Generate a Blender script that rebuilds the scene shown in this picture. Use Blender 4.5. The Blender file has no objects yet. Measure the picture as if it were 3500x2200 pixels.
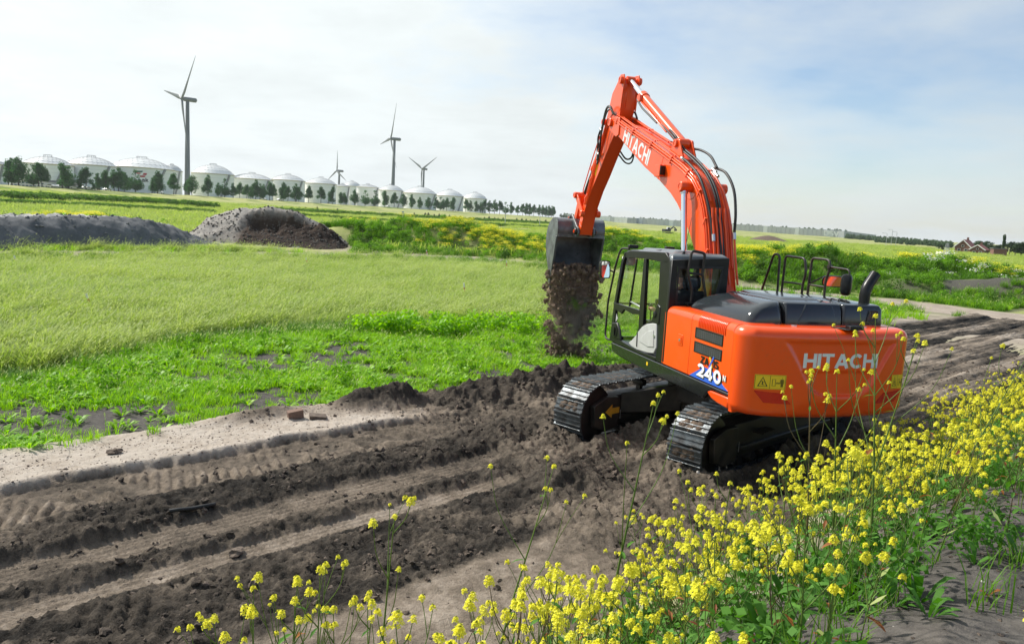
import bpy, math, random
import numpy as np
from mathutils import Matrix, Vector

# ------------------------------------------------------------------ camera, sky, sun, exposure
SC = bpy.context.scene
COL = SC.collection
CAM_H, PITCH, ROLL, FPX = 3.2842, 0.1334, 0.0577, 2698.4
cam_data = bpy.data.cameras.new('camera')
cam = bpy.data.objects.new('camera', cam_data); COL.objects.link(cam); SC.camera = cam
cam_data.sensor_fit = 'HORIZONTAL'; cam_data.sensor_width = 36.0
cam_data.lens = 36.0 * FPX / 3500.0
cam_data.clip_start = 0.05; cam_data.clip_end = 12000
_f = Vector((0, math.cos(PITCH), -math.sin(PITCH))); _u = Vector((0, math.sin(PITCH), math.cos(PITCH))); _r = Vector((1, 0, 0))
CR = _r * math.cos(ROLL) + _u * math.sin(ROLL); CU = _u * math.cos(ROLL) - _r * math.sin(ROLL); CF = _f
_m = Matrix((CR, CU, -CF)).transposed().to_4x4(); _m.translation = (0, 0, CAM_H)
cam.matrix_world = _m

SUN_EL, SUN_AZ = math.radians(46), math.radians(-62)      # azimuth clockwise from +Y (ahead); the sun stands high to the left
SUN_DIR = Vector((math.cos(SUN_EL) * math.sin(SUN_AZ), math.cos(SUN_EL) * math.cos(SUN_AZ), math.sin(SUN_EL)))
sun_data = bpy.data.lights.new('sun', 'SUN'); sun_data.energy = 4.8; sun_data.angle = math.radians(2.5); sun_data.color = (1.0, 0.95, 0.87)
sun = bpy.data.objects.new('sun', sun_data); COL.objects.link(sun)
sun.rotation_euler = SUN_DIR.to_track_quat('Z', 'Y').to_euler(); sun.location = (-60, 30, 80)

world = bpy.data.worlds.new('World'); SC.world = world; world.use_nodes = True
wn, wl = world.node_tree.nodes, world.node_tree.links
wn.clear()
w_out = wn.new('ShaderNodeOutputWorld'); w_bg = wn.new('ShaderNodeBackground'); w_bg.inputs['Strength'].default_value = 0.12
w_sky = wn.new('ShaderNodeTexSky'); w_sky.sky_type = 'NISHITA'; w_sky.sun_disc = False
w_sky.sun_elevation = SUN_EL; w_sky.sun_rotation = SUN_AZ % (2 * math.pi); w_sky.dust_density = 0.6; w_sky.air_density = 1.0; w_sky.ozone_density = 2.0
def wmath(op, a, b=None, clamp=False):
    n = wn.new('ShaderNodeMath'); n.operation = op; n.use_clamp = clamp
    for i, x in enumerate((a, b)):
        if x is None: continue
        if isinstance(x, (int, float)): n.inputs[i].default_value = x
        else: wl.new(x, n.inputs[i])
    return n.outputs[0]
w_tc = wn.new('ShaderNodeTexCoord'); w_sep = wn.new('ShaderNodeSeparateXYZ'); wl.new(w_tc.outputs['Generated'], w_sep.inputs[0])
w_dot = wn.new('ShaderNodeVectorMath'); w_dot.operation = 'DOT_PRODUCT'; w_dot.inputs[1].default_value = SUN_DIR; wl.new(w_tc.outputs['Generated'], w_dot.inputs[0])
toward = wmath('MULTIPLY', wmath('ADD', w_dot.outputs['Value'], 1.0), 0.5)              # 1 facing the sun, 0 away from it
zc = wmath('ADD', wmath('MAXIMUM', w_sep.outputs['Z'], 0.0), 0.16)
w_cmb = wn.new('ShaderNodeCombineXYZ'); wl.new(wmath('DIVIDE', w_sep.outputs['X'], zc), w_cmb.inputs[0]); wl.new(wmath('DIVIDE', w_sep.outputs['Y'], zc), w_cmb.inputs[1])
def wnoise(scale, detail, rough, off):
    mp = wn.new('ShaderNodeMapping'); mp.inputs['Location'].default_value = off; wl.new(w_cmb.outputs[0], mp.inputs[0])
    n = wn.new('ShaderNodeTexNoise'); n.inputs['Scale'].default_value = scale; n.inputs['Detail'].default_value = detail; n.inputs['Roughness'].default_value = rough
    wl.new(mp.outputs[0], n.inputs['Vector']); return n.outputs['Fac']
n_big = wnoise(0.55, 6, 0.55, (3.1, 1.7, 0)); n_fine = wnoise(1.6, 7, 0.6, (0.4, 5.2, 0))
# a thin cloud sheet: denser and brighter towards the sun, blue showing through away from it
horiz = wmath('POWER', wmath('SUBTRACT', 1.0, wmath('MAXIMUM', w_sep.outputs['Z'], 0.0)), 5.0)
cov = wmath('ADD', wmath('MULTIPLY', n_big, 2.8), wmath('MULTIPLY', n_fine, 1.5))
cov = wmath('ADD', cov, wmath('MULTIPLY', toward, 2.6))
cov = wmath('ADD', cov, wmath('MULTIPLY', horiz, 0.85))
cov = wmath('MULTIPLY', wmath('SUBTRACT', cov, 3.55), 0.95, clamp=True)
grey = wmath('MULTIPLY', wmath('SUBTRACT', n_fine, 0.42), 2.4, clamp=True)               # thicker, greyer shreds in the sheet
bright = wmath('ADD', 5.0, wmath('MULTIPLY', wmath('POWER', toward, 2.0), 3.3))
bright = wmath('MULTIPLY', bright, wmath('SUBTRACT', 1.0, wmath('MULTIPLY', grey, 0.17)))
w_cl = wn.new('ShaderNodeMix'); w_cl.data_type = 'RGBA'; w_cl.blend_type = 'MULTIPLY'; w_cl.inputs['Factor'].default_value = 1.0
w_cl.inputs['A'].default_value = (0.93, 0.995, 1.0, 1); wl.new(bright, w_cl.inputs['B'])
w_mix = wn.new('ShaderNodeMix'); w_mix.data_type = 'RGBA'; wl.new(cov, w_mix.inputs['Factor'])
wl.new(w_sky.outputs[0], w_mix.inputs['A']); wl.new(w_cl.outputs['Result'], w_mix.inputs['B'])
wl.new(w_mix.outputs['Result'], w_bg.inputs['Color']); wl.new(w_bg.outputs[0], w_out.inputs['Surface'])

SC.view_settings.view_transform = 'Standard'; SC.view_settings.look = 'None'
SC.view_settings.exposure = 0.3; SC.view_settings.gamma = 1.0; SC.view_settings.use_curve_mapping = False
SC.render.engine = 'CYCLES'
SC.cycles.use_denoising = True
SC.cycles.max_bounces = 6; SC.cycles.diffuse_bounces = 3; SC.cycles.glossy_bounces = 3; SC.cycles.transmission_bounces = 4
SC.cycles.transparent_max_bounces = 12; SC.cycles.volume_bounces = 0; SC.cycles.caustics_reflective = False; SC.cycles.caustics_refractive = False
SC.cycles.sample_clamp_indirect = 4.0

# ------------------------------------------------------------------ helpers
PX = 3500.0 / 2408.0
def ray(px, py):
    """direction of a picture point (2408-wide coordinates), depth 1 along the camera axis"""
    return CF + CR * ((px * PX - 1750) / FPX) - CU * ((py * PX - 1100) / FPX)
def at(px, py, y):
    """world point on that ray at ground distance y (world Y)"""
    r = ray(px, py); t = y / r.y
    return Vector((r.x * t, y, CAM_H + r.z * t))
def tag(o, label=None, cat=None, group=None, kind=None):
    if label: o['label'] = label
    if cat: o['category'] = cat
    if group: o['group'] = group
    if kind: o['kind'] = kind
    return o
def empty(name, loc=(0, 0, 0), rz=0.0, parent=None):
    o = bpy.data.objects.new(name, None); COL.objects.link(o); o.location = loc; o.rotation_euler = (0, 0, rz); o.empty_display_size = 0.2
    if parent: o.parent = parent
    return o
def obj(name, mesh, parent=None, loc=None, rot=None, scale=None):
    o = bpy.data.objects.new(name, mesh); COL.objects.link(o)
    if parent: o.parent = parent
    if loc is not None: o.location = loc
    if rot is not None: o.rotation_euler = rot
    if scale is not None: o.scale = scale if hasattr(scale, '__len__') else (scale,) * 3
    return o
def copy_tree(o, parent=None):
    c = o.copy(); COL.objects.link(c); c.parent = parent
    for ch in o.children: copy_tree(ch, c)
    return c
def catmull(pts, n=6, closed=False):
    pts = [Vector(p) for p in pts]; out = []; N = len(pts)
    for i in range(N if closed else N - 1):
        p1, p2 = pts[i], pts[(i + 1) % N]
        p0 = pts[(i - 1) % N] if (closed or i > 0) else p1 * 2 - p2
        p3 = pts[(i + 2) % N] if (closed or i + 2 < N) else p2 * 2 - p1
        for k in range(n):
            t = k / n
            out.append(0.5 * ((2 * p1) + (p2 - p0) * t + (2 * p0 - 5 * p1 + 4 * p2 - p3) * t * t + (3 * p1 - p0 - 3 * p2 + p3) * t ** 3))
    if not closed: out.append(pts[-1])
    return out
def fillet(pts, r, n=4):
    """round the corners of an open polyline"""
    pts = [Vector(p) for p in pts]; out = [pts[0]]
    for i in range(1, len(pts) - 1):
        a, b, c = pts[i - 1], pts[i], pts[i + 1]
        d1, d2 = (a - b), (c - b); k = min(r, d1.length * .48, d2.length * .48)
        p, q = b + d1.normalized() * k, b + d2.normalized() * k
        for j in range(n + 1):
            t = j / n; out.append(p * (1 - t) ** 2 + b * (2 * t * (1 - t)) + q * t * t)
    out.append(pts[-1]); return out

class MB:
    """collects shapes that become ONE mesh object"""
    def __init__(s, T=None): s.v = []; s.f = []; s.m = []; s.T = T
    def add(s, verts, faces, mi=0):
        b = len(s.v); s.v += [tuple(v) for v in verts]; s.f += [tuple(i + b for i in f) for f in faces]; s.m += [mi] * len(faces); return s
    def box(s, c, size, rot=None, mi=0, taper=None):
        hx, hy, hz = (x / 2 for x in size); P = []
        for z in (-1, 1):
            k = 1 if (taper is None or z < 0) else taper
            for x, y in ((-1, -1), (1, -1), (1, 1), (-1, 1)): P.append(Vector((x * hx * k, y * hy * k, z * hz)))
        if rot is not None: P = [rot @ p for p in P]
        c = Vector(c)
        return s.add([p + c for p in P], [(3, 2, 1, 0), (4, 5, 6, 7), (0, 1, 5, 4), (1, 2, 6, 5), (2, 3, 7, 6), (3, 0, 4, 7)], mi)
    def bar(s, p0, p1, w, h, mi=0, up=(0, 0, 1)):
        p0, p1 = Vector(p0), Vector(p1); d = (p1 - p0); L = d.length; d.normalize(); up = Vector(up)
        if abs(d.dot(up)) > .98: up = Vector((1, 0, 0))
        a = d.cross(up).normalized(); b = a.cross(d).normalized()
        R = Matrix((d, a, b)).transposed()
        return s.box((p0 + p1) / 2, (L, w, h), R, mi)
    def prism(s, poly, a, b, axis='y', mi=0):
        n = len(poly); P = []
        area = sum(poly[i][0] * poly[(i + 1) % n][1] - poly[(i + 1) % n][0] * poly[i][1] for i in range(n))
        if area < 0: poly = poly[::-1]
        if a > b: a, b = b, a
        for q in (a, b):
            for u, w in poly: P.append((u, q, w) if axis == 'y' else (q, u, w) if axis == 'x' else (u, w, q))
        F = [tuple(range(n)), tuple(range(2 * n - 1, n - 1, -1))]
        F += [(i, i + n, (i + 1) % n + n, (i + 1) % n) for i in range(n)]
        if axis != 'y': F = [tuple(reversed(f)) for f in F]
        return s.add(P, F, mi)
    def ring(s, outer, inner, a, b, axis='y', mi=0):
        """frame between two loops of equal length, a..b along axis"""
        n = len(outer); P = []
        for q in (a, b):
            for L in (outer, inner):
                for u, w in L: P.append((u, q, w) if axis == 'y' else (q, u, w) if axis == 'x' else (u, w, q))
        F = []
        for i in range(n):
            j = (i + 1) % n
            F += [(i, j, n + j, n + i), (2 * n + i, 3 * n + i, 3 * n + j, 2 * n + j), (i, 2 * n + i, 2 * n + j, j), (n + i, n + j, 3 * n + j, 3 * n + i)]
        return s.add(P, F, mi)
    def tube(s, path, r, n=8, caps=True, mi=0, closed=False, flat=1.0):
        path = [Vector(p) for p in path]; N = len(path); rr = r if hasattr(r, '__len__') else [r] * N
        V = []; F = []; up = None
        for i, p in enumerate(path):
            d = (path[(i + 1) % N] - path[i - 1]) if closed else (path[min(i + 1, N - 1)] - path[max(i - 1, 0)])
            if d.length < 1e-9: d = Vector((0, 0, 1))
            d.normalize()
            if up is None: up = Vector((0, 0, 1)) if abs(d.z) < .9 else Vector((1, 0, 0))
            a = d.cross(up).normalized(); b = a.cross(d).normalized(); up = b
            for k in range(n):
                t = 2 * math.pi * k / n; V.append(p + a * (math.cos(t) * rr[i]) + b * (math.sin(t) * rr[i] * flat))
        M = N if closed else N - 1
        for i in range(M):
            i2 = (i + 1) % N
            for k in range(n):
                k2 = (k + 1) % n; F.append((i * n + k, i2 * n + k, i2 * n + k2, i * n + k2))
        if caps and not closed: F += [tuple(range(n)), tuple(range(N * n - 1, (N - 1) * n - 1, -1))]
        return s.add(V, F, mi)
    def cyl(s, p0, p1, r0, r1=None, n=16, mi=0): return s.tube([p0, p1], [r0, r0 if r1 is None else r1], n, True, mi)
    def lathe(s, prof, c=(0, 0, 0), n=24, axis='z', mi=0, a0=0.0, a1=2 * math.pi):
        """profile (radius, height) turned about an axis through c"""
        c = Vector(c); V = []; F = []; full = abs(a1 - a0 - 2 * math.pi) < 1e-6; K = n if full else n + 1
        for k in range(K):
            t = a0 + (a1 - a0) * k / n
            for r, h in prof:
                p = (r * math.cos(t), r * math.sin(t), h) if axis == 'z' else (r * math.cos(t), h, r * math.sin(t)) if axis == 'y' else (h, r * math.cos(t), r * math.sin(t))
                V.append(c + Vector(p))
        m = len(prof)
        for k in range(n):
            k2 = (k + 1) % K
            for i in range(m - 1): F.append((k * m + i, k2 * m + i, k2 * m + i + 1, k * m + i + 1))
        return s.add(V, F, mi)
    def mesh(s, name, mats, smooth=None):
        me = bpy.data.meshes.new(name)
        v = s.v if s.T is None else [tuple(s.T @ Vector(p)) for p in s.v]
        me.from_pydata(v, [], s.f); 
        mats = mats if isinstance(mats, (list, tuple)) else [mats]
        for m in mats: me.materials.append(M[m] if isinstance(m, str) else m)
        if len(mats) > 1: me.polygons.foreach_set('material_index', s.m)
        if smooth is not None:
            me.polygons.foreach_set('use_smooth', [True] * len(s.f))
            if smooth < 180: me.set_sharp_from_angle(angle=math.radians(smooth))
        me.update(); return me
    def build(s, name, mats, parent=None, bevel=0.0, smooth=None, seg=2):
        o = obj(name, s.mesh(name, mats, smooth if smooth is not None else (35 if bevel else None)), parent)
        if bevel:
            b = o.modifiers.new('bevel', 'BEVEL'); b.width = bevel; b.segments = seg; b.limit_method = 'ANGLE'; b.angle_limit = math.radians(32); b.harden_normals = False
        return o

# ------------------------------------------------------------------ noise in numpy
_rs = np.random.RandomState(7); _LAT = _rs.rand(64, 512, 512).astype(np.float32)[:12] if False else _rs.rand(12, 256, 256).astype(np.float32)
def vnoise(x, y, k=0):
    xi = np.floor(x).astype(np.int64); yi = np.floor(y).astype(np.int64); fx = x - xi; fy = y - yi
    fx = fx * fx * fx * (fx * (fx * 6 - 15) + 10); fy = fy * fy * fy * (fy * (fy * 6 - 15) + 10); L = _LAT[k % 12]
    a = L[xi & 255, yi & 255]; b = L[(xi + 1) & 255, yi & 255]; c = L[xi & 255, (yi + 1) & 255]; d = L[(xi + 1) & 255, (yi + 1) & 255]
    return (a * (1 - fx) + b * fx) * (1 - fy) + (c * (1 - fx) + d * fx) * fy
def fbm(x, y, sc, octv=4, k=0, gain=0.5):
    s = 0; a = 1; t = 0; x = np.asarray(x, float); y = np.asarray(y, float)
    for i in range(octv):
        s = s + a * (vnoise(x * sc + i * 17.3, y * sc + i * 9.1, k + i) - .5); t += a; a *= gain; sc *= 2.03
    return s / t * 2
def sstep(a, b, x):
    t = np.clip((x - a) / (b - a), 0, 1); return t * t * (3 - 2 * t)

# ------------------------------------------------------------------ procedural materials
M = {}
def nodes(name):
    m = bpy.data.materials.new(name); m.use_nodes = True; nt = m.node_tree; nt.nodes.clear(); M[name] = m
    return m, nt.nodes, nt.links, nt.nodes.new('ShaderNodeOutputMaterial')
def ramp(n, stops):
    r = n.new('ShaderNodeValToRGB'); e = r.color_ramp.elements
    while len(e) < len(stops): e.new(0.5)
    for q, (p, c) in zip(e, stops): q.position = p; q.color = (*c, 1)
    return r
def noise(n, l, scale, detail=4, rough=.55, coord='Object', dist=0.0, stretch=None):
    tc = n.new('ShaderNodeTexCoord'); t = n.new('ShaderNodeTexNoise'); t.inputs['Scale'].default_value = scale; t.inputs['Detail'].default_value = detail
    t.inputs['Roughness'].default_value = rough; t.inputs['Distortion'].default_value = dist
    if stretch:
        mp = n.new('ShaderNodeMapping'); mp.inputs['Scale'].default_value = stretch; l.new(tc.outputs[coord], mp.inputs[0]); l.new(mp.outputs[0], t.inputs['Vector'])
    else: l.new(tc.outputs[coord], t.inputs['Vector'])
    return t
def pm(name, c1, c2=None, scale=6.0, rough=.55, metal=0.0, bump=0.0, bscale=60.0, coat=0.0, rvar=0.0, spec=.5, lo=.35, hi=.7, detail=5, stretch=None):
    """principled surface whose colour wanders between c1 and c2"""
    m, n, l, o = nodes(name); b = n.new('ShaderNodeBsdfPrincipled'); l.new(b.outputs[0], o.inputs[0])
    b.inputs['Roughness'].default_value = rough; b.inputs['Metallic'].default_value = metal; b.inputs['Specular IOR Level'].default_value = spec
    if coat: b.inputs['Coat Weight'].default_value = coat; b.inputs['Coat Roughness'].default_value = .06
    if c2 is None: b.inputs['Base Color'].default_value = (*c1, 1)
    else:
        t = noise(n, l, scale, detail, stretch=stretch); r = ramp(n, [(lo, c1), (hi, c2)]); l.new(t.outputs['Fac'], r.inputs[0]); l.new(r.outputs[0], b.inputs['Base Color'])
        if rvar:
            mr = n.new('ShaderNodeMapRange'); mr.inputs['To Min'].default_value = rough - rvar; mr.inputs['To Max'].default_value = rough + rvar; mr.inputs['From Min'].default_value = .3; mr.inputs['From Max'].default_value = .7
            l.new(t.outputs['Fac'], mr.inputs[0]); l.new(mr.outputs[0], b.inputs['Roughness'])
    if bump:
        t2 = noise(n, l, bscale, 4); bp = n.new('ShaderNodeBump'); bp.inputs['Strength'].default_value = bump; bp.inputs['Distance'].default_value = .02
        l.new(t2.outputs['Fac'], bp.inputs['Height']); l.new(bp.outputs[0], b.inputs['Normal'])
    return m
def leafm(name, c1, c2, trans=.35, rough=.5, rnd=True, tcol=None, vein=None):
    """leaf or petal: reflects and lets light through; each plant takes its own shade between c1 and c2"""
    m, n, l, o = nodes(name)
    info = n.new('ShaderNodeObjectInfo'); r = ramp(n, [(0.0, c1), (1.0, c2)])
    t = noise(n, l, 1.7, 2, coord='Object'); add = n.new('ShaderNodeMath'); add.operation = 'ADD'; sub = n.new('ShaderNodeMath'); sub.operation = 'MULTIPLY_ADD'; sub.inputs[1].default_value = .9; sub.inputs[2].default_value = -.45
    l.new(t.outputs['Fac'], sub.inputs[0]); l.new(info.outputs['Random'], add.inputs[0]); l.new(sub.outputs[0], add.inputs[1]); l.new(add.outputs[0], r.inputs[0])
    d = n.new('ShaderNodeBsdfPrincipled'); d.inputs['Roughness'].default_value = rough; d.inputs['Specular IOR Level'].default_value = .3
    tr = n.new('ShaderNodeBsdfTranslucent'); mx = n.new('ShaderNodeMixShader'); mx.inputs[0].default_value = trans
    l.new(r.outputs[0], d.inputs['Base Color'])
    if tcol is None:
        hs = n.new('ShaderNodeHueSaturation'); hs.inputs['Saturation'].default_value = 1.1; hs.inputs['Value'].default_value = 1.5; l.new(r.outputs[0], hs.inputs['Color']); l.new(hs.outputs[0], tr.inputs[0])
    else: tr.inputs[0].default_value = (*tcol, 1)
    l.new(d.outputs[0], mx.inputs[1]); l.new(tr.outputs[0], mx.inputs[2]); l.new(mx.outputs[0], o.inputs[0])
    return m

# ------------------------------------------------------------------ scattering: one object of stuff made of many small pieces
def scatter(name, proto, pts, scale, rz, tilt=None, label=None, cat=None, parent=None):
    """pts (N,3), scale (N,), rz (N,): instances of one mesh, as ONE stuff object"""
    n = len(pts); me = bpy.data.meshes.new(name + '_points'); me.vertices.add(n)
    me.vertices.foreach_set('co', np.asarray(pts, np.float32).ravel())
    a = me.attributes.new('sc', 'FLOAT', 'POINT'); a.data.foreach_set('value', np.asarray(scale, np.float32))
    rot = np.zeros((n, 3), np.float32); rot[:, 2] = rz
    if tilt is not None: rot[:, :2] = tilt
    b = me.attributes.new('rot', 'FLOAT_VECTOR', 'POINT'); b.data.foreach_set('vector', rot.ravel())
    o = obj(name, me, parent)
    g = bpy.data.node_groups.new(name + '_scatter', 'GeometryNodeTree')
    g.interface.new_socket('Geometry', in_out='INPUT', socket_type='NodeSocketGeometry'); g.interface.new_socket('Geometry', in_out='OUTPUT', socket_type='NodeSocketGeometry')
    gi, go = g.nodes.new('NodeGroupInput'), g.nodes.new('NodeGroupOutput'); ip = g.nodes.new('GeometryNodeInstanceOnPoints')
    oi = g.nodes.new('GeometryNodeObjectInfo'); oi.inputs['Object'].default_value = proto; oi.inputs['As Instance'].default_value = True
    s1 = g.nodes.new('GeometryNodeInputNamedAttribute'); s1.data_type = 'FLOAT'; s1.inputs['Name'].default_value = 'sc'
    s2 = g.nodes.new('GeometryNodeInputNamedAttribute'); s2.data_type = 'FLOAT_VECTOR'; s2.inputs['Name'].default_value = 'rot'
    L = g.links.new
    L(gi.outputs[0], ip.inputs['Points']); L(oi.outputs['Geometry'], ip.inputs['Instance']); L(s2.outputs['Attribute'], ip.inputs['Rotation']); L(s1.outputs['Attribute'], ip.inputs['Scale']); L(ip.outputs[0], go.inputs[0])
    md = o.modifiers.new('scatter', 'NODES'); md.node_group = g
    if label: tag(o, label, cat, kind='stuff')
    return o
def proto(name, mesh): return bpy.data.objects.new(name, mesh)      # never linked: only the pieces a scatter is made of
# ------------------------------------------------------------------ terrain
RD = math.radians(44.4); DX, DY = math.cos(RD), math.sin(RD); EX, EY = 3.1995, 12.0079     # road direction, excavator centre
def to_st(x, y): return (x - EX) * DX + (y - EY) * DY, -(x - EX) * DY + (y - EY) * DX
def to_xy(s, t): return EX + s * DX - t * DY, EY + s * DY + t * DX
TA, TB = np.array([-221.0, 350.0]), np.array([42.0, 900.0]); TD = (TB - TA) / np.linalg.norm(TB - TA); TN = np.array([TD[1], -TD[0]])   # the avenue of trees
def to_q(x, y): return (x - TA[0]) * TN[0] + (y - TA[1]) * TN[1]
BUMPS = [  # overgrown heaps: x, y, half length, half width, turn, height
    (-15.2, 66.5, 4.0, 3.0, .3, 1.3), (-11.5, 67, 5.0, 3.2, .2, 1.7), (-6.8, 67.5, 4.5, 3.0, .1, 2.0), (-2.8, 66.5, 4.2, 2.6, -.35, 1.75), (0.6, 64.2, 3.6, 2.0, -.4, .95),
    (4.2, 74, 7.0, 4.0, 0, 2.0), (10.5, 72, 6.0, 4.0, .1, 2.1), (16, 66, 6.0, 4.0, 0, 1.7),
    (15.8, 50.5, 4.2, 3.2, .2, 2.2), (19.6, 51.8, 3.6, 2.6, 0, 1.5), (25.2, 52, 5.2, 3.6, .1, 2.4), (31.2, 50.5, 4.6, 3.2, -.2, 1.7),
    (22.6, 46.2, 2.6, 1.6, -.15, 1.2), (27.0, 45.2, 3.4, 1.9, -.1, 1.6), (31.5, 44.0, 4.5, 2.3, -.1, 1.3),
    (-33.5, 62, 5, 3, .4, 1.6)]
def far_road_dist(x, y):
    P = [(-46, 19), (-33, 31), (-22.2, 42.2), (-14, 51), (-8.8, 56.3), (-3.3, 58.6), (2.6, 56.4), (8, 49.5), (13, 44.3), (19, 41), (23, 36.2), (26, 30), (27, 22)]
    d = np.full(np.shape(x), 1e9)
    for (ax, ay), (bx, by) in zip(P[:-1], P[1:]):
        vx, vy = bx - ax, by - ay; k = np.clip(((x - ax) * vx + (y - ay) * vy) / (vx * vx + vy * vy), 0, 1)
        d = np.minimum(d, np.hypot(x - ax - vx * k, y - ay - vy * k))
    return d
def bank(s, t):
    e = sstep(-2.1, -5.6, t + .25 * fbm(s, t, .5, 2, 3)); return e * (1.45 * (1 - .75 * sstep(6, 17, s)))
def H0(x, y):
    """ground height without the worked dirt road"""
    x = np.asarray(x, float); y = np.asarray(y, float); q = to_q(x, y)
    z = np.interp(q, [-400, -12, 0, 9, 22, 60, 150, 215, 290, 1e5], [3.4, 3.6, 4.2, 4.1, 2.6, 2.2, 1.45, .75, 0, 0]) * sstep(60, 130, np.hypot(x, y))
    z = z + .06 * fbm(x, y, .25, 3, 1) + .02 * fbm(x, y, 1.3, 2, 4)
    far = np.hypot(x, y) > 90; z = z + np.where(far, .35 * fbm(x, y, .02, 2, 6), 0)
    for bx, by, a, b, r, h in BUMPS:
        c, s_ = math.cos(r), math.sin(r); u = ((x - bx) * c + (y - by) * s_) / a; v = (-(x - bx) * s_ + (y - by) * c) / b
        d2 = u * u + v * v; near = d2 < 5
        if near.any() if hasattr(near, 'any') else near: z = z + .62 * h * np.exp(-d2 ** 1.4) * (1 + .25 * fbm(x, y, .5, 3, 2))
    fr = far_road_dist(x, y); z = np.where(np.hypot(x, y) < 120, z * sstep(.8, 4.2, fr) + .05 * fbm(x, y, .8, 2, 9) * (fr < 4), z)
    s, t = to_st(x, y); near = np.hypot(x, y) < 60
    z = z + np.where(near, bank(s, t) + (t < -2.2) * (.05 * fbm(x, y, 1.8, 3, 3) + .02 * fbm(x, y, 6, 2, 7)), 0)
    z = z - np.where(near, .24 * sstep(-1.2, 1.5, y - tall_edge(x)) * sstep(4.2, 6, t) * sstep(2.2, 5, fr) * (y < 58) * (x < 5), 0)
    # the sandy spoil beside the road on the right
    sx, sy = (x - 17.5) / 5.0, (y - 25.5) / 4.5; z = z + .55 * np.exp(-(sx * sx + sy * sy) ** 1.5)
    return z
S0, S1, T0, T1 = -13.0, 30.0, -2.75, 4.75
def H(x, y):
    s, t = to_st(x, y); z = H0(x, y)
    ins = sstep(S0 + .3, S0 + .9, s) * sstep(S1 - .3, S1 - 1.5, s) * sstep(T0 + .1, T0 + .6, t) * sstep(T1 - .05, T1 - .45, t)
    return z - .45 * ins
def cleat(s, t, per, slant, k):
    ph = (s + slant * t + .05 * fbm(s, t, 1.1, 2, k)) / per; w = np.abs((ph % 1.0) - .5) * 2
    return sstep(.35, .62, w)
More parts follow.
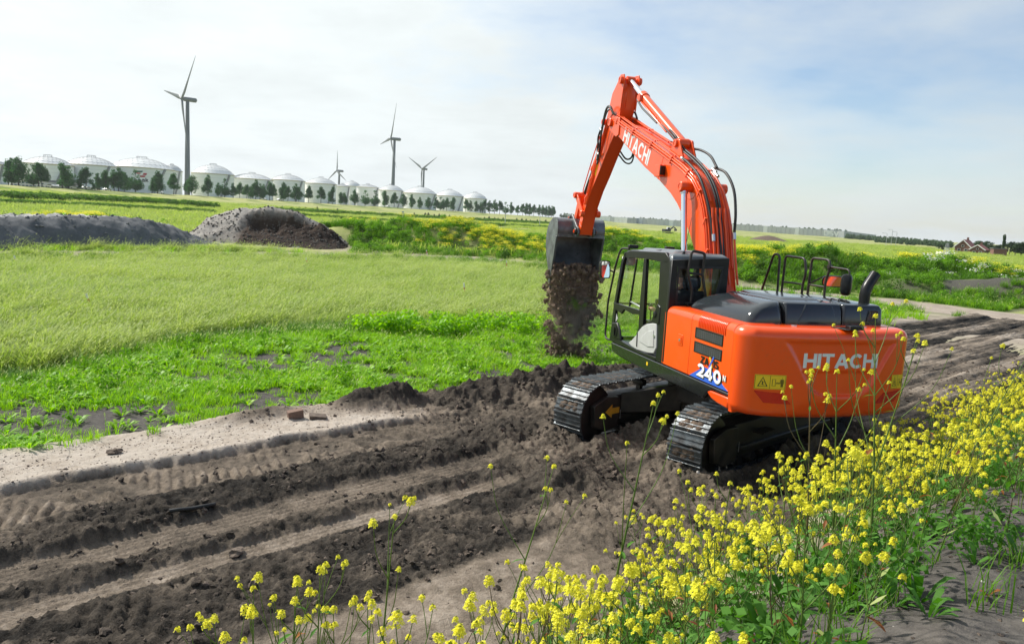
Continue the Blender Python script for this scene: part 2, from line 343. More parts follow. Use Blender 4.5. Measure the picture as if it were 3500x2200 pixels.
def road_fields(s, t):
    """height, dryness (0 wet dark soil .. 1 dry sand), clod density on the worked road"""
    tw = t + .13 * fbm(s, s * 0 + 3, .22, 2, 5) + .05 * fbm(s, t, .9, 2, 8)
    n1 = fbm(s, t, 1.1, 4, 1); n2 = fbm(s, t, 4.5, 4, 3, .6); n3 = fbm(s, t, 14, 3, 6, .6); lump = np.abs(fbm(s, t, 2.6, 4, 10, .6)); n4 = fbm(s, t, 30, 2, 4, .6)
    tw = tw + .05 * n2 + .07 * n1
    z = np.zeros_like(s) + .05; dry = np.zeros_like(s); cl = np.zeros_like(s)
    def band(a, b, f=.07): return sstep(a - f, a + f, tw) * (1 - sstep(b - f, b + f, tw))
    # ruts of the open stretch in front (tw from the grass edge down to the bank)
    A = [(3.05, 5.2, .15, .95, .03), (2.08, 3.05, .045, .36, .2), (1.35, 2.08, .09, .14, 1), (.78, 1.35, .0, .36, .2), (.52, .78, .05, .16, .9), (.17, .52, -.02, .50, .06), (-.95, .17, .02, .12, .8), (-1.25, -.95, .10, .10, 1), (-9, -1.25, .08, .50, .2)]
    za, da, ca = 0, 0, 0
    for a, b, h, d, c in A:
        w = band(a, b); za = za + w * h; da = da + w * d; ca = ca + w * c
    rough = band(1.35, 2.08) + band(.52, .78) + band(-1.25, .17, .1)
    za = za + rough * (.05 * n2 + .05 * lump + .04 * n3 + .035 * np.abs(n4)) + band(3.2, 5.2) * (.02 * n1 + .012 * n3) + band(-9, -1.25) * (.05 * n1 + .03 * np.abs(n2))
    za = za + band(2.12, 2.92) * (.044 * np.maximum(cleat(s, t, .135, -.35, 2) * sstep(-.2, .2, n1 + .5 * n2), cleat(s, t, .15, .25, 9) * sstep(.0, .4, -n1)) * (.5 + .8 * sstep(-.3, .3, n2)) + .03 * n2 * .6 - .02)
    za = za + band(-.85, .1) * .055 * cleat(s, t, .17, -.45, 7) * sstep(-.25, .15, fbm(s, t, .7, 2, 9))
    za = za + (band(.80, 1.3) + band(.2, .5)) * (.010 * np.sin(tw * 2 * np.pi / .085) + .006 * np.sin(s * 2 * np.pi / .06) + .012 * n1)
    da = da + .18 * n1 + .18 * n2 + .10 * n3; 
    # crumbling lip of the sand shelf and the spoil ridges
    za = za + .03 * band(2.98, 3.2, .05) * (n2 + .2)
    # churned earth round the tracks
    mix = sstep(-4.6, -2.6, s + 1.1 * n1 + .35 * (2 - t))
    zc = .05 + .11 * n1 + .055 * n2 + .06 * lump + .045 * n3 + .035 * np.abs(n4); dc = .26 + .28 * n1 + .18 * n2; cc = .95 + 0 * s
    zc = zc + .045 * cleat(s, t, .16, -.2, 4) * sstep(.05, .3, fbm(s, t, .5, 2, 4))
    # long ruts behind the machine
    rr = sstep(2.0, 4.5, s); rut = fbm(s * .10, t * 1.9, 1.0, 4, 2, .6); rut2 = fbm(s * .22, t * 6.0, 1.0, 3, 5)
    zr = .07 + .16 * rut + .06 * rut2 + .04 * n2; dr = .26 + .75 * rut + .25 * n1; cr = .35 + .5 * sstep(0, .5, -rut)
    zc = zc * (1 - rr) + zr * rr; dc = dc * (1 - rr) + dr * rr; cc = cc * (1 - rr) + cr * rr
    z = za * (1 - mix) + zc * mix; dry = da * (1 - mix) + dc * mix; cl = ca * (1 - mix) + cc * mix
    # sand shelf lives on left of the pile until s = -3; spoil heap between shelf and grass
    for hs, ht, a, b, h in ((-5.35, 4.25, .75, .22, .12), (-3.75, 4.0, .55, .3, .24), (-3.1, 3.85, .35, .25, .24), (-1.7, 3.75, 1.0, .45, .2), (-.3, 3.5, .9, .45, .24), (.9, 3.3, 1.1, .5, .26), (2.6, 3.4, 1.3, .5, .2), (-2.6, 1.8, .8, .45, .16), (-3.4, -.1, .6, .4, .16)):
        g = h * np.exp(-(((s - hs) / a) ** 2 + ((t - ht) / b) ** 2)); z = z + g * (1 + .35 * n2 + .3 * lump + .4 * n1); dry = dry * (1 - np.clip(g * 6, 0, 1)) + .12 * np.clip(g * 6, 0, 1); cl = np.maximum(cl, np.clip(g * 5, 0, 1))
    # pressed flat under the tracks
    zt = z.copy()
    for tt in (-.995, .995):
        ds = np.maximum(np.abs(s) - 2.05, 0); dt = np.maximum(np.abs(t - tt) - .27, 0); dd = np.hypot(ds, dt)
        ridge = .17 * np.exp(-((dd - .22) / .26) ** 2) * (1 + .5 * n2 + .4 * n1); zt = zt + ridge
    for tt in (-.995, .995):
        ds = np.maximum(np.abs(s) - 2.05, 0); dt = np.maximum(np.abs(t - tt) - .27, 0); u = sstep(.10, .02, np.hypot(ds, dt)); zt = zt * (1 - u)
    z = zt
    toe = bank(s, t); z = z + toe
    edge = np.minimum(np.minimum((s - S0) / .5, (S1 - s) / 1.2), np.minimum((t - T0) / .35, (T1 - t) / .35)); e = sstep(0, 1, edge)
    x, y = to_xy(s, t); base = H0(x, y) - toe * 0
    z = z * e + (base - .06) * (1 - e)
    return z, np.clip(dry, 0, 1), np.clip(cl, 0, 1)
def Hroad(x, y):
    s, t = to_st(np.asarray(x, float), np.asarray(y, float)); return road_fields(s, t)[0]
def Hall(x, y):
    x = np.asarray(x, float); y = np.asarray(y, float); s, t = to_st(x, y); ins = (s > S0 + .5) & (s < S1 - 1.2) & (t > T0 + .3) & (t < T1 - .3)
    return np.where(ins, Hroad(x, y), H0(x, y))
def ground_at(px, py, y0=4.0, y1=3400.0):
    """where the ray through a picture point meets the ground"""
    r = ray(px, py); ys = np.geomspace(y0, y1, 900); k = ys / r.y; xs, zs = r.x * k, CAM_H + r.z * k
    h = H0(xs, ys); i = int(np.argmax(zs <= h)) if (zs <= h).any() else len(ys) - 1
    return Vector((float(xs[i]), float(ys[i]), float(h[i])))
# zones of the field
def tall_edge(x): return np.interp(x, [-60, -12, -8.6, -8.0, -7.7, -6.3, -3.6, -.7, 1.1, 3.1, 9, 30], [4, 9.5, 13, 14.5, 17.9, 19.2, 21.6, 23.4, 23.9, 25.5, 33, 34])
def zones(x, y):
    s, t = to_st(x, y); n = fbm(x, y, .55, 3, 7); fr = far_road_dist(x, y) + 1.0 * fbm(x, y, .5, 2, 3)
    road = sstep(2.7, 1.7, fr)
    sandR = np.exp(-(((x - 19) / 6.5) ** 2 + ((y - 29) / 8.0) ** 2) ** 2) * 1.0
    sandR = np.maximum(sandR, np.exp(-(((x + 11) / 4.5) ** 2 + ((y - 60.5) / 3.2) ** 2) ** 2))
    sandR = np.maximum(sandR, np.exp(-(((x - 2) / 4) ** 2 + ((y - 50.5) / 2.0) ** 2) ** 2))
    tall = sstep(-1.8, 1.8, y - tall_edge(x) + 1.6 * n) * sstep(4.2, 4.9, t)
    short = (1 - tall) * sstep(4.0, 4.6, t + .25 * n) * (y < 60)
    return np.clip(np.maximum(road, sandR), 0, 1), tall, short, t, s

def grid_mesh(name, X, Y, Z, mat, attrs, smooth=True, wrap=False):
    nu, nv = X.shape; me = bpy.data.meshes.new(name); n = nu * nv
    co = np.stack([X, Y, Z], -1).reshape(-1, 3).astype(np.float32)
    me.vertices.add(n); me.vertices.foreach_set('co', co.ravel())
    i = np.arange(nu - 1)[:, None] * nv; j = np.arange(nv - 1)[None, :]; a = (i + j).ravel()
    F = np.stack([a, a + nv, a + nv + 1, a + 1], -1)
    me.loops.add(F.size); me.loops.foreach_set('vertex_index', F.ravel().astype(np.int32))
    me.polygons.add(len(F)); me.polygons.foreach_set('loop_start', np.arange(0, F.size, 4, dtype=np.int32)); me.polygons.foreach_set('loop_total', np.full(len(F), 4, np.int32))
    me.polygons.foreach_set('use_smooth', np.full(len(F), smooth))
    for k, v in attrs.items():
        at_ = me.attributes.new(k, 'FLOAT', 'POINT'); at_.data.foreach_set('value', np.asarray(v, np.float32).ravel())
    me.materials.append(mat); me.update(calc_edges=True); return me

def earth_material(name, ramps, attr='dry', bump=.5):
    """bare earth: colour follows how dry it is, broken by grain and crumbs"""
    m, n, l, o = nodes(name); b = n.new('ShaderNodeBsdfPrincipled'); b.inputs['Roughness'].default_value = .95; b.inputs['Specular IOR Level'].default_value = .15; l.new(b.outputs[0], o.inputs[0])
    a = n.new('ShaderNodeAttribute'); a.attribute_name = attr
    t1 = noise(n, l, 3.0, 8, .65); t2 = noise(n, l, 22, 6, .7); t3 = noise(n, l, 70, 3, .6)
    def mad(x, k, c):
        q = n.new('ShaderNodeMath'); q.operation = 'MULTIPLY_ADD'; l.new(x, q.inputs[0]); q.inputs[1].default_value = k
        if isinstance(c, (int, float)): q.inputs[2].default_value = c
        else: l.new(c, q.inputs[2])
        return q.outputs[0]
    f = mad(t1.outputs['Fac'], .45, mad(t2.outputs['Fac'], .5, mad(t3.outputs['Fac'], .22, -.585))); f2 = n.new('ShaderNodeMath'); f2.operation = 'ADD'; l.new(f, f2.inputs[0]); l.new(a.outputs['Fac'], f2.inputs[1])
    r = ramp(n, ramps); l.new(f2.outputs[0], r.inputs[0]); l.new(r.outputs[0], b.inputs['Base Color'])
    bp = n.new('ShaderNodeBump'); bp.inputs['Strength'].default_value = bump; bp.inputs['Distance'].default_value = .035
    h = mad(t2.outputs['Fac'], .7, mad(t3.outputs['Fac'], .35, 0)); l.new(h, bp.inputs['Height']); l.new(bp.outputs[0], b.inputs['Normal'])
    return m
SOIL = [(0.0, (.020, .0175, .015)), (.18, (.066, .055, .044)), (.45, (.185, .150, .116)), (.80, (.375, .318, .26)), (1.0, (.46, .405, .345))]
earth_material('worked_earth', SOIL, bump=1.0)
earth_material('gravel', [(0.0, (.055, .06, .065)), (.35, (.12, .125, .13)), (.6, (.22, .225, .225)), (.9, (.42, .41, .39)), (1, (.48, .47, .45))], bump=1.0)
earth_material('pile_earth', [(0.0, (.022, .015, .012)), (.3, (.055, .038, .028)), (.6, (.20, .18, .16)), (.9, (.36, .34, .31)), (1, (.42, .40, .37))], bump=1.0)
def ground_material():
    m, n, l, o = nodes('field'); b = n.new('ShaderNodeBsdfPrincipled'); b.inputs['Roughness'].default_value = .95; b.inputs['Specular IOR Level'].default_value = .1; l.new(b.outputs[0], o.inputs[0])
    t1 = noise(n, l, .05, 6, .6); t2 = noise(n, l, 1.1, 8, .7); t3 = noise(n, l, 12, 5, .7)
    def attr(k): a = n.new('ShaderNodeAttribute'); a.attribute_name = k; return a.outputs['Fac']
    def mix(f, a, c):
        x = n.new('ShaderNodeMix'); x.data_type = 'RGBA'; l.new(f, x.inputs['Factor'])
        for k, v in (('A', a), ('B', c)):
            if isinstance(v, tuple): x.inputs[k].default_value = (*v, 1)
            else: l.new(v, x.inputs[k])
        return x.outputs['Result']
    g1 = ramp(n, [(.3, (.055, .105, .018)), (.7, (.13, .19, .035))]); l.new(t2.outputs['Fac'], g1.inputs[0])
    g2 = ramp(n, [(.3, (.24, .28, .08)), (.7, (.42, .40, .19))]); l.new(t2.outputs['Fac'], g2.inputs[0])
    gf = ramp(n, [(.36, (0, 0, 0)), (.52, (1, 1, 1))]); l.new(t1.outputs['Fac'], gf.inputs[0])
    far = mix(gf.outputs[0], g1.outputs[0], g2.outputs[0])
    soil = ramp(n, [(.25, (.045, .042, .040)), (.75, (.125, .115, .105))]); l.new(t3.outputs['Fac'], soil.inputs[0])
    sand = ramp(n, [(.25, (.20, .165, .135)), (.75, (.42, .36, .30))]); l.new(t2.outputs['Fac'], sand.inputs[0])
    c = mix(attr('short'), far, soil.outputs[0]); c = mix(attr('green'), c, g1.outputs[0]); c = mix(attr('sand'), c, sand.outputs[0]); c = mix(attr('dirt'), c, soil.outputs[0])
    l.new(c, b.inputs['Base Color'])
    bp = n.new('ShaderNodeBump'); bp.inputs['Strength'].default_value = .6; bp.inputs['Distance'].default_value = .05; l.new(t3.outputs['Fac'], bp.inputs['Height']); l.new(bp.outputs[0], b.inputs['Normal'])
    return m
ground_material()

# the ground: one sheet to the horizon, in rings about the camera so that near parts are finely divided
rad = np.concatenate([[0.0, .6, 1.2, 1.8], np.geomspace(2.4, 130, 380), np.geomspace(132, 3500, 140)])
fine = np.radians(np.arange(-52, 52.01, .28)); coarse = np.radians(np.arange(56, 308, 4.0)); ang = np.concatenate([fine, coarse, [fine[0] + 2 * np.pi]])
GR, GA = np.meshgrid(rad, ang, indexing='ij'); GX, GY = GR * np.sin(GA), GR * np.cos(GA)
GZ = H(GX, GY) - 0.0
z_sand, z_tall, z_short, z_t, z_s = zones(GX, GY)
bank_m = (z_t < -1.8) & (np.hypot(GX, GY) < 45); near_m = np.hypot(GX, GY) < 120
a_sand = np.where(near_m, z_sand, 0); a_sand = np.where(bank_m, np.clip(.62 + .7 * fbm(GX, GY, .9, 4, 2) - .5 * sstep(-3.2, -4.4, z_t), .05, 1), a_sand)
a_dirt = np.where(bank_m, .0, 0); 
dm = np.exp(-(((GX - 26.5) / 5.5) ** 2 + ((GY - 45.0) / 2.3) ** 2) ** 2); a_dirt = np.maximum(a_dirt, dm * sstep(-.25, .0, fbm(GX, GY, .5, 3, 5)) * .95)
dm2 = np.exp(-(((GX + 4.8) / 2.2) ** 2 + ((GY - 63.0) / 1.6) ** 2)); a_dirt = np.maximum(a_dirt, dm2)
a_short = np.where(near_m & ~bank_m, z_short, 0)
a_short = np.where(bank_m, sstep(-3.0, -4.0, z_t), a_short); a_sand = np.where(bank_m & (z_t < -4.3), a_sand * .45, a_sand)
a_green = np.where(near_m & ~bank_m, z_tall * (GY < 56), 0) * .8
ground = obj('ground', grid_mesh('ground', GX, GY, GZ, M['field'], {'sand': a_sand, 'short': a_short, 'green': a_green, 'dirt': a_dirt}))
tag(ground, 'flat green fields reaching to the horizon', kind='structure')

# the worked dirt road with its ruts
sv = np.concatenate([np.arange(S0, -10, .06), np.arange(-10, -2, .021), np.arange(-2, 3.5, .03), np.arange(3.5, 12, .055), np.arange(12, S1 + .01, .12)]); tv = np.arange(T0, T1 + .01, .023)
RS, RT = np.meshgrid(sv, tv, indexing='ij'); RZ, RDRY, RCL = road_fields(RS, RT); RX, RY = to_xy(RS, RT)
road = obj('dirt_road', grid_mesh('dirt_road', RX, RY, RZ, M['worked_earth'], {'dry': RDRY}))
tag(road, 'rutted brown dirt road churned by tracks and tyres', kind='structure')

# grey gravel mound on the left
def mound_patch(name, x0, x1, y0, y1, step, fz, mat, dryf, label):
    X, Y = np.meshgrid(np.arange(x0, x1, step), np.arange(y0, y1, step), indexing='ij'); Z = fz(X, Y)
    o = obj(name, grid_mesh(name, X, Y, Z, M[mat], {'dry': dryf(X, Y, Z)})); tag(o, label, kind='structure'); return o
def grey_u(x, y): return (x + 26.4) * .555 + (y - 40.4) * .832, -(x + 26.4) * .832 + (y - 40.4) * .555       # along the toe, in from the toe
def f_grey(x, y):
    a, b = grey_u(x, y); a = a + .5 * fbm(x, y, .3, 2, 1); end = sstep(16.5, 9.5, a)
    prof = sstep(0, 2.6, b + .35 * fbm(x, y, .7, 3, 2)) * (1 - sstep(6.0, 9.5, b))
    return -.25 + (1.75 * end + .12) * prof * (1 + .10 * fbm(x, y, .35, 3, 4)) + .34 * np.abs(fbm(x, y, 1.1, 5, 6, .62)) * sstep(0, .6, prof) + .08 * fbm(x, y, 4, 3, 8)
def d_grey(x, y, z): a, b = grey_u(x, y); return np.clip(.34 + .25 * fbm(x, y, .6, 4, 3) + .5 * sstep(2.6, 4.2, b) * sstep(-.25, .35, fbm(x, y, .45, 3, 9)), 0, 1)
mound_patch('gravel_mound', -40, -12, 28, 64, .14, f_grey, 'gravel', d_grey, 'long flat-topped mound of grey gravel beside the dirt track')
def f_pile(x, y):
    u = (x + 19.3); v = (y - 63.5); ridge = np.interp(u, [-7.5, -5.6, -3.2, -.8, 1.2, 3.2, 5.0, 6.4], [0, 1.9, 2.7, 3.05, 2.95, 2.2, 1.2, 0])
    w = np.interp(u, [-7, -2, 1, 6], [3.2, 3.6, 3.8, 3.0]); vv = v + .25 * u * .2
    body = ridge * np.clip(1 - np.abs(vv) / w, 0, 1) ** .8
    # the dug-away face towards the road on the right: a steep wall, then slumped earth
    cut = sstep(-2.6, -1.2, u - .0) * sstep(-.35, -.9, vv + .12 * fbm(x, y, .8, 3, 3)); slump = np.interp(vv, [-5.2, -4.2, -2.6, -1.2, -.6], [0, .35, .85, 1.25, 1.7]) * sstep(6.8, 3.8, u) * (1 + .35 * fbm(x, y, .45, 4, 5) + .35 * np.abs(fbm(x, y, 1.3, 4, 2)))
    z = body * (1 - cut) + slump * cut
    return -.2 + z + (.16 * fbm(x, y, 1.1, 4, 1) + .16 * np.abs(fbm(x, y, 2.8, 4, 7, .6))) * sstep(0, .5, z)
def d_pile(x, y, z):
    u = (x + 19.3); v = (y - 63.5) + .05 * u; cut = sstep(-2.6, -1.2, u) * sstep(-.2, -.9, v)
    return np.clip(.74 - .6 * cut + .22 * fbm(x, y, .8, 4, 3), 0, 1)
mound_patch('earth_pile', -28, -11.5, 57.5, 70, .11, f_pile, 'pile_earth', d_pile, 'tall heap of grey earth with a dug-out dark brown face')
# ------------------------------------------------------------------ lettering made of thick strokes
def arc(cx, cy, rx, ry, a0, a1, n=10): return [(cx + rx * math.cos(math.radians(a0 + (a1 - a0) * i / n)), cy + ry * math.sin(math.radians(a0 + (a1 - a0) * i / n))) for i in range(n + 1)]
GLYPH = {
    'H': (.80, [[(.1, 0), (.1, 1)], [(.70, 0), (.70, 1)], [(.1, .5), (.70, .5)]]), 'I': (.2, [[(.1, 0), (.1, 1)]]), 'T': (.78, [[(.39, 0), (.39, .9)], [(0, .9), (.78, .9)]]),
    'A': (.92, [[(.1, 0), (.46, .98)], [(.82, 0), (.46, .98)], [(.24, .30), (.68, .30)]]), 'C': (.86, [arc(.46, .5, .36, .40, 42, 318, 16)]),
    'N': (.82, [[(.1, 0), (.1, 1)], [(.72, 0), (.72, 1)], [(.1, .94), (.72, .06)]]), 'Z': (.8, [[(.05, .9), (.72, .9), (.08, .1), (.76, .1)]]), 'X': (.84, [[(.08, 0), (.76, 1)], [(.08, 1), (.76, 0)]]),
    'S': (.76, [arc(.38, .71, .27, .20, 35, 180, 8) + arc(.38, .71, .27, .21, 180, 270, 5)[1:] + arc(.38, .29, .28, .21, 90, 0, 5)[1:] + arc(.38, .29, .28, .20, 0, -145, 8)[1:]]),
    'D': (.84, [[(.1, .1), (.1, .9), (.38, .9)] + arc(.38, .5, .36, .4, 90, -90, 12)[1:] + [(.1, .1)]]), 'V': (.86, [[(.06, 1), (.43, .04), (.80, 1)]]),
    '2': (.78, [arc(.38, .68, .28, .23, 165, -10, 9) + [(.56, .45), (.12, .10), (.74, .10)]]), '4': (.84, [[(.58, 0), (.58, .96), (.08, .30), (.82, .30)]]), '0': (.80, [arc(.40, .5, .29, .40, 90, 450, 20)]),
    'o': (.66, [arc(.33, .33, .23, .25, 90, 450, 16)]), 'p': (.68, [[(.1, -.28), (.1, .64)], arc(.36, .33, .23, .25, 90, 450, 16)]), 'a': (.66, [arc(.31, .28, .22, .20, 90, 450, 14), [(.55, 0), (.55, .42)] + arc(.33, .42, .22, .2, 0, 140, 7)[1:]]),
    'k': (.64, [[(.1, 0), (.1, 1)], [(.14, .30), (.50, .66)], [(.26, .40), (.56, 0)]]), ' ': (.4, [])}
def strokes(mb, poly, w, fn, lift=0.0, mi=0, sub=1):
    """a thick flat polyline; fn maps (u, v, lift) to a point"""
    pts = [Vector((p[0], p[1])) for p in poly]
    if sub > 1:
        q = []
        for a, b in zip(pts[:-1], pts[1:]): q += [a.lerp(b, i / sub) for i in range(sub)]
        pts = q + [pts[-1]]
    n = len(pts); closed = (pts[0] - pts[-1]).length < 1e-6; V = []
    for i, p in enumerate(pts):
        d1 = (pts[i] - pts[i - 1]) if i > 0 else ((pts[-1] - pts[-2]) if closed else (pts[1] - pts[0])); d2 = (pts[i + 1] - pts[i]) if i < n - 1 else ((pts[1] - pts[0]) if closed else (pts[-1] - pts[-2]))
        d1 = d1.normalized(); d2 = d2.normalized(); nn = Vector((-(d1.y + d2.y), d1.x + d2.x)); nn = nn.normalized() if nn.length > 1e-6 else Vector((-d1.y, d1.x)); k = 1 / max(.45, nn.dot(Vector((-d1.y, d1.x))))
        V += [fn(p.x + nn.x * w * k / 2, p.y + nn.y * w * k / 2, lift), fn(p.x - nn.x * w * k / 2, p.y - nn.y * w * k / 2, lift)]
    mb.add(V, [(2 * i, 2 * i + 2, 2 * i + 3, 2 * i + 1) for i in range(n - 1)], mi)
def letters(mb, text, w, fn, gap=.12, sub=1, mi=0, lift0=0.0):
    u = 0.0
    for ch in text:
        wd, ps = GLYPH[ch]
        for k, p in enumerate(ps): strokes(mb, p, w, lambda a, b, L, u=u: fn(u + a, b, L), lift0 + .0004 * k, mi, sub)
        u += wd + gap
    return u - gap
def text_width(text, gap=.12): return sum(GLYPH[c][0] + gap for c in text) - gap

# ------------------------------------------------------------------ excavator materials
def paint(name, c, dirt, rough=.32):
    m, n, l, o = nodes(name); b = n.new('ShaderNodeBsdfPrincipled'); l.new(b.outputs[0], o.inputs[0]); b.inputs['Roughness'].default_value = rough
    b.inputs['Coat Weight'].default_value = .35; b.inputs['Coat Roughness'].default_value = .12; b.inputs['Specular IOR Level'].default_value = .45
    t = noise(n, l, 2.2, 7, .65); t2 = noise(n, l, 34, 5, .7); mul = n.new('ShaderNodeMath'); mul.operation = 'MULTIPLY'; l.new(t.outputs['Fac'], mul.inputs[0]); l.new(t2.outputs['Fac'], mul.inputs[1])
    r = ramp(n, [(.30, (0, 0, 0)), (.52, (.55, .55, .55))]); l.new(mul.outputs[0], r.inputs[0])
    x = n.new('ShaderNodeMix'); x.data_type = 'RGBA'; x.inputs['A'].default_value = (*c, 1); x.inputs['B'].default_value = (*dirt, 1); l.new(r.outputs[0], x.inputs['Factor']); l.new(x.outputs['Result'], b.inputs['Base Color'])
    mr = n.new('ShaderNodeMapRange'); mr.inputs['To Min'].default_value = rough - .04; mr.inputs['To Max'].default_value = rough + .22; l.new(r.outputs[0], mr.inputs[0]); l.new(mr.outputs[0], b.inputs['Roughness'])
    bp = n.new('ShaderNodeBump'); bp.inputs['Strength'].default_value = .04; bp.inputs['Distance'].default_value = .01; t3 = noise(n, l, 140, 2); l.new(t3.outputs['Fac'], bp.inputs['Height']); l.new(bp.outputs[0], b.inputs['Normal'])
paint('orange_paint', (.86, .085, .006), (.50, .13, .05))
paint('grey_paint', (.022, .027, .031), (.05, .05, .05), .15)
paint('skirt_paint', (.010, .011, .012), (.03, .028, .026), .3)
pm('black_steel', (.008, .008, .0085), (.05, .04, .031), 5, .45, 0, .15, 50, rvar=.12)
pm('black_plastic', (.007, .0075, .008), (.013, .013, .0135), 9, .32, 0, .05, 200, spec=.35)
pm('track_steel', (.12, .135, .145), (.04, .036, .033), 7, .42, .65, .3, 70, rvar=.15, lo=.42, hi=.68)
pm('bucket_steel', (.19, .21, .22), (.07, .073, .075), 3.5, .38, .35, .15, 60, rvar=.14)
pm('worn_steel', (.30, .30, .29), (.12, .10, .085), 6, .4, .8, .2, 50)
pm('chrome', (.82, .83, .85), None, rough=.12, metal=1.0)
pm('rubber', (.011, .011, .011), (.022, .021, .02), 20, .5, 0, .1, 120)
pm('silver', (.62, .63, .64), None, rough=.35, metal=.9)
pm('cab_light_panel', (.50, .51, .50), (.42, .42, .40), 6, .4)
pm('cab_roof', (.16, .18, .185), (.10, .11, .115), 3, .28, coat=.3)
pm('seat_cloth', (.018, .019, .021), (.03, .03, .032), 25, .85)
pm('letter_white', (.74, .78, .80), (.66, .69, .71), 12, .35)
pm('sticker_white', (.85, .85, .85), None, rough=.35); pm('sticker_black', (.010, .010, .010), None, rough=.4); pm('sticker_blue', (.035, .13, .62), None, rough=.35)
pm('sticker_yellow', (.82, .56, .02), None, rough=.4); pm('arrow_yellow', (.72, .38, .02), (.6, .3, .03), 20, .5); pm('reflector_red', (.62, .018, .012), (.5, .015, .01), 60, .25)
pm('mud', (.16, .115, .082), (.06, .042, .03), 9, .95, 0, .9, 40)
pm('shirt', (.016, .017, .018), (.024, .024, .026), 14, .85); pm('skin', (.50, .25, .16), (.44, .21, .13), 20, .5); pm('hivis_orange', (.85, .22, .02), None, rough=.7); pm('hair', (.05, .03, .02), None, rough=.6); pm('trousers', (.03, .035, .05), None, rough=.85)
def glass(name, tint, refl=.9):
    m, n, l, o = nodes(name); t = n.new('ShaderNodeBsdfTransparent'); t.inputs[0].default_value = (*tint, 1); g = n.new('ShaderNodeBsdfGlossy'); g.inputs['Roughness'].default_value = .02; g.inputs[0].default_value = (refl,) * 3 + (1,)
    lw = n.new('ShaderNodeLayerWeight'); lw.inputs[0].default_value = .5; pw = n.new('ShaderNodeMath'); pw.operation = 'POWER'; pw.inputs[1].default_value = 4.0; l.new(lw.outputs['Facing'], pw.inputs[0]); f = n.new('ShaderNodeMath'); f.operation = 'MULTIPLY_ADD'; f.inputs[1].default_value = .8; f.inputs[2].default_value = .03; l.new(pw.outputs[0], f.inputs[0]); x = n.new('ShaderNodeMixShader'); l.new(f.outputs[0], x.inputs[0]); l.new(t.outputs[0], x.inputs[1]); l.new(g.outputs[0], x.inputs[2]); l.new(x.outputs[0], o.inputs[0])
glass('cab_glass', (.97, .995, .98)); glass('lamp_glass', (.9, .9, .88))
m_, n_, l_, o_ = nodes('mirror'); g_ = n_.new('ShaderNodeBsdfGlossy'); g_.inputs['Roughness'].default_value = .02; g_.inputs[0].default_value = (.85, .87, .88, 1); l_.new(g_.outputs[0], o_.inputs[0])
def mesh_screen(name):
    m, n, l, o = nodes(name); b = n.new('ShaderNodeBsdfPrincipled'); b.inputs['Roughness'].default_value = .5; l.new(b.outputs[0], o.inputs[0])
    tc = n.new('ShaderNodeTexCoord'); v = n.new('ShaderNodeTexVoronoi'); v.feature = 'DISTANCE_TO_EDGE'; v.inputs['Scale'].default_value = 42; v.inputs['Randomness'].default_value = 0.0; l.new(tc.outputs['Object'], v.inputs['Vector'])
    r = ramp(n, [(.13, (.06, .063, .066)), (.17, (.004, .004, .004))]); l.new(v.outputs['Distance'], r.inputs[0]); l.new(r.outputs[0], b.inputs['Base Color'])
mesh_screen('grille_mesh')

# ------------------------------------------------------------------ excavator
YT, YU = 3.9166, 1.8422
EXC = empty('excavator', (EX, EY, 0.0), YT)
tag(EXC, 'big orange crawler excavator tipping earth from its raised bucket', 'excavator')
UT = Matrix.Rotation(YU - YT, 4, 'Z')                         # upper structure (x ahead, y to its left) in the frame of the undercarriage
def U(): return MB(UT)
O = 'orange_paint'

# ---- undercarriage
TL, TR, G = 2.27, .465, .995                                   # half length, half height, half gauge
shoe = MB(); W2 = .255
prof = [(-.088, 0), (-.085, .012), (-.082, .034), (-.070, .036), (-.064, .012), (-.010, .010), (-.006, .026), (.006, .026), (.010, .010), (.058, .012), (.062, .030), (.074, .030), (.080, .010), (.088, .004), (.088, -.010), (-.088, -.010)]
shoe.prism(prof, -W2, W2, 'y')
for yy in (-.07, .07): shoe.box((0, yy, -.035), (.15, .035, .055))
shoe_me = shoe.mesh('track_shoe', ['track_steel'])
mudshoe = MB(); mudshoe.prism(prof, -W2, W2, 'y')
_r = random.Random(3)
for k in range(9):
    c = (_r.uniform(-.05, .05), _r.uniform(-.16, .16), .012); mudshoe.lathe([(0, .016), (.025, .012), (.05, 0), (.03, -.01)], c, 7, mi=1)
for yy in (-.07, .07): mudshoe.box((0, yy, -.035), (.15, .035, .055))
mud_me = mudshoe.mesh('track_shoe_muddy', ['track_steel', 'mud'])
per = 4 * (TL - TR) + 2 * math.pi * TR; NS = 54
def loop_pos(d):
    """point and angle along the track loop, rear at -x"""
    L = 2 * (TL - TR); d %= per
    if d < L: return (-(TL - TR) + d, TR, 0.0)                  # top run, forward
    d -= L
    if d < math.pi * TR: a = math.pi / 2 - d / TR; return ((TL - TR) + TR * math.cos(a), TR * math.sin(a), a - math.pi / 2)
    d -= math.pi * TR
    if d < L: return ((TL - TR) - d, -TR, math.pi)
    d -= L; a = -math.pi / 2 - d / TR; return (-(TL - TR) + TR * math.cos(a), TR * math.sin(a), a - math.pi / 2)
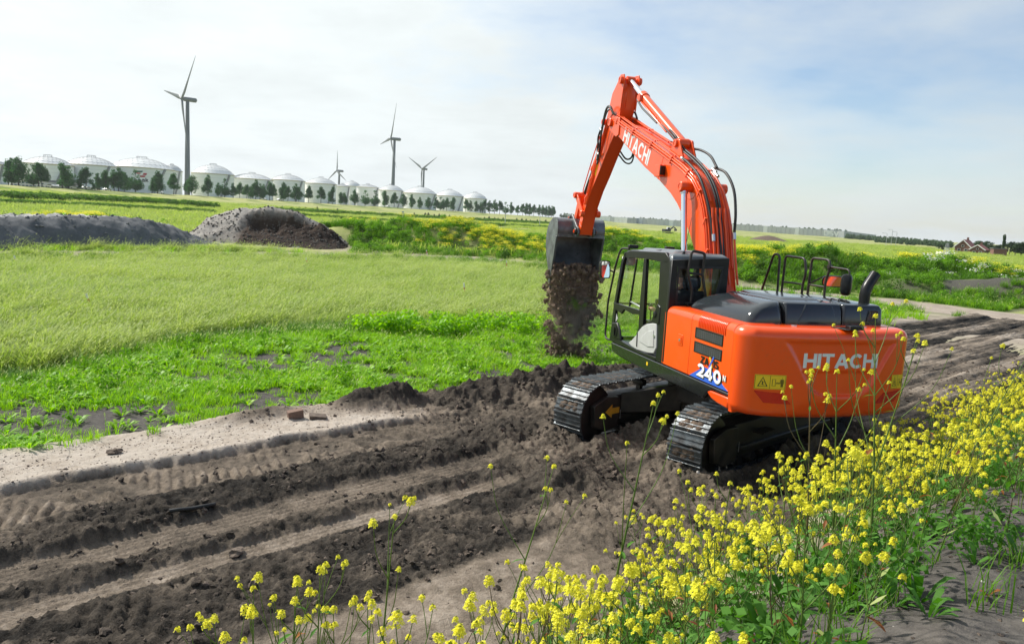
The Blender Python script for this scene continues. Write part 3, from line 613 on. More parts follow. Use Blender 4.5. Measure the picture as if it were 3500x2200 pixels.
for sgn in (1, -1):
    y0 = sgn * G
    fr = MB(); A = TL - TR
    fr.prism([(-A - .12, .30), (-A + .1, .24), (A - .1, .24), (A + .02, .33), (A + .02, .62), (A - .25, .70), (-A + .35, .70), (-A - .12, .64)], y0 - .15, y0 + .15)
    fr.prism([(-A + .3, .34), (A - .45, .34), (A - .45, .40), (-A + .3, .40)], y0 + .15, y0 + .21); fr.prism([(-A + .3, .34), (A - .45, .34), (A - .45, .40), (-A + .3, .40)], y0 - .21, y0 - .15)
    fr.prism([(A - .42, .24), (A - .12, .2), (A + .12, .30), (A + .16, .62), (A - .12, .72), (A - .42, .70)], y0 + .15, y0 + .235); fr.prism([(A - .42, .24), (A - .12, .2), (A + .12, .30), (A + .16, .62), (A - .12, .72), (A - .42, .70)], y0 - .235, y0 - .15)
    tr = fr.build('track_frame', 'black_steel', EXC, bevel=.012)
    w = MB(); w.lathe([(0, -.11), (.34, -.11), (.40, -.09), (.40, -.03), (.43, -.025), (.43, .025), (.40, .03), (.40, .09), (.34, .11), (0, .11)], (A, y0, TR), 28, 'y'); w.build('idler', 'black_steel', tr, smooth=35)
    sp = MB(); sp.lathe([(0, -.16), (.20, -.16), (.24, -.10), (.33, -.05), (.40, -.04), (.40, .04), (.33, .05), (.24, .10), (.20, .17), (0, .17)], (-A, y0, TR), 24, 'y')
    for k in range(21): t = 2 * math.pi * k / 21; sp.box((-A + .415 * math.cos(t), y0, TR + .415 * math.sin(t)), (.05, .07, .05), Matrix.Rotation(-t, 3, 'Y'))
    sp.build('sprocket', 'black_steel', tr, smooth=35)
    for k in range(8):
        ro = MB(); ro.lathe([(0, -.13), (.07, -.13), (.085, -.08), (.085, .08), (.07, .13), (0, .13)], (-A + .42 + k * .355, y0, .17), 14, 'y'); ro.build('track_roller', 'black_steel', tr, smooth=35)
    for k in (-.55, .6):
        ro = MB(); ro.lathe([(0, -.10), (.05, -.10), (.06, -.06), (.06, .06), (.05, .10), (0, .10)], (k, y0, .80), 12, 'y'); ro.box((k, y0, .73), (.07, .08, .14)); ro.build('carrier_roller', 'black_steel', tr, smooth=35)
    st = MB(); st.box((.75, y0 + sgn * .245 if False else y0 + .27, .56), (.34, .16, .02))
    for q in range(6): st.box((.60 + q * .06, y0 + .27, .576), (.014, .16, .014))
    st.build('step', 'black_steel', tr)
    lit = MB(); lit.box((A - .45, y0 + .242, .43), (.012, .006, .14)); lit.build('edge_mark', 'silver', tr)
    ar = MB(); xa, za = A - .27, .50; ar.prism([(xa + .17, za), (xa + .02, za + .10), (xa + .02, za + .045), (xa - .15, za + .045), (xa - .15, za - .045), (xa + .02, za - .045), (xa + .02, za - .10)], y0 + .235, y0 + .240)
    if sgn < 0: ar.build('travel_arrow', 'arrow_yellow', tr)
    for k in range(NS):
        x, z, a = loop_pos(k * per / NS + .05); r_ = TR
        o = obj('track_shoe', mud_me if (_r.random() < .55) else shoe_me, tr, (x, y0, TR + z), (0, -a, 0))
car = MB()
car.lathe([(0, .62), (.62, .62), (.72, .66), (.72, .94), (.62, .99), (0, .99)], (0, 0, 0), 32)
for sx in (1, -1):
    for sy in (1, -1):
        P = [Vector((sx * .25, sy * .30, 0)), Vector((sx * .62, sy * .18, 0)), Vector((sx * 1.25, sy * .86, 0)), Vector((sx * .62, sy * .86, 0))]
        hi, lo = (.93, .93, .72, .72), (.50, .50, .40, .40)
        V = [(p.x, p.y, z) for p, z in zip(P, lo)] + [(p.x, p.y, z) for p, z in zip(P, hi)]
        F = [(3, 2, 1, 0), (4, 5, 6, 7), (0, 1, 5, 4), (1, 2, 6, 5), (2, 3, 7, 6), (3, 0, 4, 7)]
        car.add(V, F if sx * sy < 0 else [tuple(reversed(f)) for f in F])
car.build('centre_frame', 'black_steel', EXC, bevel=.02)
sw = MB(); sw.lathe([(.45, .95), (.66, .96), (.70, 1.0), (.70, 1.08), (.45, 1.10)], (0, 0, 0), 40); sw.build('slew_ring', 'black_steel', EXC, smooth=40)

# ---- upper deck, side skirt and body panels
dk = U(); dk.prism([(1.33, 1.17), (1.1, 1.13), (.3, 1.10), (-1.9, 1.085), (-2.36, 1.14), (-2.36, 1.30), (1.36, 1.30)], -1.14, 1.14); dk.build('upper_frame', 'black_steel', EXC, bevel=.02)
for sg, nm in ((1, 'side_skirt'), (-1, 'side_skirt')):
    sk = U(); sk.prism([(1.36, 1.19), (1.30, 1.155), (1.05, 1.125), (.3, 1.10), (-1.75, 1.09), (-1.86, 1.20), (-1.95, 1.255), (-2.355, 1.262), (-2.355, 1.302), (1.38, 1.302)], sg * 1.14, sg * 1.205)
    sk.build('side_skirt', 'skirt_paint', EXC, bevel=.025, seg=3)
lp = U(); lp.prism([(-1.80, 1.235), (-1.86, 1.185), (-1.95, 1.14), (-2.10, 1.115), (-2.355, 1.105), (-2.355, 1.245)], 1.135, 1.198); lp.build('lower_corner_panel', O, EXC, bevel=.02)
def side_panel(name, x0, x1, y, ztop, zbot, r=.10, mat=O):
    """panel whose top edge rolls over inwards"""
    sg = 1 if y > 0 else -1; pr = [(y - sg * .16, zbot), (y - sg * .004, zbot), (y, zbot + .006)]
    for k in range(7):
        a = math.radians(90 * k / 6); pr.append((y - sg * r * (1 - math.cos(a)), ztop - r + r * math.sin(a)))
    pr += [(y - sg * .55, ztop + .012), (y - sg * .55, ztop - .06), (y - sg * .16, ztop - .16)]
    b = U(); b.prism(pr, x0, x1, 'x'); return b.build(name, mat, EXC, bevel=.008, smooth=30)
p1 = side_panel('tool_door', -.505, -1.297, 1.20, 2.155, 1.312)
lk = U(); lk.box((-1.02, 1.203, 1.735), (.15, .008, .15)); lk.build('latch_plate', O, p1, bevel=.004)
lk = U(); lk.box((-1.02, 1.210, 1.735), (.09, .008, .09)); lk.build('latch', 'orange_paint', p1, bevel=.003); lk = U(); lk.cyl((-1.02, 1.21, 1.735), (-1.02, 1.219, 1.735), .02, n=12); lk.build('lock', 'silver', p1)
p2 = side_panel('radiator_door', -1.303, -2.352, 1.20, 2.155, 1.312)
for z0, z1 in ((1.845, 1.965), (1.66, 1.78)):
    g = U(); g.ring([(-1.42, z1 + .012), (-2.13, z1 + .012), (-2.13, z0 - .012), (-1.42, z0 - .012)], [(-1.445, z1 - .004), (-2.105, z1 - .004), (-2.105, z0 + .004), (-1.445, z0 + .004)], 1.199, 1.207); fr = g.build('grille', 'black_plastic', p2, bevel=.004)
    g = U(); g.prism([(-1.44, z0), (-2.11, z0), (-2.11, z1), (-1.44, z1)], 1.200, 1.2035); g.build('grille_screen', 'grille_mesh', fr)
for k in range(17):
    sl = U(); x = -1.50 - k * .041
    pts = [(x, 1.2045, 1.985), (x, 1.2045, 2.055)] + [(x, 1.2035 - .10 * (1 - math.cos(math.radians(a))), 2.056 + .10 * math.sin(math.radians(a))) for a in (15, 30, 45, 60, 72)]
    sl.tube(pts, .011, 6); sl.build('louvre', O, p2, smooth=60)
side_panel('right_door', -.5, -2.352, -1.20, 2.155, 1.312)
# printed on the left side: ZAXIS 240N on a blue wedge
Y0 = 1.2062
def on_side(x0, z0, h, wx, shear=0.0): return lambda u, v, L: (x0 - (u * wx + shear * v) * h, Y0 + L, z0 + v * h)
b = U(); b.prism([(-1.36, 1.318), (-2.345, 1.318), (-1.90, 1.50), (-1.72, 1.50)], Y0 - .004, Y0); b.build('blue_wedge', 'sticker_blue', p2)
for dx, dz, L, mt, wd in ((-.020, -.014, .0015, 'sticker_black', .27), (0, 0, .004, 'sticker_white', .245)):
    b = U(); letters(b, '240', wd, on_side(-1.575 + dx, 1.36 + dz, .165, 1.38, -.05), .10, 1, 0, L); b.build('model_number', mt, p2)
for dx, dz, L, mt in ((-.008, -.006, .0015, 'sticker_black'), (0, 0, .004, 'sticker_white')):
    b = U(); letters(b, 'N', .22, on_side(-2.215 + dx, 1.425 + dz, .075, 1.05, -.05), .1, 1, 0, L); b.build('model_letter', mt, p2)
b = U(); fz = on_side(-1.625, 1.535, .095, 1.25, -.02); letters(b, 'ZA', .25, fz, .08, 1, 0, .001); b.build('model_name', 'sticker_black', p2); b = U(); letters(b, 'IS', .25, lambda u, v, L: fz(u + text_width('ZAX', .08) + .10, v, L), .08, 1, 0, .001); b.build('model_name', 'sticker_black', p2)
ux = text_width('ZA', .08) + .10
b = U(); strokes(b, [(ux + .05, 1.25), (ux + .38, .55)], .26, fz, .0020); strokes(b, [(ux + .38, .6), (ux + .66, -.1)], .26, fz, .0021); b.build('model_name_slash', 'sticker_yellow', p2)
b = U(); strokes(b, [(ux + .92, 1.45), (ux + .02, -.25)], .26, fz, .0032); b.build('model_name_stroke', 'sticker_blue', p2)
b = U(); b.box((-.06, 1.209, 1.215), (.05, .004, .05)); b.build('small_sticker', 'sticker_yellow', EXC)

# ---- counterweight
CWX = -2.362
def cw_plan(q):
    """outline from the left seam round the back to the right seam, q in 0..1 -> x, y, outward normal"""
    pts = _cwp; f = q * (len(pts) - 1); i = min(int(f), len(pts) - 2); p = pts[i].lerp(pts[i + 1], f - i)
    a, c = pts[max(i - 1, 0)], pts[min(i + 2, len(pts) - 1)]; d = (c - a).normalized(); return p, Vector((d.y, -d.x))
_raw = [(-2.362, 1.205), (-2.44, 1.20), (-2.52, 1.165)] + [(-2.60 - .13 * (1 - (abs(y) / 1.08) ** 2.4), y) for y in np.linspace(1.08, -1.08, 25)] + [(-2.52, -1.165), (-2.44, -1.20), (-2.362, -1.205)]
_cwp = catmull([Vector((a, b_, 0)) for a, b_ in _raw], 6); _cwp = [Vector((p.x, p.y)) for p in _cwp]
_len = [0]
for a_, b_ in zip(_cwp[:-1], _cwp[1:]): _len.append(_len[-1] + (b_ - a_).length)
_u = np.linspace(0, _len[-1], 181); _cwp = [Vector((float(np.interp(u, _len, [p.x for p in _cwp])), float(np.interp(u, _len, [p.y for p in _cwp])))) for u in _u]
CY = -.10
def cw_recess(y, z):
    """depth of the pressed-in panel with the name on it"""
    h = abs(y - CY); hw = np.interp(z, [1.30, 1.36, 1.42, 1.60, 1.80, 1.99, 2.02], [.0, .30, .42, .55, .67, .80, .82])
    e = min((hw - h) / .05, (z - 1.33) / .03, (2.02 - z) / .05); d = .030 * float(sstep(0, 1, e))
    e2 = min((.60 - h) / .03, (1.655 - z) / .035, 1); d += .022 * float(sstep(0, 1, e2)) * float(sstep(0, 1, e))
    return d
zs = [1.085, 1.095, 1.115, 1.15] + list(np.linspace(1.18, 2.04, 50)) + [2.07, 2.10, 2.125, 2.145, 2.155]
ins = {1.085: .16, 1.095: .09, 1.115: .04, 1.15: .01, 2.07: .004, 2.10: .018, 2.125: .04, 2.145: .075, 2.155: .12}
cw = U(); V = []; nq = len(_cwp)
for z in zs:
    for i in range(nq):
        p, nn = cw_plan(i / (nq - 1)); dz = -.05 * (1 - (p.y / 1.2) ** 2) * max(0, (1.35 - z) / .27) if p.x < -2.37 else 0
        k = ins.get(z, 0) + (cw_recess(p.y, z) if p.x < -2.55 else 0) + (.05 * float(sstep(1.32, 1.12, z)) * float(sstep(.9, 0.2, abs(p.y))))
        if p.x > -2.45: k = min(k, .02) if z < 1.2 else k
        V.append((max(p.x + (-nn.x) * k, p.x) if False else p.x - nn.x * k, p.y - nn.y * k, z + dz))
F = [(r * nq + i, (r + 1) * nq + i, (r + 1) * nq + i + 1, r * nq + i + 1) for r in range(len(zs) - 1) for i in range(nq - 1)]
cw.add(V, F)
top = [V[(len(zs) - 1) * nq + i] for i in range(nq)]; bot = [V[i] for i in range(nq)]
cw.add(top + [(-1.9, -1.05, 2.157), (-1.9, 1.05, 2.157)], [tuple(range(nq)) + (nq, nq + 1)]); cw.add(bot, [tuple(reversed(range(nq)))])
fe = [r * nq for r in range(len(zs))]; fs = [r * nq + nq - 1 for r in range(len(zs))]
CW = cw.build('counterweight', O, EXC, smooth=40)
def on_cw(y, z, L=0.0):
    best = min(range(nq), key=lambda i: abs(_cwp[i].y - y) + (0 if _cwp[i].x < -2.45 else 1)); i0 = max(min(best, nq - 2), 1)
    p, nn = cw_plan(best / (nq - 1)); x = float(np.interp(-y, [-q.y for q in _cwp[8:-8]], [q.x for q in _cwp[8:-8]])); k = cw_recess(y, z)
    return (x - nn.x * (k - .003 - L), y - nn.y * (k - .003 - L), z)
b = U(); TW = text_width('HITACHI', .06); hh = .178; wx = 1.075 / (TW * hh); letters(b, 'HITACHI', .215, lambda u, v, L: on_cw(CY + .5375 - u * hh * wx, 1.685 + v * hh, L), .06, 4); b.build('maker_lettering', 'letter_white', CW)
def cw_patch(name, y0, z0, y1, z1, mat, L, parent, n=8, skew=0):
    b = U(); P = []
    for i in range(n + 1):
        f = i / n
        for z in (z0, z1): P.append(on_cw(y0 + (y1 - y0) * f - skew * (z - z0), z, L))
    b.add(P, [(2 * i, 2 * i + 1, 2 * i + 3, 2 * i + 2) for i in range(n)]); return b.build(name, mat, parent)
def warn(y0, y1, z0, z1):
    pl = cw_patch('warning_sticker', y0, z0, y1, z1, 'sticker_yellow', .001, CW); w = y1 - y0; h = z1 - z0
    def f(u, v, L): return on_cw(y0 + w * u, z0 + h * v, .0025 + L)
    b = U()
    for q in ([(.02, .05), (.98, .05), (.98, .95), (.02, .95), (.02, .05)], [(.49, .05), (.49, .95)]): strokes(b, q, .012, f, 0, 0, 2)
    strokes(b, [(.12, .2), (.40, .2), (.26, .82), (.12, .2)], .035, f, .0003); strokes(b, [(.2, .34), (.32, .30)], .03, f, .0005); strokes(b, [(.24, .56), (.27, .3)], .03, f, .0007); strokes(b, [(.24, .46), (.32, .52)], .025, f, .0009)
    strokes(b, [(.56, .24), (.66, .24), (.66, .7), (.56, .7), (.56, .24)], .015, f, 0, 0); strokes(b, [(.69, .44), (.79, .44)], .035, f, .0003); strokes(b, [(.72, .38), (.69, .44), (.72, .5)], .02, f, .0005); strokes(b, [(.76, .38), (.79, .44), (.76, .5)], .02, f, .0007)
    strokes(b, [(.85, .62), (.85, .18)], .028, f, .0003); strokes(b, [(.89, .62), (.89, .18)], .028, f, .0005); strokes(b, [(.82, .66), (.92, .66)], .06, f, .0007); strokes(b, [(.865, .78), (.875, .78)], .1, f, .0009); strokes(b, [(.815, .64), (.815, .40)], .015, f, .0011); strokes(b, [(.925, .64), (.925, .40)], .015, f, .0013)
    b.build('warning_print', 'sticker_black', pl)
warn(1.03, .65, 1.42, 1.595); warn(-.88, -1.10, 1.42, 1.595)
def refl(a, sgn):
    b = U(); Q = [(a, 1.40), (a - sgn * .34, 1.375), (a - sgn * .47, 1.245), (a - sgn * .13, 1.255)]; P = []
    n = 10
    for i in range(n + 1):
        f = i / n; t_ = (Q[0][0] + (Q[1][0] - Q[0][0]) * f, Q[0][1] + (Q[1][1] - Q[0][1]) * f); u_ = (Q[3][0] + (Q[2][0] - Q[3][0]) * f, Q[3][1] + (Q[2][1] - Q[3][1]) * f)
        P += [on_cw(*t_, .001), on_cw(*u_, .001)]
    F = [(2 * i, 2 * i + 2, 2 * i + 3, 2 * i + 1) for i in range(n)]; b.add(P, F if sgn > 0 else [tuple(reversed(f)) for f in F]); b.build('red_reflector', 'reflector_red', CW)
refl(1.03, 1); refl(-1.10, -1)
cm = U(); cm.prism([(-2.50, -.30), (-2.74, -.33), (-2.76, -.10), (-2.52, -.02)], 2.158, 2.166, 'z'); cm.box((-2.72, -.20, 2.185), (.10, .19, .045)); cm.build('rear_camera', 'black_plastic', EXC, bevel=.015)
for yy in (.45, -.55):
    cp = U(); cp.cyl((-2.45, yy, 2.15), (-2.45, yy, 2.168), .035, n=14); cp.build('lifting_cap', 'silver', CW)

# ---- engine hood
hd = U()
def loft(mb, rings, cap=True, mi=0):
    n = len(rings[0]); V = [p for r in rings for p in r]; F = [(r * n + i, r * n + (i + 1) % n, (r + 1) * n + (i + 1) % n, (r + 1) * n + i) for r in range(len(rings) - 1) for i in range(n)]
    if cap: F += [tuple(reversed(range(n))), tuple(range((len(rings) - 1) * n, len(rings) * n))]
    return mb.add(V, F, mi)
def rrect(x0, x1, y0, y1, r, z, n=5):
    P = []
    for cx, cy, a in ((x1 - r, y1 - r, 0), (x0 + r, y1 - r, 90), (x0 + r, y0 + r, 180), (x1 - r, y0 + r, 270)):
        for i in range(n + 1): t = math.radians(a + 90 * i / n); P.append((cx + r * math.cos(t), cy + r * math.sin(t), z))
    return P
loft(hd, [rrect(-2.29, -.72, .47, .965, .10, 2.14), rrect(-2.29, -.73, .47, .96, .10, 2.19), rrect(-2.28, -.80, .47, .93, .11, 2.26), rrect(-2.26, -.90, .47, .86, .12, 2.33), rrect(-2.22, -1.0, .47, .74, .12, 2.385), rrect(-2.17, -1.08, .47, .64, .08, 2.41), rrect(-2.12, -1.12, .48, .58, .04, 2.42)])
HD = hd.build('engine_hood', 'grey_paint', EXC, smooth=50)
mid = U(); loft(mid, [rrect(-2.295, -.74, -.35, .46, .03, 2.14), rrect(-2.295, -.74, -.35, .46, .03, 2.18), rrect(-2.27, -.80, -.35, .46, .03, 2.34), rrect(-2.235, -.88, -.35, .46, .04, 2.405), rrect(-2.19, -.95, -.33, .44, .05, 2.425)])
mid.build('hood_panel', 'grey_paint', HD, bevel=.008, smooth=40)
rs = U(); loft(rs, [rrect(-2.302, -1.2, -.27, .30, .03, 2.155), rrect(-2.302, -1.2, -.27, .30, .03, 2.19), rrect(-2.282, -1.2, -.24, .22, .03, 2.345), rrect(-2.25, -1.2, -.22, .18, .03, 2.40)]); rs.build('hood_relief', 'grey_paint', HD, smooth=40)
tp = U(); loft(tp, [rrect(-2.0, -.95, -.25, .36, .05, 2.42), rrect(-1.93, -1.0, -.20, .30, .05, 2.452), rrect(-1.88, -1.05, -.16, .26, .04, 2.456)]); tp.build('hood_bulge', 'grey_paint', HD, smooth=40)
rt = U(); loft(rt, [rrect(-2.295, -.9, -.965, -.36, .05, 2.14), rrect(-2.295, -.9, -.965, -.36, .05, 2.18), rrect(-2.285, -.95, -.955, -.36, .05, 2.36), rrect(-2.26, -1.0, -.93, -.37, .05, 2.41), rrect(-2.22, -1.05, -.90, -.39, .05, 2.422)]); rt.build('hood_panel', 'grey_paint', HD, bevel=.008, smooth=40)
ct = U(); ct.ring([(-.70, 2.21), (-.86, 2.21), (-.87, 2.35), (-.74, 2.355)], [(-.715, 2.225), (-.845, 2.225), (-.855, 2.338), (-.75, 2.34)], -2.305, -2.285, 'x'); vf = ct.build('vent_frame', 'grey_paint', HD, bevel=.004)
ct = U(); ct.prism([(-.715, 2.225), (-.845, 2.225), (-.855, 2.338), (-.75, 2.34)], -2.292, -2.294, 'x'); ct.build('vent_screen', 'grille_mesh', vf)
fl = U(); fl.prism([(-2.33, .985), (-.70, .985), (-.70, -.985), (-2.33, -.985)], 2.125, 2.145, 'z'); fl.build('hood_seal', 'rubber', HD, bevel=.008)
for yy in (-.50, -.62):
    kk = U(); kk.tube([(-2.0, yy, 2.42), (-1.98, yy, 2.445), (-1.85, yy, 2.445), (-1.83, yy, 2.42)], .012, 8); kk.build('hood_handle', 'black_plastic', HD, smooth=60)
ex = U(); ex.tube(fillet([(-2.03, -.86, 2.40), (-2.03, -.86, 2.60), (-1.99, -1.02, 2.80)], .08, 6), .068, 18, caps=False); ex.tube(fillet([(-2.03, -.86, 2.40), (-2.03, -.86, 2.60), (-1.99, -1.02, 2.80)], .08, 6)[::-1], .060, 18, caps=False)
ex.lathe([(.058, 0), (.0685, 0)], (0, 0, 0), 18) if False else None
ex.build('exhaust_pipe', 'black_plastic', EXC, smooth=40)

# ---- right side: tank, tool box, handrails, mirrors
tk = U(); tk.prism([(-.55, 1.30), (-.55, 2.17), (.55, 2.17), (.85, 1.95), (1.25, 1.70), (1.28, 1.30)], -1.18, -.36); tk.build('fuel_tank', O, EXC, bevel=.03, seg=3)
wk = U(); wk.prism([(-.50, 2.172), (.50, 2.172), (.50, 2.185), (-.50, 2.185)], -1.12, -.42); wk.build('walkway', 'black_plastic', EXC)
bm_ = 'black_steel'
def rail(path, r=.019, parent=EXC, name='handrail', f=.06): b = U(); b.tube(fillet(path, f, 4), r, 10); return b.build(name, bm_, parent, smooth=50)
RY_ = -1.10
rail([(.80, RY_, 2.05), (.45, RY_, 2.93), (.29, RY_, 2.91), (.25, RY_, 2.15)], f=.08)
r2 = rail([(.15, RY_, 2.15), (.135, RY_, 2.91), (-.36, RY_, 2.90), (-.42, RY_, 2.68), (-.37, RY_, 2.52), (-.37, RY_, 2.15)], f=.07); rail([(.15, RY_, 2.50), (-.37, RY_, 2.51)], .015, r2, 'cross_bar')
r3 = rail([(-.50, RY_, 2.15), (-.53, RY_, 2.92), (-.93, RY_, 2.915), (-.965, RY_, 2.80), (-.89, RY_, 2.60), (-.91, RY_, 2.15)], f=.07); rail([(-.50, RY_, 2.52), (-.90, RY_, 2.52)], .015, r3, 'cross_bar')
ma = rail([(-.95, RY_, 2.82), (-1.38, RY_, 2.81), (-1.41, RY_, 2.60)], .013, r3, 'mirror_arm'); mk = U(); mk.cyl((-.955, RY_ - .03, 2.82), (-.955, RY_ + .03, 2.82), .03, n=10); mk.build('clamp', bm_, r3)
def oval_mirror(c, w, h, nrm, name, parent):
    nrm = Vector(nrm).normalized(); sx = Vector((0, 0, 1)).cross(nrm).normalized(); sz = nrm.cross(sx); c = Vector(c); P = []; n = 28
    def sup(k, s, off): t = 2 * math.pi * k / n; e = .55; return c + sx * (w / 2 * s * math.copysign(abs(math.cos(t)) ** e, math.cos(t))) + sz * (h / 2 * s * math.copysign(abs(math.sin(t)) ** e, math.sin(t))) + nrm * off
    b = U(); loft(b, [[sup(k, .62, -.06) for k in range(n)], [sup(k, .90, -.045) for k in range(n)], [sup(k, 1, -.015) for k in range(n)], [sup(k, 1, .012) for k in range(n)], [sup(k, .9, .012) for k in range(n)], [sup(k, .9, .004) for k in range(n)]]); o = b.build(name, 'black_plastic', parent, smooth=40)
    g = U(); g.add([sup(k, .9, .006) for k in range(n)], [tuple(range(n))]); g.build('mirror_glass', 'mirror', o); return o
oval_mirror((-1.37, RY_ + .02, 2.60), .15, .30, (.72, -.68, -.05), 'mirror', EXC)
ca = rail([(-.51, RY_, 2.53), (-.66, RY_ - .16, 2.67)], .012, r3, 'mirror_arm')
oval_mirror((-.78, RY_ - .22, 2.60), .32, .17, (-.88, .41, -.25), 'mirror', EXC)

# ---- boom, arm, bucket
BT = [(-.17, 1.95), (.02, 2.42), (.17, 2.88), (.27, 3.25), (.42, 3.59), (.60, 3.85), (.86, 4.07), (1.28, 4.27), (1.79, 4.46), (2.62, 4.76), (3.6, 5.09), (4.30, 5.34), (4.60, 5.41)]
BL = [(4.70, 5.26), (4.56, 5.09), (4.07, 4.91), (3.44, 4.60), (2.81, 4.30), (2.12, 4.03), (1.68, 3.82), (1.41, 3.65), (1.13, 3.42), (.87, 3.16), (.68, 2.92), (.46, 2.40), (.28, 1.90), (.08, 1.74), (-.12, 1.78)]
HB = .205
bm = U(); bm.prism(BT + BL, HB - .018, HB); bm.prism(BT + BL, -HB, -HB + .018)
inn = [(x, z) for x, z in BT[:-2]] + [(4.02, 5.20), (3.98, 4.94)] + [(x, z) for x, z in BL[3:]]
cxm = lambda P: P
def inset(P, d):
    n = len(P); out = []
    for i in range(n):
        a, b_, c = Vector(P[i - 1]), Vector(P[i]), Vector(P[(i + 1) % n]); d1 = (b_ - a).normalized(); d2 = (c - b_).normalized(); nn = Vector((d1.y + d2.y, -(d1.x + d2.x))).normalized(); out.append((b_.x + nn.x * d, b_.y + nn.y * d))
    return out
bm.prism(inset(inn, .022), -HB + .012, HB - .012)
BM = bm.build('boom', O, EXC, bevel=.008)
def pin(c, r, y0, y1, name, parent, mat=O, cap=True):
    b = U(); x, z = c; s = 1 if y1 > y0 else -1
    b.lathe([(0, y0), (r, y0), (r, y1 - s * .012), (r * .86, y1), (r * .55, y1), (r * .5, y1 - s * .008), (0, y1 - s * .008)], (x, 0, z), 22, 'y'); return b.build(name, mat, parent, smooth=35)
for sg in (1, -1):
    pin((4.54, 5.26), .085, sg * (HB - .02), sg * (HB + .07), 'pin', BM); pin((.95, 3.90), .085, sg * (HB - .02), sg * (HB + .21), 'cylinder_boss', BM)
    w = U(); w.lathe([(.11, HB), (.19, HB + .006), (.20, HB)], (.95, 0, 3.90), 24, 'y'); 
    if sg > 0: w.build('boss_plate', O, BM, smooth=35)
tipp = U(); tipp.prism([(4.10, 5.30), (4.55, 5.43), (4.72, 5.28), (4.58, 5.10), (4.25, 4.95), (4.12, 4.98)], HB + .001, HB + .022); tipp.build('tip_plate', O, BM, bevel=.006)
# arm-cylinder bracket on the back of the boom
bk = U()
for sg in (1, -1): bk.prism([(1.42, 4.31), (1.66, 4.70), (1.76, 4.735), (1.84, 4.67), (2.02, 4.53)], sg * .10, sg * .13)
bk.build('cylinder_bracket', O, BM, bevel=.006)
for sg in (1, -1): pin((1.76, 4.655), .07, sg * .1, sg * .17, 'pin', BM)
# weld seams, box with the boom lamp
ws = U(); ws.tube([(2.20, HB + .001, 4.06), (2.02, HB + .001, 4.53)], .004, 6); ws.build('weld_seam', O, BM)
lb = U(); lb.box((2.05, HB + .055, 4.20), (.21, .10, .20)); LB = lb.build('lamp_guard', O, BM, bevel=.006)
lb = U(); lb.box((1.935, HB + .056, 4.20), (.03, .085, .15)); lb.build('boom_lamp', 'black_plastic', LB, bevel=.01)
b = U(); TWb = text_width('HITACHI', .07); d0 = Vector((3.84, 5.06)) ; d1 = Vector((2.60, 4.52)); L_ = (d1 - d0).length; dr = (d1 - d0) / L_; up_ = Vector((-dr.y, dr.x)); up_ = up_ if up_.y > 0 else -up_; hb = .28; kx = L_ / (TWb * hb)
base = d0 - up_ * .225
letters(b, 'HITACHI', .20, lambda u, v, L: (base.x + dr.x * u * hb * kx + up_.x * v * hb, HB + .003 + L, base.y + dr.y * u * hb * kx + up_.y * v * hb), .07); b.build('maker_lettering', 'letter_white', BM)
# steel lines along the boom
def boom_pt(f, off, y):
    P = BT[1:]; k = f * (len(P) - 1); i = min(int(k), len(P) - 2); a, c = Vector(P[i]), Vector(P[i + 1]); p = a.lerp(c, k - i); d = (Vector(P[min(i + 2, len(P) - 1)]) - Vector(P[max(i - 1, 0)])).normalized(); nn = Vector((-d.y, d.x)); p = p + nn * off
    return (p.x, y, p.y)
def along(f0, f1, off, y, n=26): return [boom_pt(f0 + (f1 - f0) * i / n, off, y) for i in range(n + 1)]
for y, off, f0, f1 in ((HB + .018, -.035, .02, .93), (HB + .018, -.085, .02, .97), (.150, .022, .30, .97), (.105, .022, .30, .97), (-.155, .022, .05, .97), (-.11, .022, .05, .97), (-HB - .02, -.05, .02, .95)):
    b = U(); b.tube(along(f0, f1, off, y), .0135, 8); b.build('hydraulic_pipe', O, BM, smooth=60)
for f in (.10, .22, .36, .50, .62, .72, .80, .90):
    p = boom_pt(f, -.06, HB + .02); b = U(); b.box(p, (.035, .035, .13), Matrix.Rotation(-.6, 3, 'Y')); b.build('pipe_clamp', O, BM, bevel=.004)
    if f > .4:
        for y in (.128, -.132): p = boom_pt(f, .02, y); b = U(); b.box(p, (.05, .10, .035), Matrix.Rotation(-.35, 3, 'Y')); b.build('pipe_clamp', O, BM, bevel=.004)
for y, x0 in ((.02, -.06), (-.06, -.06), (.15, -.10), (.09, -.08)):
    b = U(); b.tube(along(.0, .22, .05, y) + [boom_pt(.26, .10, y)], .017, 8); b.build('hydraulic_pipe', O, BM, smooth=60)
# hoses: black bundles down the back of the boom
def hose(pts, r=.016, parent=BM, n=7): b = U(); b.tube(catmull(pts, n), r, 8); return b.build('hose', 'rubber', parent, smooth=70)
hose([boom_pt(.58, .06, .16), boom_pt(.52, .08, .19), boom_pt(.43, .08, .20), boom_pt(.34, .05, .19), boom_pt(.24, .04, .17), boom_pt(.16, .03, .16)], .021)
hose([(2.62, -.01, 5.10), (2.2, .06, 4.93), (1.9, .10, 4.80), boom_pt(.62, .16, .05), boom_pt(.54, .12, .02), boom_pt(.44, .08, .0), boom_pt(.3, .06, -.01), boom_pt(.12, .05, 0), boom_pt(0, .05, 0)], .020)
hose([(2.70, .05, 5.12), (2.2, .10, 4.90), (1.9, .13, 4.77), boom_pt(.62, .14, .09), boom_pt(.54, .10, .06), boom_pt(.44, .07, .04), boom_pt(.3, .05, .03), boom_pt(.12, .05, .04), boom_pt(0, .05, .04)], .018)
hose([boom_pt(.64, .12, -.15), boom_pt(.59, .20, -.16), boom_pt(.53, .22, -.17), boom_pt(.47, .15, -.17)], .021)
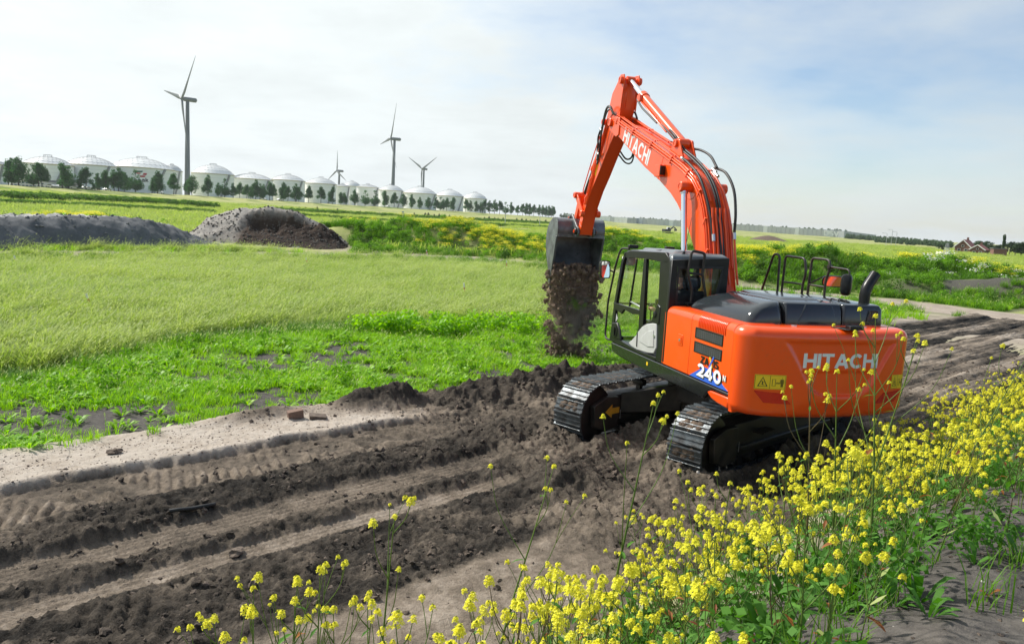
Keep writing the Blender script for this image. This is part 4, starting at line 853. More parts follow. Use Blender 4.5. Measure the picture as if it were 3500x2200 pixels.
hose([boom_pt(.49, .10, -.20), boom_pt(.42, .20, -.21), boom_pt(.33, .22, -.21), boom_pt(.24, .16, -.20), boom_pt(.17, .06, -.20)], .022)
for f, y in ((.58, .16), (.16, .16), (.47, -.17), (.50, -.20), (.17, -.20)):
    p = Vector(boom_pt(f, .055, y)); q = Vector(boom_pt(f - .025, .055, y)); b = U(); b.cyl(p, q, .027, n=12); b.build('hose_fitting', 'silver', BM, smooth=40)
for y in (-.20, .16):
    b = U(); b.tube(along(.0, .16, .055, y), .017, 8); b.build('hydraulic_pipe', O, BM, smooth=60)
# boom cylinders
for sg in (1, -1):
    p0, p1 = Vector((.52, sg * .33, 1.40)), Vector((.95, sg * .33, 3.90)); d = (p1 - p0)
    b = U(); b.cyl(p0, p0 + d * .55, .075, n=20); b.cyl(p0 + d * .53, p0 + d * .56, .082, n=20); cy = b.build('boom_cylinder', O, EXC, smooth=40)
    b = U(); b.cyl(p0 + d * .55, p1, .050, n=18); b.build('cylinder_rod', 'chrome', cy, smooth=40)
    b = U(); b.cyl(p0 + d * .955, p0 + d * .965, .062, n=18); b.build('rod_collar', 'silver', cy, smooth=40)
# arm
HA = .145
AF = [(4.34, 6.12), (4.52, 6.08), (4.80, 5.86), (5.00, 5.42), (5.22, 5.06), (5.52, 4.58), (5.80, 4.10), (6.04, 3.66), (6.24, 3.24), (6.30, 3.03)]
AI = [(6.24, 2.93), (6.14, 2.94), (6.10, 3.10), (5.94, 3.50), (5.62, 3.92), (5.31, 4.22), (4.96, 4.60), (4.56, 5.00), (4.40, 5.20), (4.28, 5.50), (4.20, 6.00), (4.24, 6.10)]
am = U(); am.prism(AF + AI, HA - .014, HA); am.prism(AF + AI, -HA, -HA + .014); am.prism(inset(AF + AI, .016), -HA + .01, HA - .01)
AM = am.build('arm', O, EXC, bevel=.007)
for sg in (1, -1):
    ea = U(); ea.prism([(4.14, 6.06), (4.20, 6.16), (4.36, 6.17), (4.46, 6.06), (4.42, 5.72), (4.26, 5.45), (4.22, 5.70)], sg * (HA + .001), sg * (HA + .026)); ea.build('ear_plate', O, AM, bevel=.006)
    pin((4.25, 6.05), .075, sg * HA, sg * (HA + .085), 'pin', AM)
    pin((5.07, 5.32), .065, sg * HA, sg * (HA + .07), 'pin', AM)
rib = U(); rib.prism([(4.30, 5.55), (4.235, 6.0), (4.215, 6.0), (4.28, 5.5)], -.05, .05); rib.build('rib', O, AM)
# arm cylinder
p0, p1 = Vector((1.76, 0, 4.655)), Vector((4.25, 0, 6.05)); d = p1 - p0
b = U(); b.cyl(p0 + d * .02, p0 + d * .70, .083, n=22); b.cyl(p0 + d * .69, p0 + d * .735, .10, n=22); b.lathe([(0, -.085), (.09, -.085), (.09, .085), (0, .085)], p0, 18, 'y'); AC = b.build('arm_cylinder', O, EXC, smooth=40)
b = U(); b.cyl(p0 + d * .735, p1, .057, n=20); b.build('cylinder_rod', 'chrome', AC, smooth=40)
b = U(); b.lathe([(0, -.08), (.085, -.08), (.085, .08), (0, .08)], p1, 18, 'y'); b.build('rod_eye', O, AC, smooth=40)
b = U(); b.box(p0 + d * .70 + Vector((0, .10, -.02)), (.14, .06, .12)); b.tube([p0 + d * .70 + Vector((0, .09, -.05)), p0 + d * .55 + Vector((0, .10, -.045)), p0 + d * .2 + Vector((0, .09, -.05))], .016, 8); b.build('cylinder_port', O, AC, bevel=.008)
hose([p0 + d * .72 + Vector((.02, .12, -.06)), p0 + d * .62 + Vector((0, .13, -.10)), p0 + d * .5 + Vector((0, .12, -.09)), p0 + d * .36 + Vector((0, .10, -.08))], .017, AC)
# bucket cylinder on the front of the arm
p0, p1 = Vector((5.12, 0, 5.36)), Vector((6.44, 0, 3.83)); d = p1 - p0
b = U(); b.cyl(p0, p0 + d * .62, .062, n=18); b.cyl(p0 + d * .60, p0 + d * .64, .072, n=18); BC = b.build('bucket_cylinder', O, EXC, smooth=40)
b = U(); b.cyl(p0 + d * .63, p1, .038, n=14); b.build('cylinder_rod', 'black_steel', BC, smooth=40)
# lines and hoses on the arm
for k, (x0, x1) in enumerate(((.05, .66), (.11, .62), (.17, .55))):
    b = U(); f = [Vector((a, HA + .022, c)) for a, c in AF[3:8]]; pts = [q + Vector((-.10 - .055 * k, 0, -.04)) for q in f]; b.tube(catmull(pts, 4), .012, 8); b.build('hydraulic_pipe', O, AM, smooth=60)
b = U(); b.tube(fillet([(5.28, HA + .02, 5.05), (5.50, HA + .06, 4.62), (5.98, HA + .06, 3.92), (6.0, HA + .02, 3.80)], .05), .012, 8); b.build('hydraulic_pipe', O, AM, smooth=60)
for f_ in ((5.30, 4.72), (5.62, 4.20), (5.85, 3.80)): b = U(); b.box((f_[0], HA + .02, f_[1]), (.17, .035, .04), Matrix.Rotation(.6, 3, 'Y')); b.build('pipe_clamp', O, AM, bevel=.004)
yw = U(); yw.prism([(5.40, 4.60), (5.30, 4.48), (5.42, 4.22), (5.54, 4.36)], HA + .001, HA + .004); yw.build('warning_sticker', 'sticker_yellow', AM)
hose([(4.46, HB + .02, 5.42), (4.62, HB + .04, 5.58), (4.86, HB + .03, 5.52), (5.05, HB + .02, 5.10), (5.10, HB + .01, 4.78), (5.22, HB - .02, 4.66), (5.36, HA + .03, 4.78)], .022, AM)
hose([(4.40, HB + .05, 5.40), (4.55, HB + .07, 5.55), (4.76, HB + .07, 5.48), (4.98, HB + .05, 5.02), (5.06, HB + .04, 4.64), (5.20, HB + .02, 4.55), (5.33, HA + .03, 4.70)], .016, AM)
hose([(4.34, HB + .02, 5.38), (4.5, HB + .08, 5.50), (4.70, HB + .09, 5.40), (4.92, HB + .08, 4.95), (5.02, HB + .06, 4.55), (5.16, HB + .03, 4.46), (5.28, HA + .03, 4.58)], .016, AM)
hose([(5.15, HA + .05, 5.20), (5.24, HA + .07, 5.02), (5.24, HA + .06, 4.86), (5.34, HA + .03, 4.80)], .020, AM)
hose([(4.1, -.14, 5.32), (4.3, -.16, 5.46), (4.5, -.17, 5.40), (4.62, -.19, 5.1)], .020, AM); hose([(4.35, -HB - .03, 4.9), (4.5, -HB - .06, 4.62), (4.75, -HB - .04, 4.58), (4.95, -HA - .03, 4.75)], .018, AM); hose([(4.30, -HB - .02, 4.85), (4.45, -HB - .05, 4.52), (4.75, -HB - .04, 4.50), (5.0, -HA - .03, 4.68)], .016, AM)
for c, y in (((4.44, 5.41), HB + .02), ((5.20, 4.66), HB - .01), ((5.16, 5.16), HA + .05)):
    b = U(); b.cyl((c[0] - .05, y, c[1] - .01), (c[0] + .04, y, c[1] + .03), .026, n=12); b.build('hose_fitting', 'silver', AM, smooth=40)
# linkage
def link(a, c, y0, y1, w, name='link'):
    a, c = Vector(a), Vector(c); d = (c - a).normalized(); nn = Vector((-d.y, d.x)); P = []
    for k in range(9): t = math.radians(90 + 180 * k / 8); P.append(a + d * (w * math.cos(t)) + nn * (w * math.sin(t)))
    for k in range(9): t = math.radians(-90 + 180 * k / 8); P.append(c + d * (w * math.cos(t)) + nn * (w * math.sin(t)))
    b = U(); b.prism([(p.x, p.y) for p in P], y0, y1); return b.build(name, O, EXC, bevel=.006)
for sg in (1, -1):
    link((5.98, 3.42), (6.44, 3.83), sg * (HA + .02), sg * (HA + .055), .062, 'arm_link')
    pin((5.98, 3.42), .075, sg * HA, sg * (HA + .09), 'pin', AM)
l2 = link((6.44, 3.83), (6.68, 3.30), -.10, .10, .075, 'bucket_link')
for sg in (1, -1): pin((6.44, 3.83), .07, sg * .08, sg * (HA + .10), 'pin', l2)
# bucket
BW = .56
outer = [(6.46, 2.90), (6.44, 3.05), (6.50, 3.24), (6.66, 3.31), (6.92, 3.27), (7.14, 3.14), (7.27, 2.92), (7.28, 2.66), (7.18, 2.40), (7.03, 2.14), (6.90, 1.92), (6.80, 1.72)]
oc = [Vector((p.x, p.y)) for p in catmull([Vector((x, z, 0)) for x, z in outer], 3)]
ic = inset([(p.x, p.y) for p in oc] , .028)[1:-1]
ic = [(oc[0].x + .02, oc[0].y)] + ic + [(oc[-1].x - .012, oc[-1].y + .01)]
bk = U(); n = len(oc); V = []
for y in (-BW, BW):
    for p in oc: V.append((p.x, y, p.y))
bk.add(V, [(i, i + n, i + n + 1, i + 1) for i in range(n - 1)])
V = []
for y in (-BW + .02, BW - .02):
    for p in oc:
        q = p + (Vector((6.66, 2.65)) - p).normalized() * .025; V.append((q.x, y, q.y))
bk.add(V, [(i + 1, i + n + 1, i + n, i) for i in range(n - 1)])
side = [(p.x, p.y) for p in oc]
bk.prism(side, BW - .012, BW + .012); bk.prism(side, -BW - .012, -BW + .012)
bk.bar((6.45, -BW, 2.91), (6.45, BW, 2.91), .05, .07)
BK = bk.build('bucket', 'bucket_steel', EXC, smooth=35)
for sg in (1, -1): wc = U(); wc.prism([(6.46, 2.88), (6.53, 2.9), (6.88, 1.80), (6.80, 1.68)], sg * (BW + .012), sg * (BW + .034)); wc.build('side_cutter', 'bucket_steel', BK, bevel=.006)
lip = U(); lip.prism([(6.90, 1.96), (6.78, 1.68), (6.75, 1.66), (6.735, 1.68), (6.86, 1.97)], -BW - .03, BW + .03); lip.build('cutting_lip', 'worn_steel', BK, bevel=.005)
tpl = U(); tpl.box((6.50, 0, 3.085), (.06, 2 * BW + .03, .30), Matrix.Rotation(.12, 3, 'Y')); tpl.build('top_plate', 'bucket_steel', BK, bevel=.01)
for sg in (1, -1):
    er = U(); er.prism([(6.10, 2.98), (6.14, 3.10), (6.26, 3.15), (6.48, 3.32), (6.60, 3.40), (6.74, 3.39), (6.80, 3.27), (6.66, 3.14), (6.50, 3.0), (6.48, 2.90), (6.30, 2.90), (6.17, 2.90)], sg * (HA + .02), sg * (HA + .06)); er.build('hinge_ear', 'bucket_steel', BK, bevel=.008)
    pin((6.22, 3.02), .075, sg * (HA + .05), sg * (HA + .115), 'hinge_pin', BK, 'black_steel'); pin((6.22, 3.02), .04, sg * (HA + .10), sg * (HA + .13), 'pin_cap', BK, O)
    pin((6.68, 3.30), .065, sg * (HA + .05), sg * (HA + .105), 'hinge_pin', BK, 'black_steel'); pin((6.68, 3.30), .035, sg * (HA + .10), sg * (HA + .12), 'pin_cap', BK, O)

# ---- cab
cab = empty('cab', parent=EXC)
CBY1, CBY0 = 1.20, .30
def plate(name, poly, y0, y1, mat='black_plastic', bevel=.006, axis='y', parent=None): b = U(); b.prism(poly, y0, y1, axis); return b.build(name, mat, parent or cab, bevel=bevel)
# pillars and rails of both sides
for y0, y1 in ((CBY1 - .05, CBY1), (CBY0, CBY0 + .05)):
    plate('front_pillar', [(1.455, 1.33), (1.40, 1.95), (1.22, 2.66), (1.12, 2.80), (1.04, 2.78), (1.13, 2.66), (1.30, 1.95), (1.33, 1.33)], y0, y1)
    plate('roof_rail', [(1.13, 2.80), (.9, 2.845), (-.35, 2.89), (-.50, 2.80), (-.42, 2.745), (.4, 2.755), (1.05, 2.72)], y0, y1)
    plate('centre_pillar', [(.36, 2.75), (.27, 2.755), (.20, 1.70), (.33, 1.33), (.38, 1.95)], y0 + .002, y1 + .004)
    plate('rear_pillar', [(-.20, 2.75), (-.50, 2.80), (-.575, 2.70), (-.56, 1.31), (-.32, 1.31), (-.24, 2.15)], y0, y1)
    plate('sill', [(1.46, 1.31), (1.45, 1.385), (.98, 1.385), (.33, 1.345), (-.32, 1.36), (-.32, 1.305)], y0 + .003, y1 + .003)
dr_ = empty('door', parent=cab)
plate('door_bar', [(1.40, 1.96), (.36, 1.965), (.36, 1.90), (.62, 1.87), (.95, 1.90), (1.05, 1.82), (1.385, 1.86)], CBY1 - .03, CBY1 + .006, parent=dr_)
gl = 'cab_glass'
plate('door_pane', [(1.145, 2.70), (.36, 2.745), (.37, 1.965), (1.33, 1.965)], CBY1 - .028, CBY1 - .020, gl, 0, parent=dr_)
plate('window_bar', [(.665, 2.735), (.635, 2.735), (.78, 1.97), (.81, 1.97)], CBY1 - .03, CBY1 - .004, parent=dr_)
plate('window_rail', [(.79, 2.06), (.38, 2.02), (.38, 2.0), (.79, 2.04)], CBY1 - .03, CBY1 - .008, 'silver', .003, parent=dr_)
plate('lower_pane', [(1.33, 1.86), (.37, 1.90), (.34, 1.66), (.62, 1.42), (1.0, 1.39), (1.15, 1.60)], CBY1 - .028, CBY1 - .020, gl, 0, parent=dr_)
plate('door_corner', [(1.445, 1.36), (1.415, 1.62), (1.20, 1.66), (1.08, 1.56), (.98, 1.385)], CBY1 - .03, CBY1 + .012, parent=dr_, bevel=.02)
hd_ = U(); hd_.lathe([(.0, CBY1 + .012), (.085, CBY1 + .012), (.095, CBY1 + .022), (.07, CBY1 + .026), (.05, CBY1 + .016), (0, CBY1 + .014)], (1.235, 0, 1.50), 24, 'y'); hd_.bar((1.235, CBY1 + .024, 1.43), (1.235, CBY1 + .024, 1.57), .025, .03); hd_.build('door_handle', 'black_plastic', dr_, smooth=40)
lo = [(.335, 1.64), (.22, 1.73), (.05, 1.80), (-.14, 1.84), (-.27, 1.85), (-.33, 1.50), (-.25, 1.40), (-.05, 1.372), (.33, 1.352), (.52, 1.365), (.68, 1.405), (.55, 1.47), (.42, 1.56)]
plate('lower_panel', lo, CBY1 - .02, CBY1 + .014, 'cab_light_panel', .014, parent=dr_)
plate('panel_relief', [(-.20, 1.74), (-.02, 1.70), (.16, 1.60), (.25, 1.50), (-.05, 1.47), (-.26, 1.50)], CBY1 + .014, CBY1 + .024, 'cab_light_panel', .01, parent=dr_)
lkk = U(); lkk.cyl((-.24, CBY1 + .01, 1.66), (-.24, CBY1 + .026, 1.66), .025, n=12); lkk.build('door_lock', 'silver', dr_)
plate('hinge', [(.345, 1.63), (.365, 1.63), (.345, 1.40), (.325, 1.40)], CBY1 + .012, CBY1 + .026, parent=dr_)
plate('quarter_pane', [(.27, 2.735), (-.205, 2.745), (-.25, 2.15), (-.10, 1.86), (.20, 1.74)], CBY1 - .032, CBY1 - .024, gl, 0)
plate('quarter_trim', [(-.24, 2.14), (-.34, 2.1), (-.34, 1.84), (.02, 1.80), (.19, 1.70), (.20, 1.76), (-.08, 1.87)], CBY1 - .03, CBY1 + .010, bevel=.012)
kn = U(); kn.lathe([(0, CBY1 + .01), (.045, CBY1 + .01), (.05, CBY1 + .02), (.03, CBY1 + .026), (0, CBY1 + .024)], (-.19, 0, 1.97), 16, 'y'); kn.build('vent_knob', 'black_plastic', cab, smooth=40)
plate('right_pane', [(1.30, 2.62), (.30, 2.74), (.28, 1.72), (1.40, 1.72)], CBY0 + .02, CBY0 + .028, gl, 0); plate('right_rear_pane', [(.26, 2.74), (-.20, 2.74), (-.25, 2.15), (.20, 1.75)], CBY0 + .02, CBY0 + .028, gl, 0)
plate('right_wall', [(1.44, 1.33), (1.40, 1.73), (-.33, 1.73), (-.33, 1.33)], CBY0 + .004, CBY0 + .03)
# front window
b = U(); fp = [(1.44, 1.40), (1.385, 1.95), (1.21, 2.66), (1.12, 2.77)]
b.add([(x, y, z) for x, z in fp for y in (CBY0 + .05, CBY1 - .05)], [(2 * i, 2 * i + 1, 2 * i + 3, 2 * i + 2) for i in range(3)]); b.build('windscreen', gl, cab)
b = U(); b.bar((1.39, CBY0, 1.95), (1.39, CBY1, 1.95), .03, .035); b.bar((1.45, CBY0, 1.35), (1.45, CBY1, 1.35), .05, .08); b.bar((1.08, CBY0, 2.77), (1.08, CBY1, 2.77), .09, .07); b.build('front_frame', 'black_plastic', cab, bevel=.01)
# rear wall and window
xr = -.56
b = U(); b.ring([(CBY0 - .005, 2.86), (CBY1 + .002, 2.80), (CBY1 + .002, 1.32), (CBY0 - .005, 1.32)], [(CBY0 + .09, 2.735), (CBY1 - .10, 2.71), (CBY1 - .11, 2.18), (CBY0 + .15, 2.18)], xr - .015, xr + .045, 'x'); b.build('rear_wall', 'black_plastic', cab, bevel=.02)
b = U(); b.prism([(CBY0 + .08, 2.745), (CBY1 - .09, 2.72), (CBY1 - .10, 2.17), (CBY0 + .14, 2.17)], xr + .008, xr + .014, 'x'); b.build('rear_pane', gl, cab)
b = U(); b.ring([(CBY0 + .085, 2.74), (CBY1 - .095, 2.715), (CBY1 - .105, 2.175), (CBY0 + .145, 2.175)], [(CBY0 + .11, 2.70), (CBY1 - .125, 2.68), (CBY1 - .13, 2.21), (CBY0 + .20, 2.21)], xr - .022, xr - .016, 'x'); b.build('window_seal', 'rubber', cab, bevel=.004)
# roof
rf = U(); loft(rf, [[(-.57, CBY0, 2.80), (-.57, CBY1, 2.78), (1.13, CBY1, 2.79), (1.13, CBY0, 2.79)], [(-.56, CBY0 + .01, 2.865), (-.52, CBY1 - .03, 2.86), (1.08, CBY1 - .03, 2.83), (1.08, CBY0 + .02, 2.83)], [(-.48, CBY0 + .06, 2.905), (-.44, CBY1 - .10, 2.905), (1.0, CBY1 - .10, 2.865), (1.0, CBY0 + .08, 2.865)]]); RF = rf.build('roof', 'cab_roof', cab, bevel=.02, seg=3)
for x0, x1 in ((-.25, .28), (.36, .92)): b = U(); loft(b, [rrect(x0, x1, CBY0 + .16, CBY1 - .20, .05, 2.885 - .02 * (x0 + .25)), rrect(x0 + .03, x1 - .03, CBY0 + .19, CBY1 - .23, .05, 2.915 - .02 * (x0 + .25))]); b.build('roof_hatch', 'cab_roof', RF, smooth=40)
for x, y in ((1.02, CBY1 - .10), (.98, CBY0 + .18)):
    b = U(); b.box((x, y, 2.905), (.07, .16, .06)); lm = b.build('work_lamp', 'black_plastic', RF, bevel=.012); b = U(); b.box((x + .037, y, 2.905), (.004, .13, .045)); b.build('lamp_lens', 'lamp_glass', lm)
b = U(); b.box((-.46, CBY1 - .25, 2.87), (.05, .13, .035)); b.cyl((-.46, CBY1 - .22, 2.88), (-.46, CBY1 - .24, 2.92), .02, n=10); b.tube([(-.46, CBY1 - .24, 2.92), (-.28, CBY1 - .40, 3.40)], [.005, .003], 6); b.build('antenna', 'black_plastic', RF)
wt = U(); loft(wt, [rrect(1.16, 1.34, CBY1 - .22, CBY1 - .06, .05, 2.60), rrect(1.14, 1.36, CBY1 - .24, CBY1 - .05, .06, 2.64), rrect(1.14, 1.36, CBY1 - .24, CBY1 - .05, .06, 2.72), rrect(1.18, 1.32, CBY1 - .21, CBY1 - .08, .05, 2.76)]); wt.build('lamp_housing', 'sticker_white', cab, smooth=50)
# rails and mirror at the cab
fr_ = rail([(1.05, CBY1 - .05, 2.87), (1.36, CBY1 - .04, 2.86), (1.50, CBY1 - .03, 2.60), (1.70, CBY1 - .02, 1.95), (1.72, CBY1 - .02, 1.38), (1.66, CBY1 - .02, 1.31), (1.44, CBY1 - .02, 1.32)], .017, cab, 'handrail', .1)
rail([(1.56, CBY1 - .03, 2.45), (1.56, CBY1 + .10, 2.50)], .012, fr_, 'mirror_arm')
def box_mirror(c, w, h, nrm, parent):
    nrm = Vector(nrm).normalized(); sx = Vector((0, 0, 1)).cross(nrm).normalized(); sz = nrm.cross(sx); c = Vector(c); n = 24
    def sup(k, s, off): t = 2 * math.pi * k / n; e = .35; return c + sx * (w / 2 * s * math.copysign(abs(math.cos(t)) ** e, math.cos(t))) + sz * (h / 2 * s * math.copysign(abs(math.sin(t)) ** e, math.sin(t))) + nrm * off
    b = U(); loft(b, [[sup(k, .6, -.08) for k in range(n)], [sup(k, .92, -.05) for k in range(n)], [sup(k, 1, -.01) for k in range(n)], [sup(k, 1, .012) for k in range(n)], [sup(k, .9, .012) for k in range(n)], [sup(k, .9, .004) for k in range(n)]]); o = b.build('mirror', 'black_plastic', parent, smooth=40)
    g = U(); g.add([sup(k, .9, .006) for k in range(n)], [tuple(range(n))]); g.build('mirror_glass', 'mirror', o)
box_mirror((1.53, CBY1 + .14, 2.49), .20, .30, (-.93, -.30, .10), EXC)
rr_ = rail([(xr - .06, .88, 2.16), (xr - .06, .87, 2.38), (xr - .06, .965, 2.63), (xr - .06, .93, 2.945), (xr - .06, .72, 2.915), (xr - .06, .735, 2.61), (xr - .06, .655, 2.32), (xr - .06, .64, 2.15)], .020, EXC, 'handrail', .05); rail([(xr - .06, .962, 2.63), (xr - .06, .735, 2.61)], .017, rr_, 'cross_bar')
b = U(); b.box((xr - .06, .78, 2.185), (.10, .34, .05)); b.build('rail_base', 'black_plastic', EXC, bevel=.008)
# inside
b = U(); b.box((.02, .72, 1.66), (.50, .50, .14)); b.box((-.26, .72, 2.02), (.13, .48, .66), Matrix.Rotation(-.12, 3, 'Y')); b.box((-.31, .72, 2.47), (.10, .28, .20)); b.box((-.05, .72, 1.46), (.36, .40, .28)); b.build('seat', 'seat_cloth', cab, bevel=.05, seg=3)
b = U()
for y in (.42, 1.02): b.box((.12, y, 1.72), (.55, .15, .20)); b.tube([(.34, y, 1.80), (.36, y, 1.98)], .014, 8); b.lathe([(0, 1.97), (.03, 1.98), (.035, 2.03), (.02, 2.07), (0, 2.075)], (.36, y, 0), 12)
b.build('console', 'black_plastic', cab, bevel=.02)
b = U(); b.box((.4, .75, 1.335), (1.75, .86, .03)); b.build('floor', 'black_plastic', cab)
b = U()
for y in (.66, .84): b.box((1.12, y, 1.42), (.20, .11, .02), Matrix.Rotation(.4, 3, 'Y')); b.tube([(1.1, y, 1.42), (1.0, y, 1.72)], .012, 8)
b.build('pedals', 'black_steel', cab)
b = U(); b.box((1.25, .42, 1.98), (.05, .20, .15)); b.build('monitor', 'black_plastic', cab, bevel=.01)
dc = U(); dc.prism([(1.37, 1.72), (1.30, 1.79), (1.23, 1.72), (1.30, 1.65)], CBY1 - .019, CBY1 - .017); dc.build('diamond_sticker', 'cab_light_panel', dr_)
cab.name = 'cab'
# ------------------------------------------------------------------ foliage pieces
def quads(mb_v, mb_f, c, nrm, up, w, h):
    n = Vector(nrm).normalized(); a = n.cross(Vector(up)); a = a.normalized() if a.length > 1e-4 else Vector((1, 0, 0)); b = a.cross(n); c = Vector(c); k = len(mb_v)
    mb_v += [tuple(c - a * w * .5), tuple(c - b * h * .5), tuple(c + a * w * .5), tuple(c + b * h * .5)]; mb_f.append((k, k + 1, k + 2, k + 3))
def leaf_cloud(rng, lobes, n, size, flat=.6):
    """leaf-sized faces spread through a set of ellipsoidal clumps (centre, radii)"""
    V, F = [], []; wts = [l[1][0] * l[1][1] * l[1][2] for l in lobes]; tot = sum(wts)
    for (c, r), w in zip(lobes, wts):
        for _ in range(max(4, int(n * w / tot))):
            d = Vector((rng.gauss(0, 1), rng.gauss(0, 1), rng.gauss(0, 1))).normalized(); k = rng.random() ** .42
            p = Vector((c[0] + d.x * r[0] * k, c[1] + d.y * r[1] * k, c[2] + d.z * r[2] * k)); nn = d * .7 + Vector((rng.gauss(0, .6), rng.gauss(0, .6), rng.gauss(0, .6) + .4))
            s = size * rng.uniform(.6, 1.4); quads(V, F, p, nn, (rng.gauss(0, 1), rng.gauss(0, 1), rng.gauss(0, 1)), s, s * rng.uniform(.6, 1.1))
    return V, F
def mesh_of(name, V, F, mat):
    me = bpy.data.meshes.new(name); me.from_pydata(V, [], F)
    for m in (mat if isinstance(mat, (list, tuple)) else [mat]): me.materials.append(M[m])
    me.update(); return me
pm('bark', (.075, .06, .048), (.035, .028, .022), 8, .9, 0, .5, 30)
leafm('poplar_leaf', (.030, .105, .026), (.060, .165, .040), .3, .9); leafm('grass_pale', (.26, .37, .060), (.38, .45, .115), .42, .7); leafm('dark_leaf', (.018, .045, .014), (.034, .075, .02), .22); leafm('wood_leaf', (.04, .085, .03), (.07, .125, .045), .25)
leafm('pine_leaf', (.014, .032, .014), (.026, .055, .02), .12); leafm('hedge_leaf', (.06, .14, .018), (.11, .21, .03), .35, .8); leafm('weed_leaf', (.11, .25, .020), (.20, .37, .04), .42, .8); leafm('bright_leaf', (.17, .38, .012), (.29, .50, .028), .42)
leafm('grass_leaf', (.19, .31, .040), (.32, .41, .090), .42, .6); leafm('grass_dark', (.075, .19, .014), (.14, .28, .026), .42, .6); leafm('seed_head', (.30, .38, .11), (.42, .48, .18), .35, .7); leafm('short_grass', (.18, .39, .015), (.30, .50, .034), .44, .6)
leafm('petal', (.80, .74, .035), (.86, .82, .06), .38, .5, tcol=(.95, .92, .10)); leafm('far_petal', (.72, .66, .02), (.82, .76, .03), .34, .6, tcol=(.9, .86, .06)); leafm('white_petal', (.6, .62, .52), (.7, .7, .62), .3, .6)
leafm('plant_leaf', (.055, .16, .018), (.10, .25, .03), .32, .7); leafm('stem', (.10, .17, .03), (.15, .21, .045), .12, .5); leafm('stem_red', (.10, .07, .04), (.13, .10, .045), .1, .5); leafm('dead_leaf', (.34, .13, .03), (.20, .06, .025), .3, .6)
def tree_variant(seed, kind):
    rng = random.Random(seed); H_ = 10.0
    tm = MB(); lean = Vector((rng.uniform(-.25, .25), rng.uniform(-.25, .25), 0)); top = .82 * H_
    tp = [Vector((0, 0, -.3)), Vector((0, 0, 1.0)) + lean * .2, Vector((0, 0, 4.0)) + lean, Vector((0, 0, top)) + lean * 1.3]; tm.tube(catmull(tp, 4), [.17 * (1 - .88 * i / 12) + .02 for i in range(13)], 7)
    lobes = []
    if kind == 'poplar':
        wid = rng.uniform(2.0, 2.6)
        for k in range(24):
            z = rng.uniform(1.9, 9.3); rr = wid * math.sin(math.pi * ((z - 1.1) / 9.0) ** .62) ** .85 + .15 ; a = rng.uniform(0, 6.28); q = rr * rng.uniform(.2, .75); c = (q * math.cos(a), q * math.sin(a), z); s = max(.5, rr * rng.uniform(.42, .62)); lobes.append((c, (s, s, s * rng.uniform(.9, 1.5))))
        lobes.append(((lean.x * 1.2, lean.y * 1.2, 8.9), (.75, .75, 1.1)))
    elif kind == 'broad':
        for k in range(15):
            a = rng.uniform(0, 6.28); q = rng.uniform(.3, 2.5); z = rng.uniform(3.4, 8.4); s = rng.uniform(.9, 1.5); lobes.append(((q * math.cos(a), q * math.sin(a), z), (s, s, s * .85)))
    elif kind == 'column':
        for k in range(14):
            z = rng.uniform(1.2, 9.2); a = rng.uniform(0, 6.28); q = rng.uniform(.05, .45); s = rng.uniform(.45, .7); lobes.append(((q * math.cos(a), q * math.sin(a), z), (s, s, s * 1.7)))
    elif kind == 'pine':
        for k in range(12):
            z = 1.0 + k * .75; rr = 3.3 * (1 - z / 10.4) + .2; a = rng.uniform(0, 6.28)
            for j in range(3): b = a + j * 2.1; lobes.append(((rr * .45 * math.cos(b), rr * .45 * math.sin(b), z), (rr * .55, rr * .55, .55)))
    for c, r in lobes[:9]:
        z0 = max(1.5, c[2] - 1.6); p0 = Vector((lean.x * .6, lean.y * .6, z0)); tm.tube([p0, p0.lerp(Vector(c), .55) + Vector((0, 0, .15)), Vector(c)], [.06, .04, .015], 5)
    V, F = leaf_cloud(rng, lobes, 2600, .40 if kind != 'pine' else .34)
    return tm.mesh('trunk', 'bark', 60), mesh_of('crown', V, F, {'poplar': 'poplar_leaf', 'broad': 'dark_leaf', 'column': 'dark_leaf', 'pine': 'pine_leaf'}[kind])
TREES = {k: [tree_variant(100 * i + j, k) for j in range(n)] for i, (k, n) in enumerate((('poplar', 6), ('broad', 4), ('column', 2), ('pine', 3)))}
def plant_tree(name, kind, v, loc, h, rz, label, cat, group=None, wide=1.0):
    t = empty(name, loc, rz); k = h / 10.0; tr, cr = TREES[kind][v % len(TREES[kind])]
    obj('trunk', tr, t, scale=(k * wide, k * wide, k)); obj('crown', cr, t, scale=(k * wide, k * wide, k)); tag(t, label, cat, group); return t

# ------------------------------------------------------------------ tank farm, avenue, wind turbines
def on_line(px, off=0.0):
    """depth at which the ray of column px crosses the line parallel to the avenue, off metres behind it"""
    r = ray(px, 480.0); a = TA - TN * off; m = r.x / r.y
    k = (m * a[1] - a[0]) / (TD[0] - m * TD[1]); return float(a[1] + TD[1] * k)
pm('tank_white', (.88, .88, .87), (.80, .81, .79), .12, .45, lo=.3, hi=.75); pm('tank_dome', (.72, .74, .73), (.62, .64, .64), .15, .5); pm('dome_rib', (.30, .32, .32), None, rough=.6); pm('tank_rim', (.52, .46, .30), (.42, .40, .36), .5, .6); pm('tank_seam', (.60, .61, .60), None, rough=.6)
pm('steel_grey', (.22, .235, .24), None, rough=.6); pm('logo_green', (.01, .10, .06), None, rough=.5); pm('logo_red', (.45, .015, .03), None, rough=.5); pm('logo_dark', (.012, .02, .025), None, rough=.5)
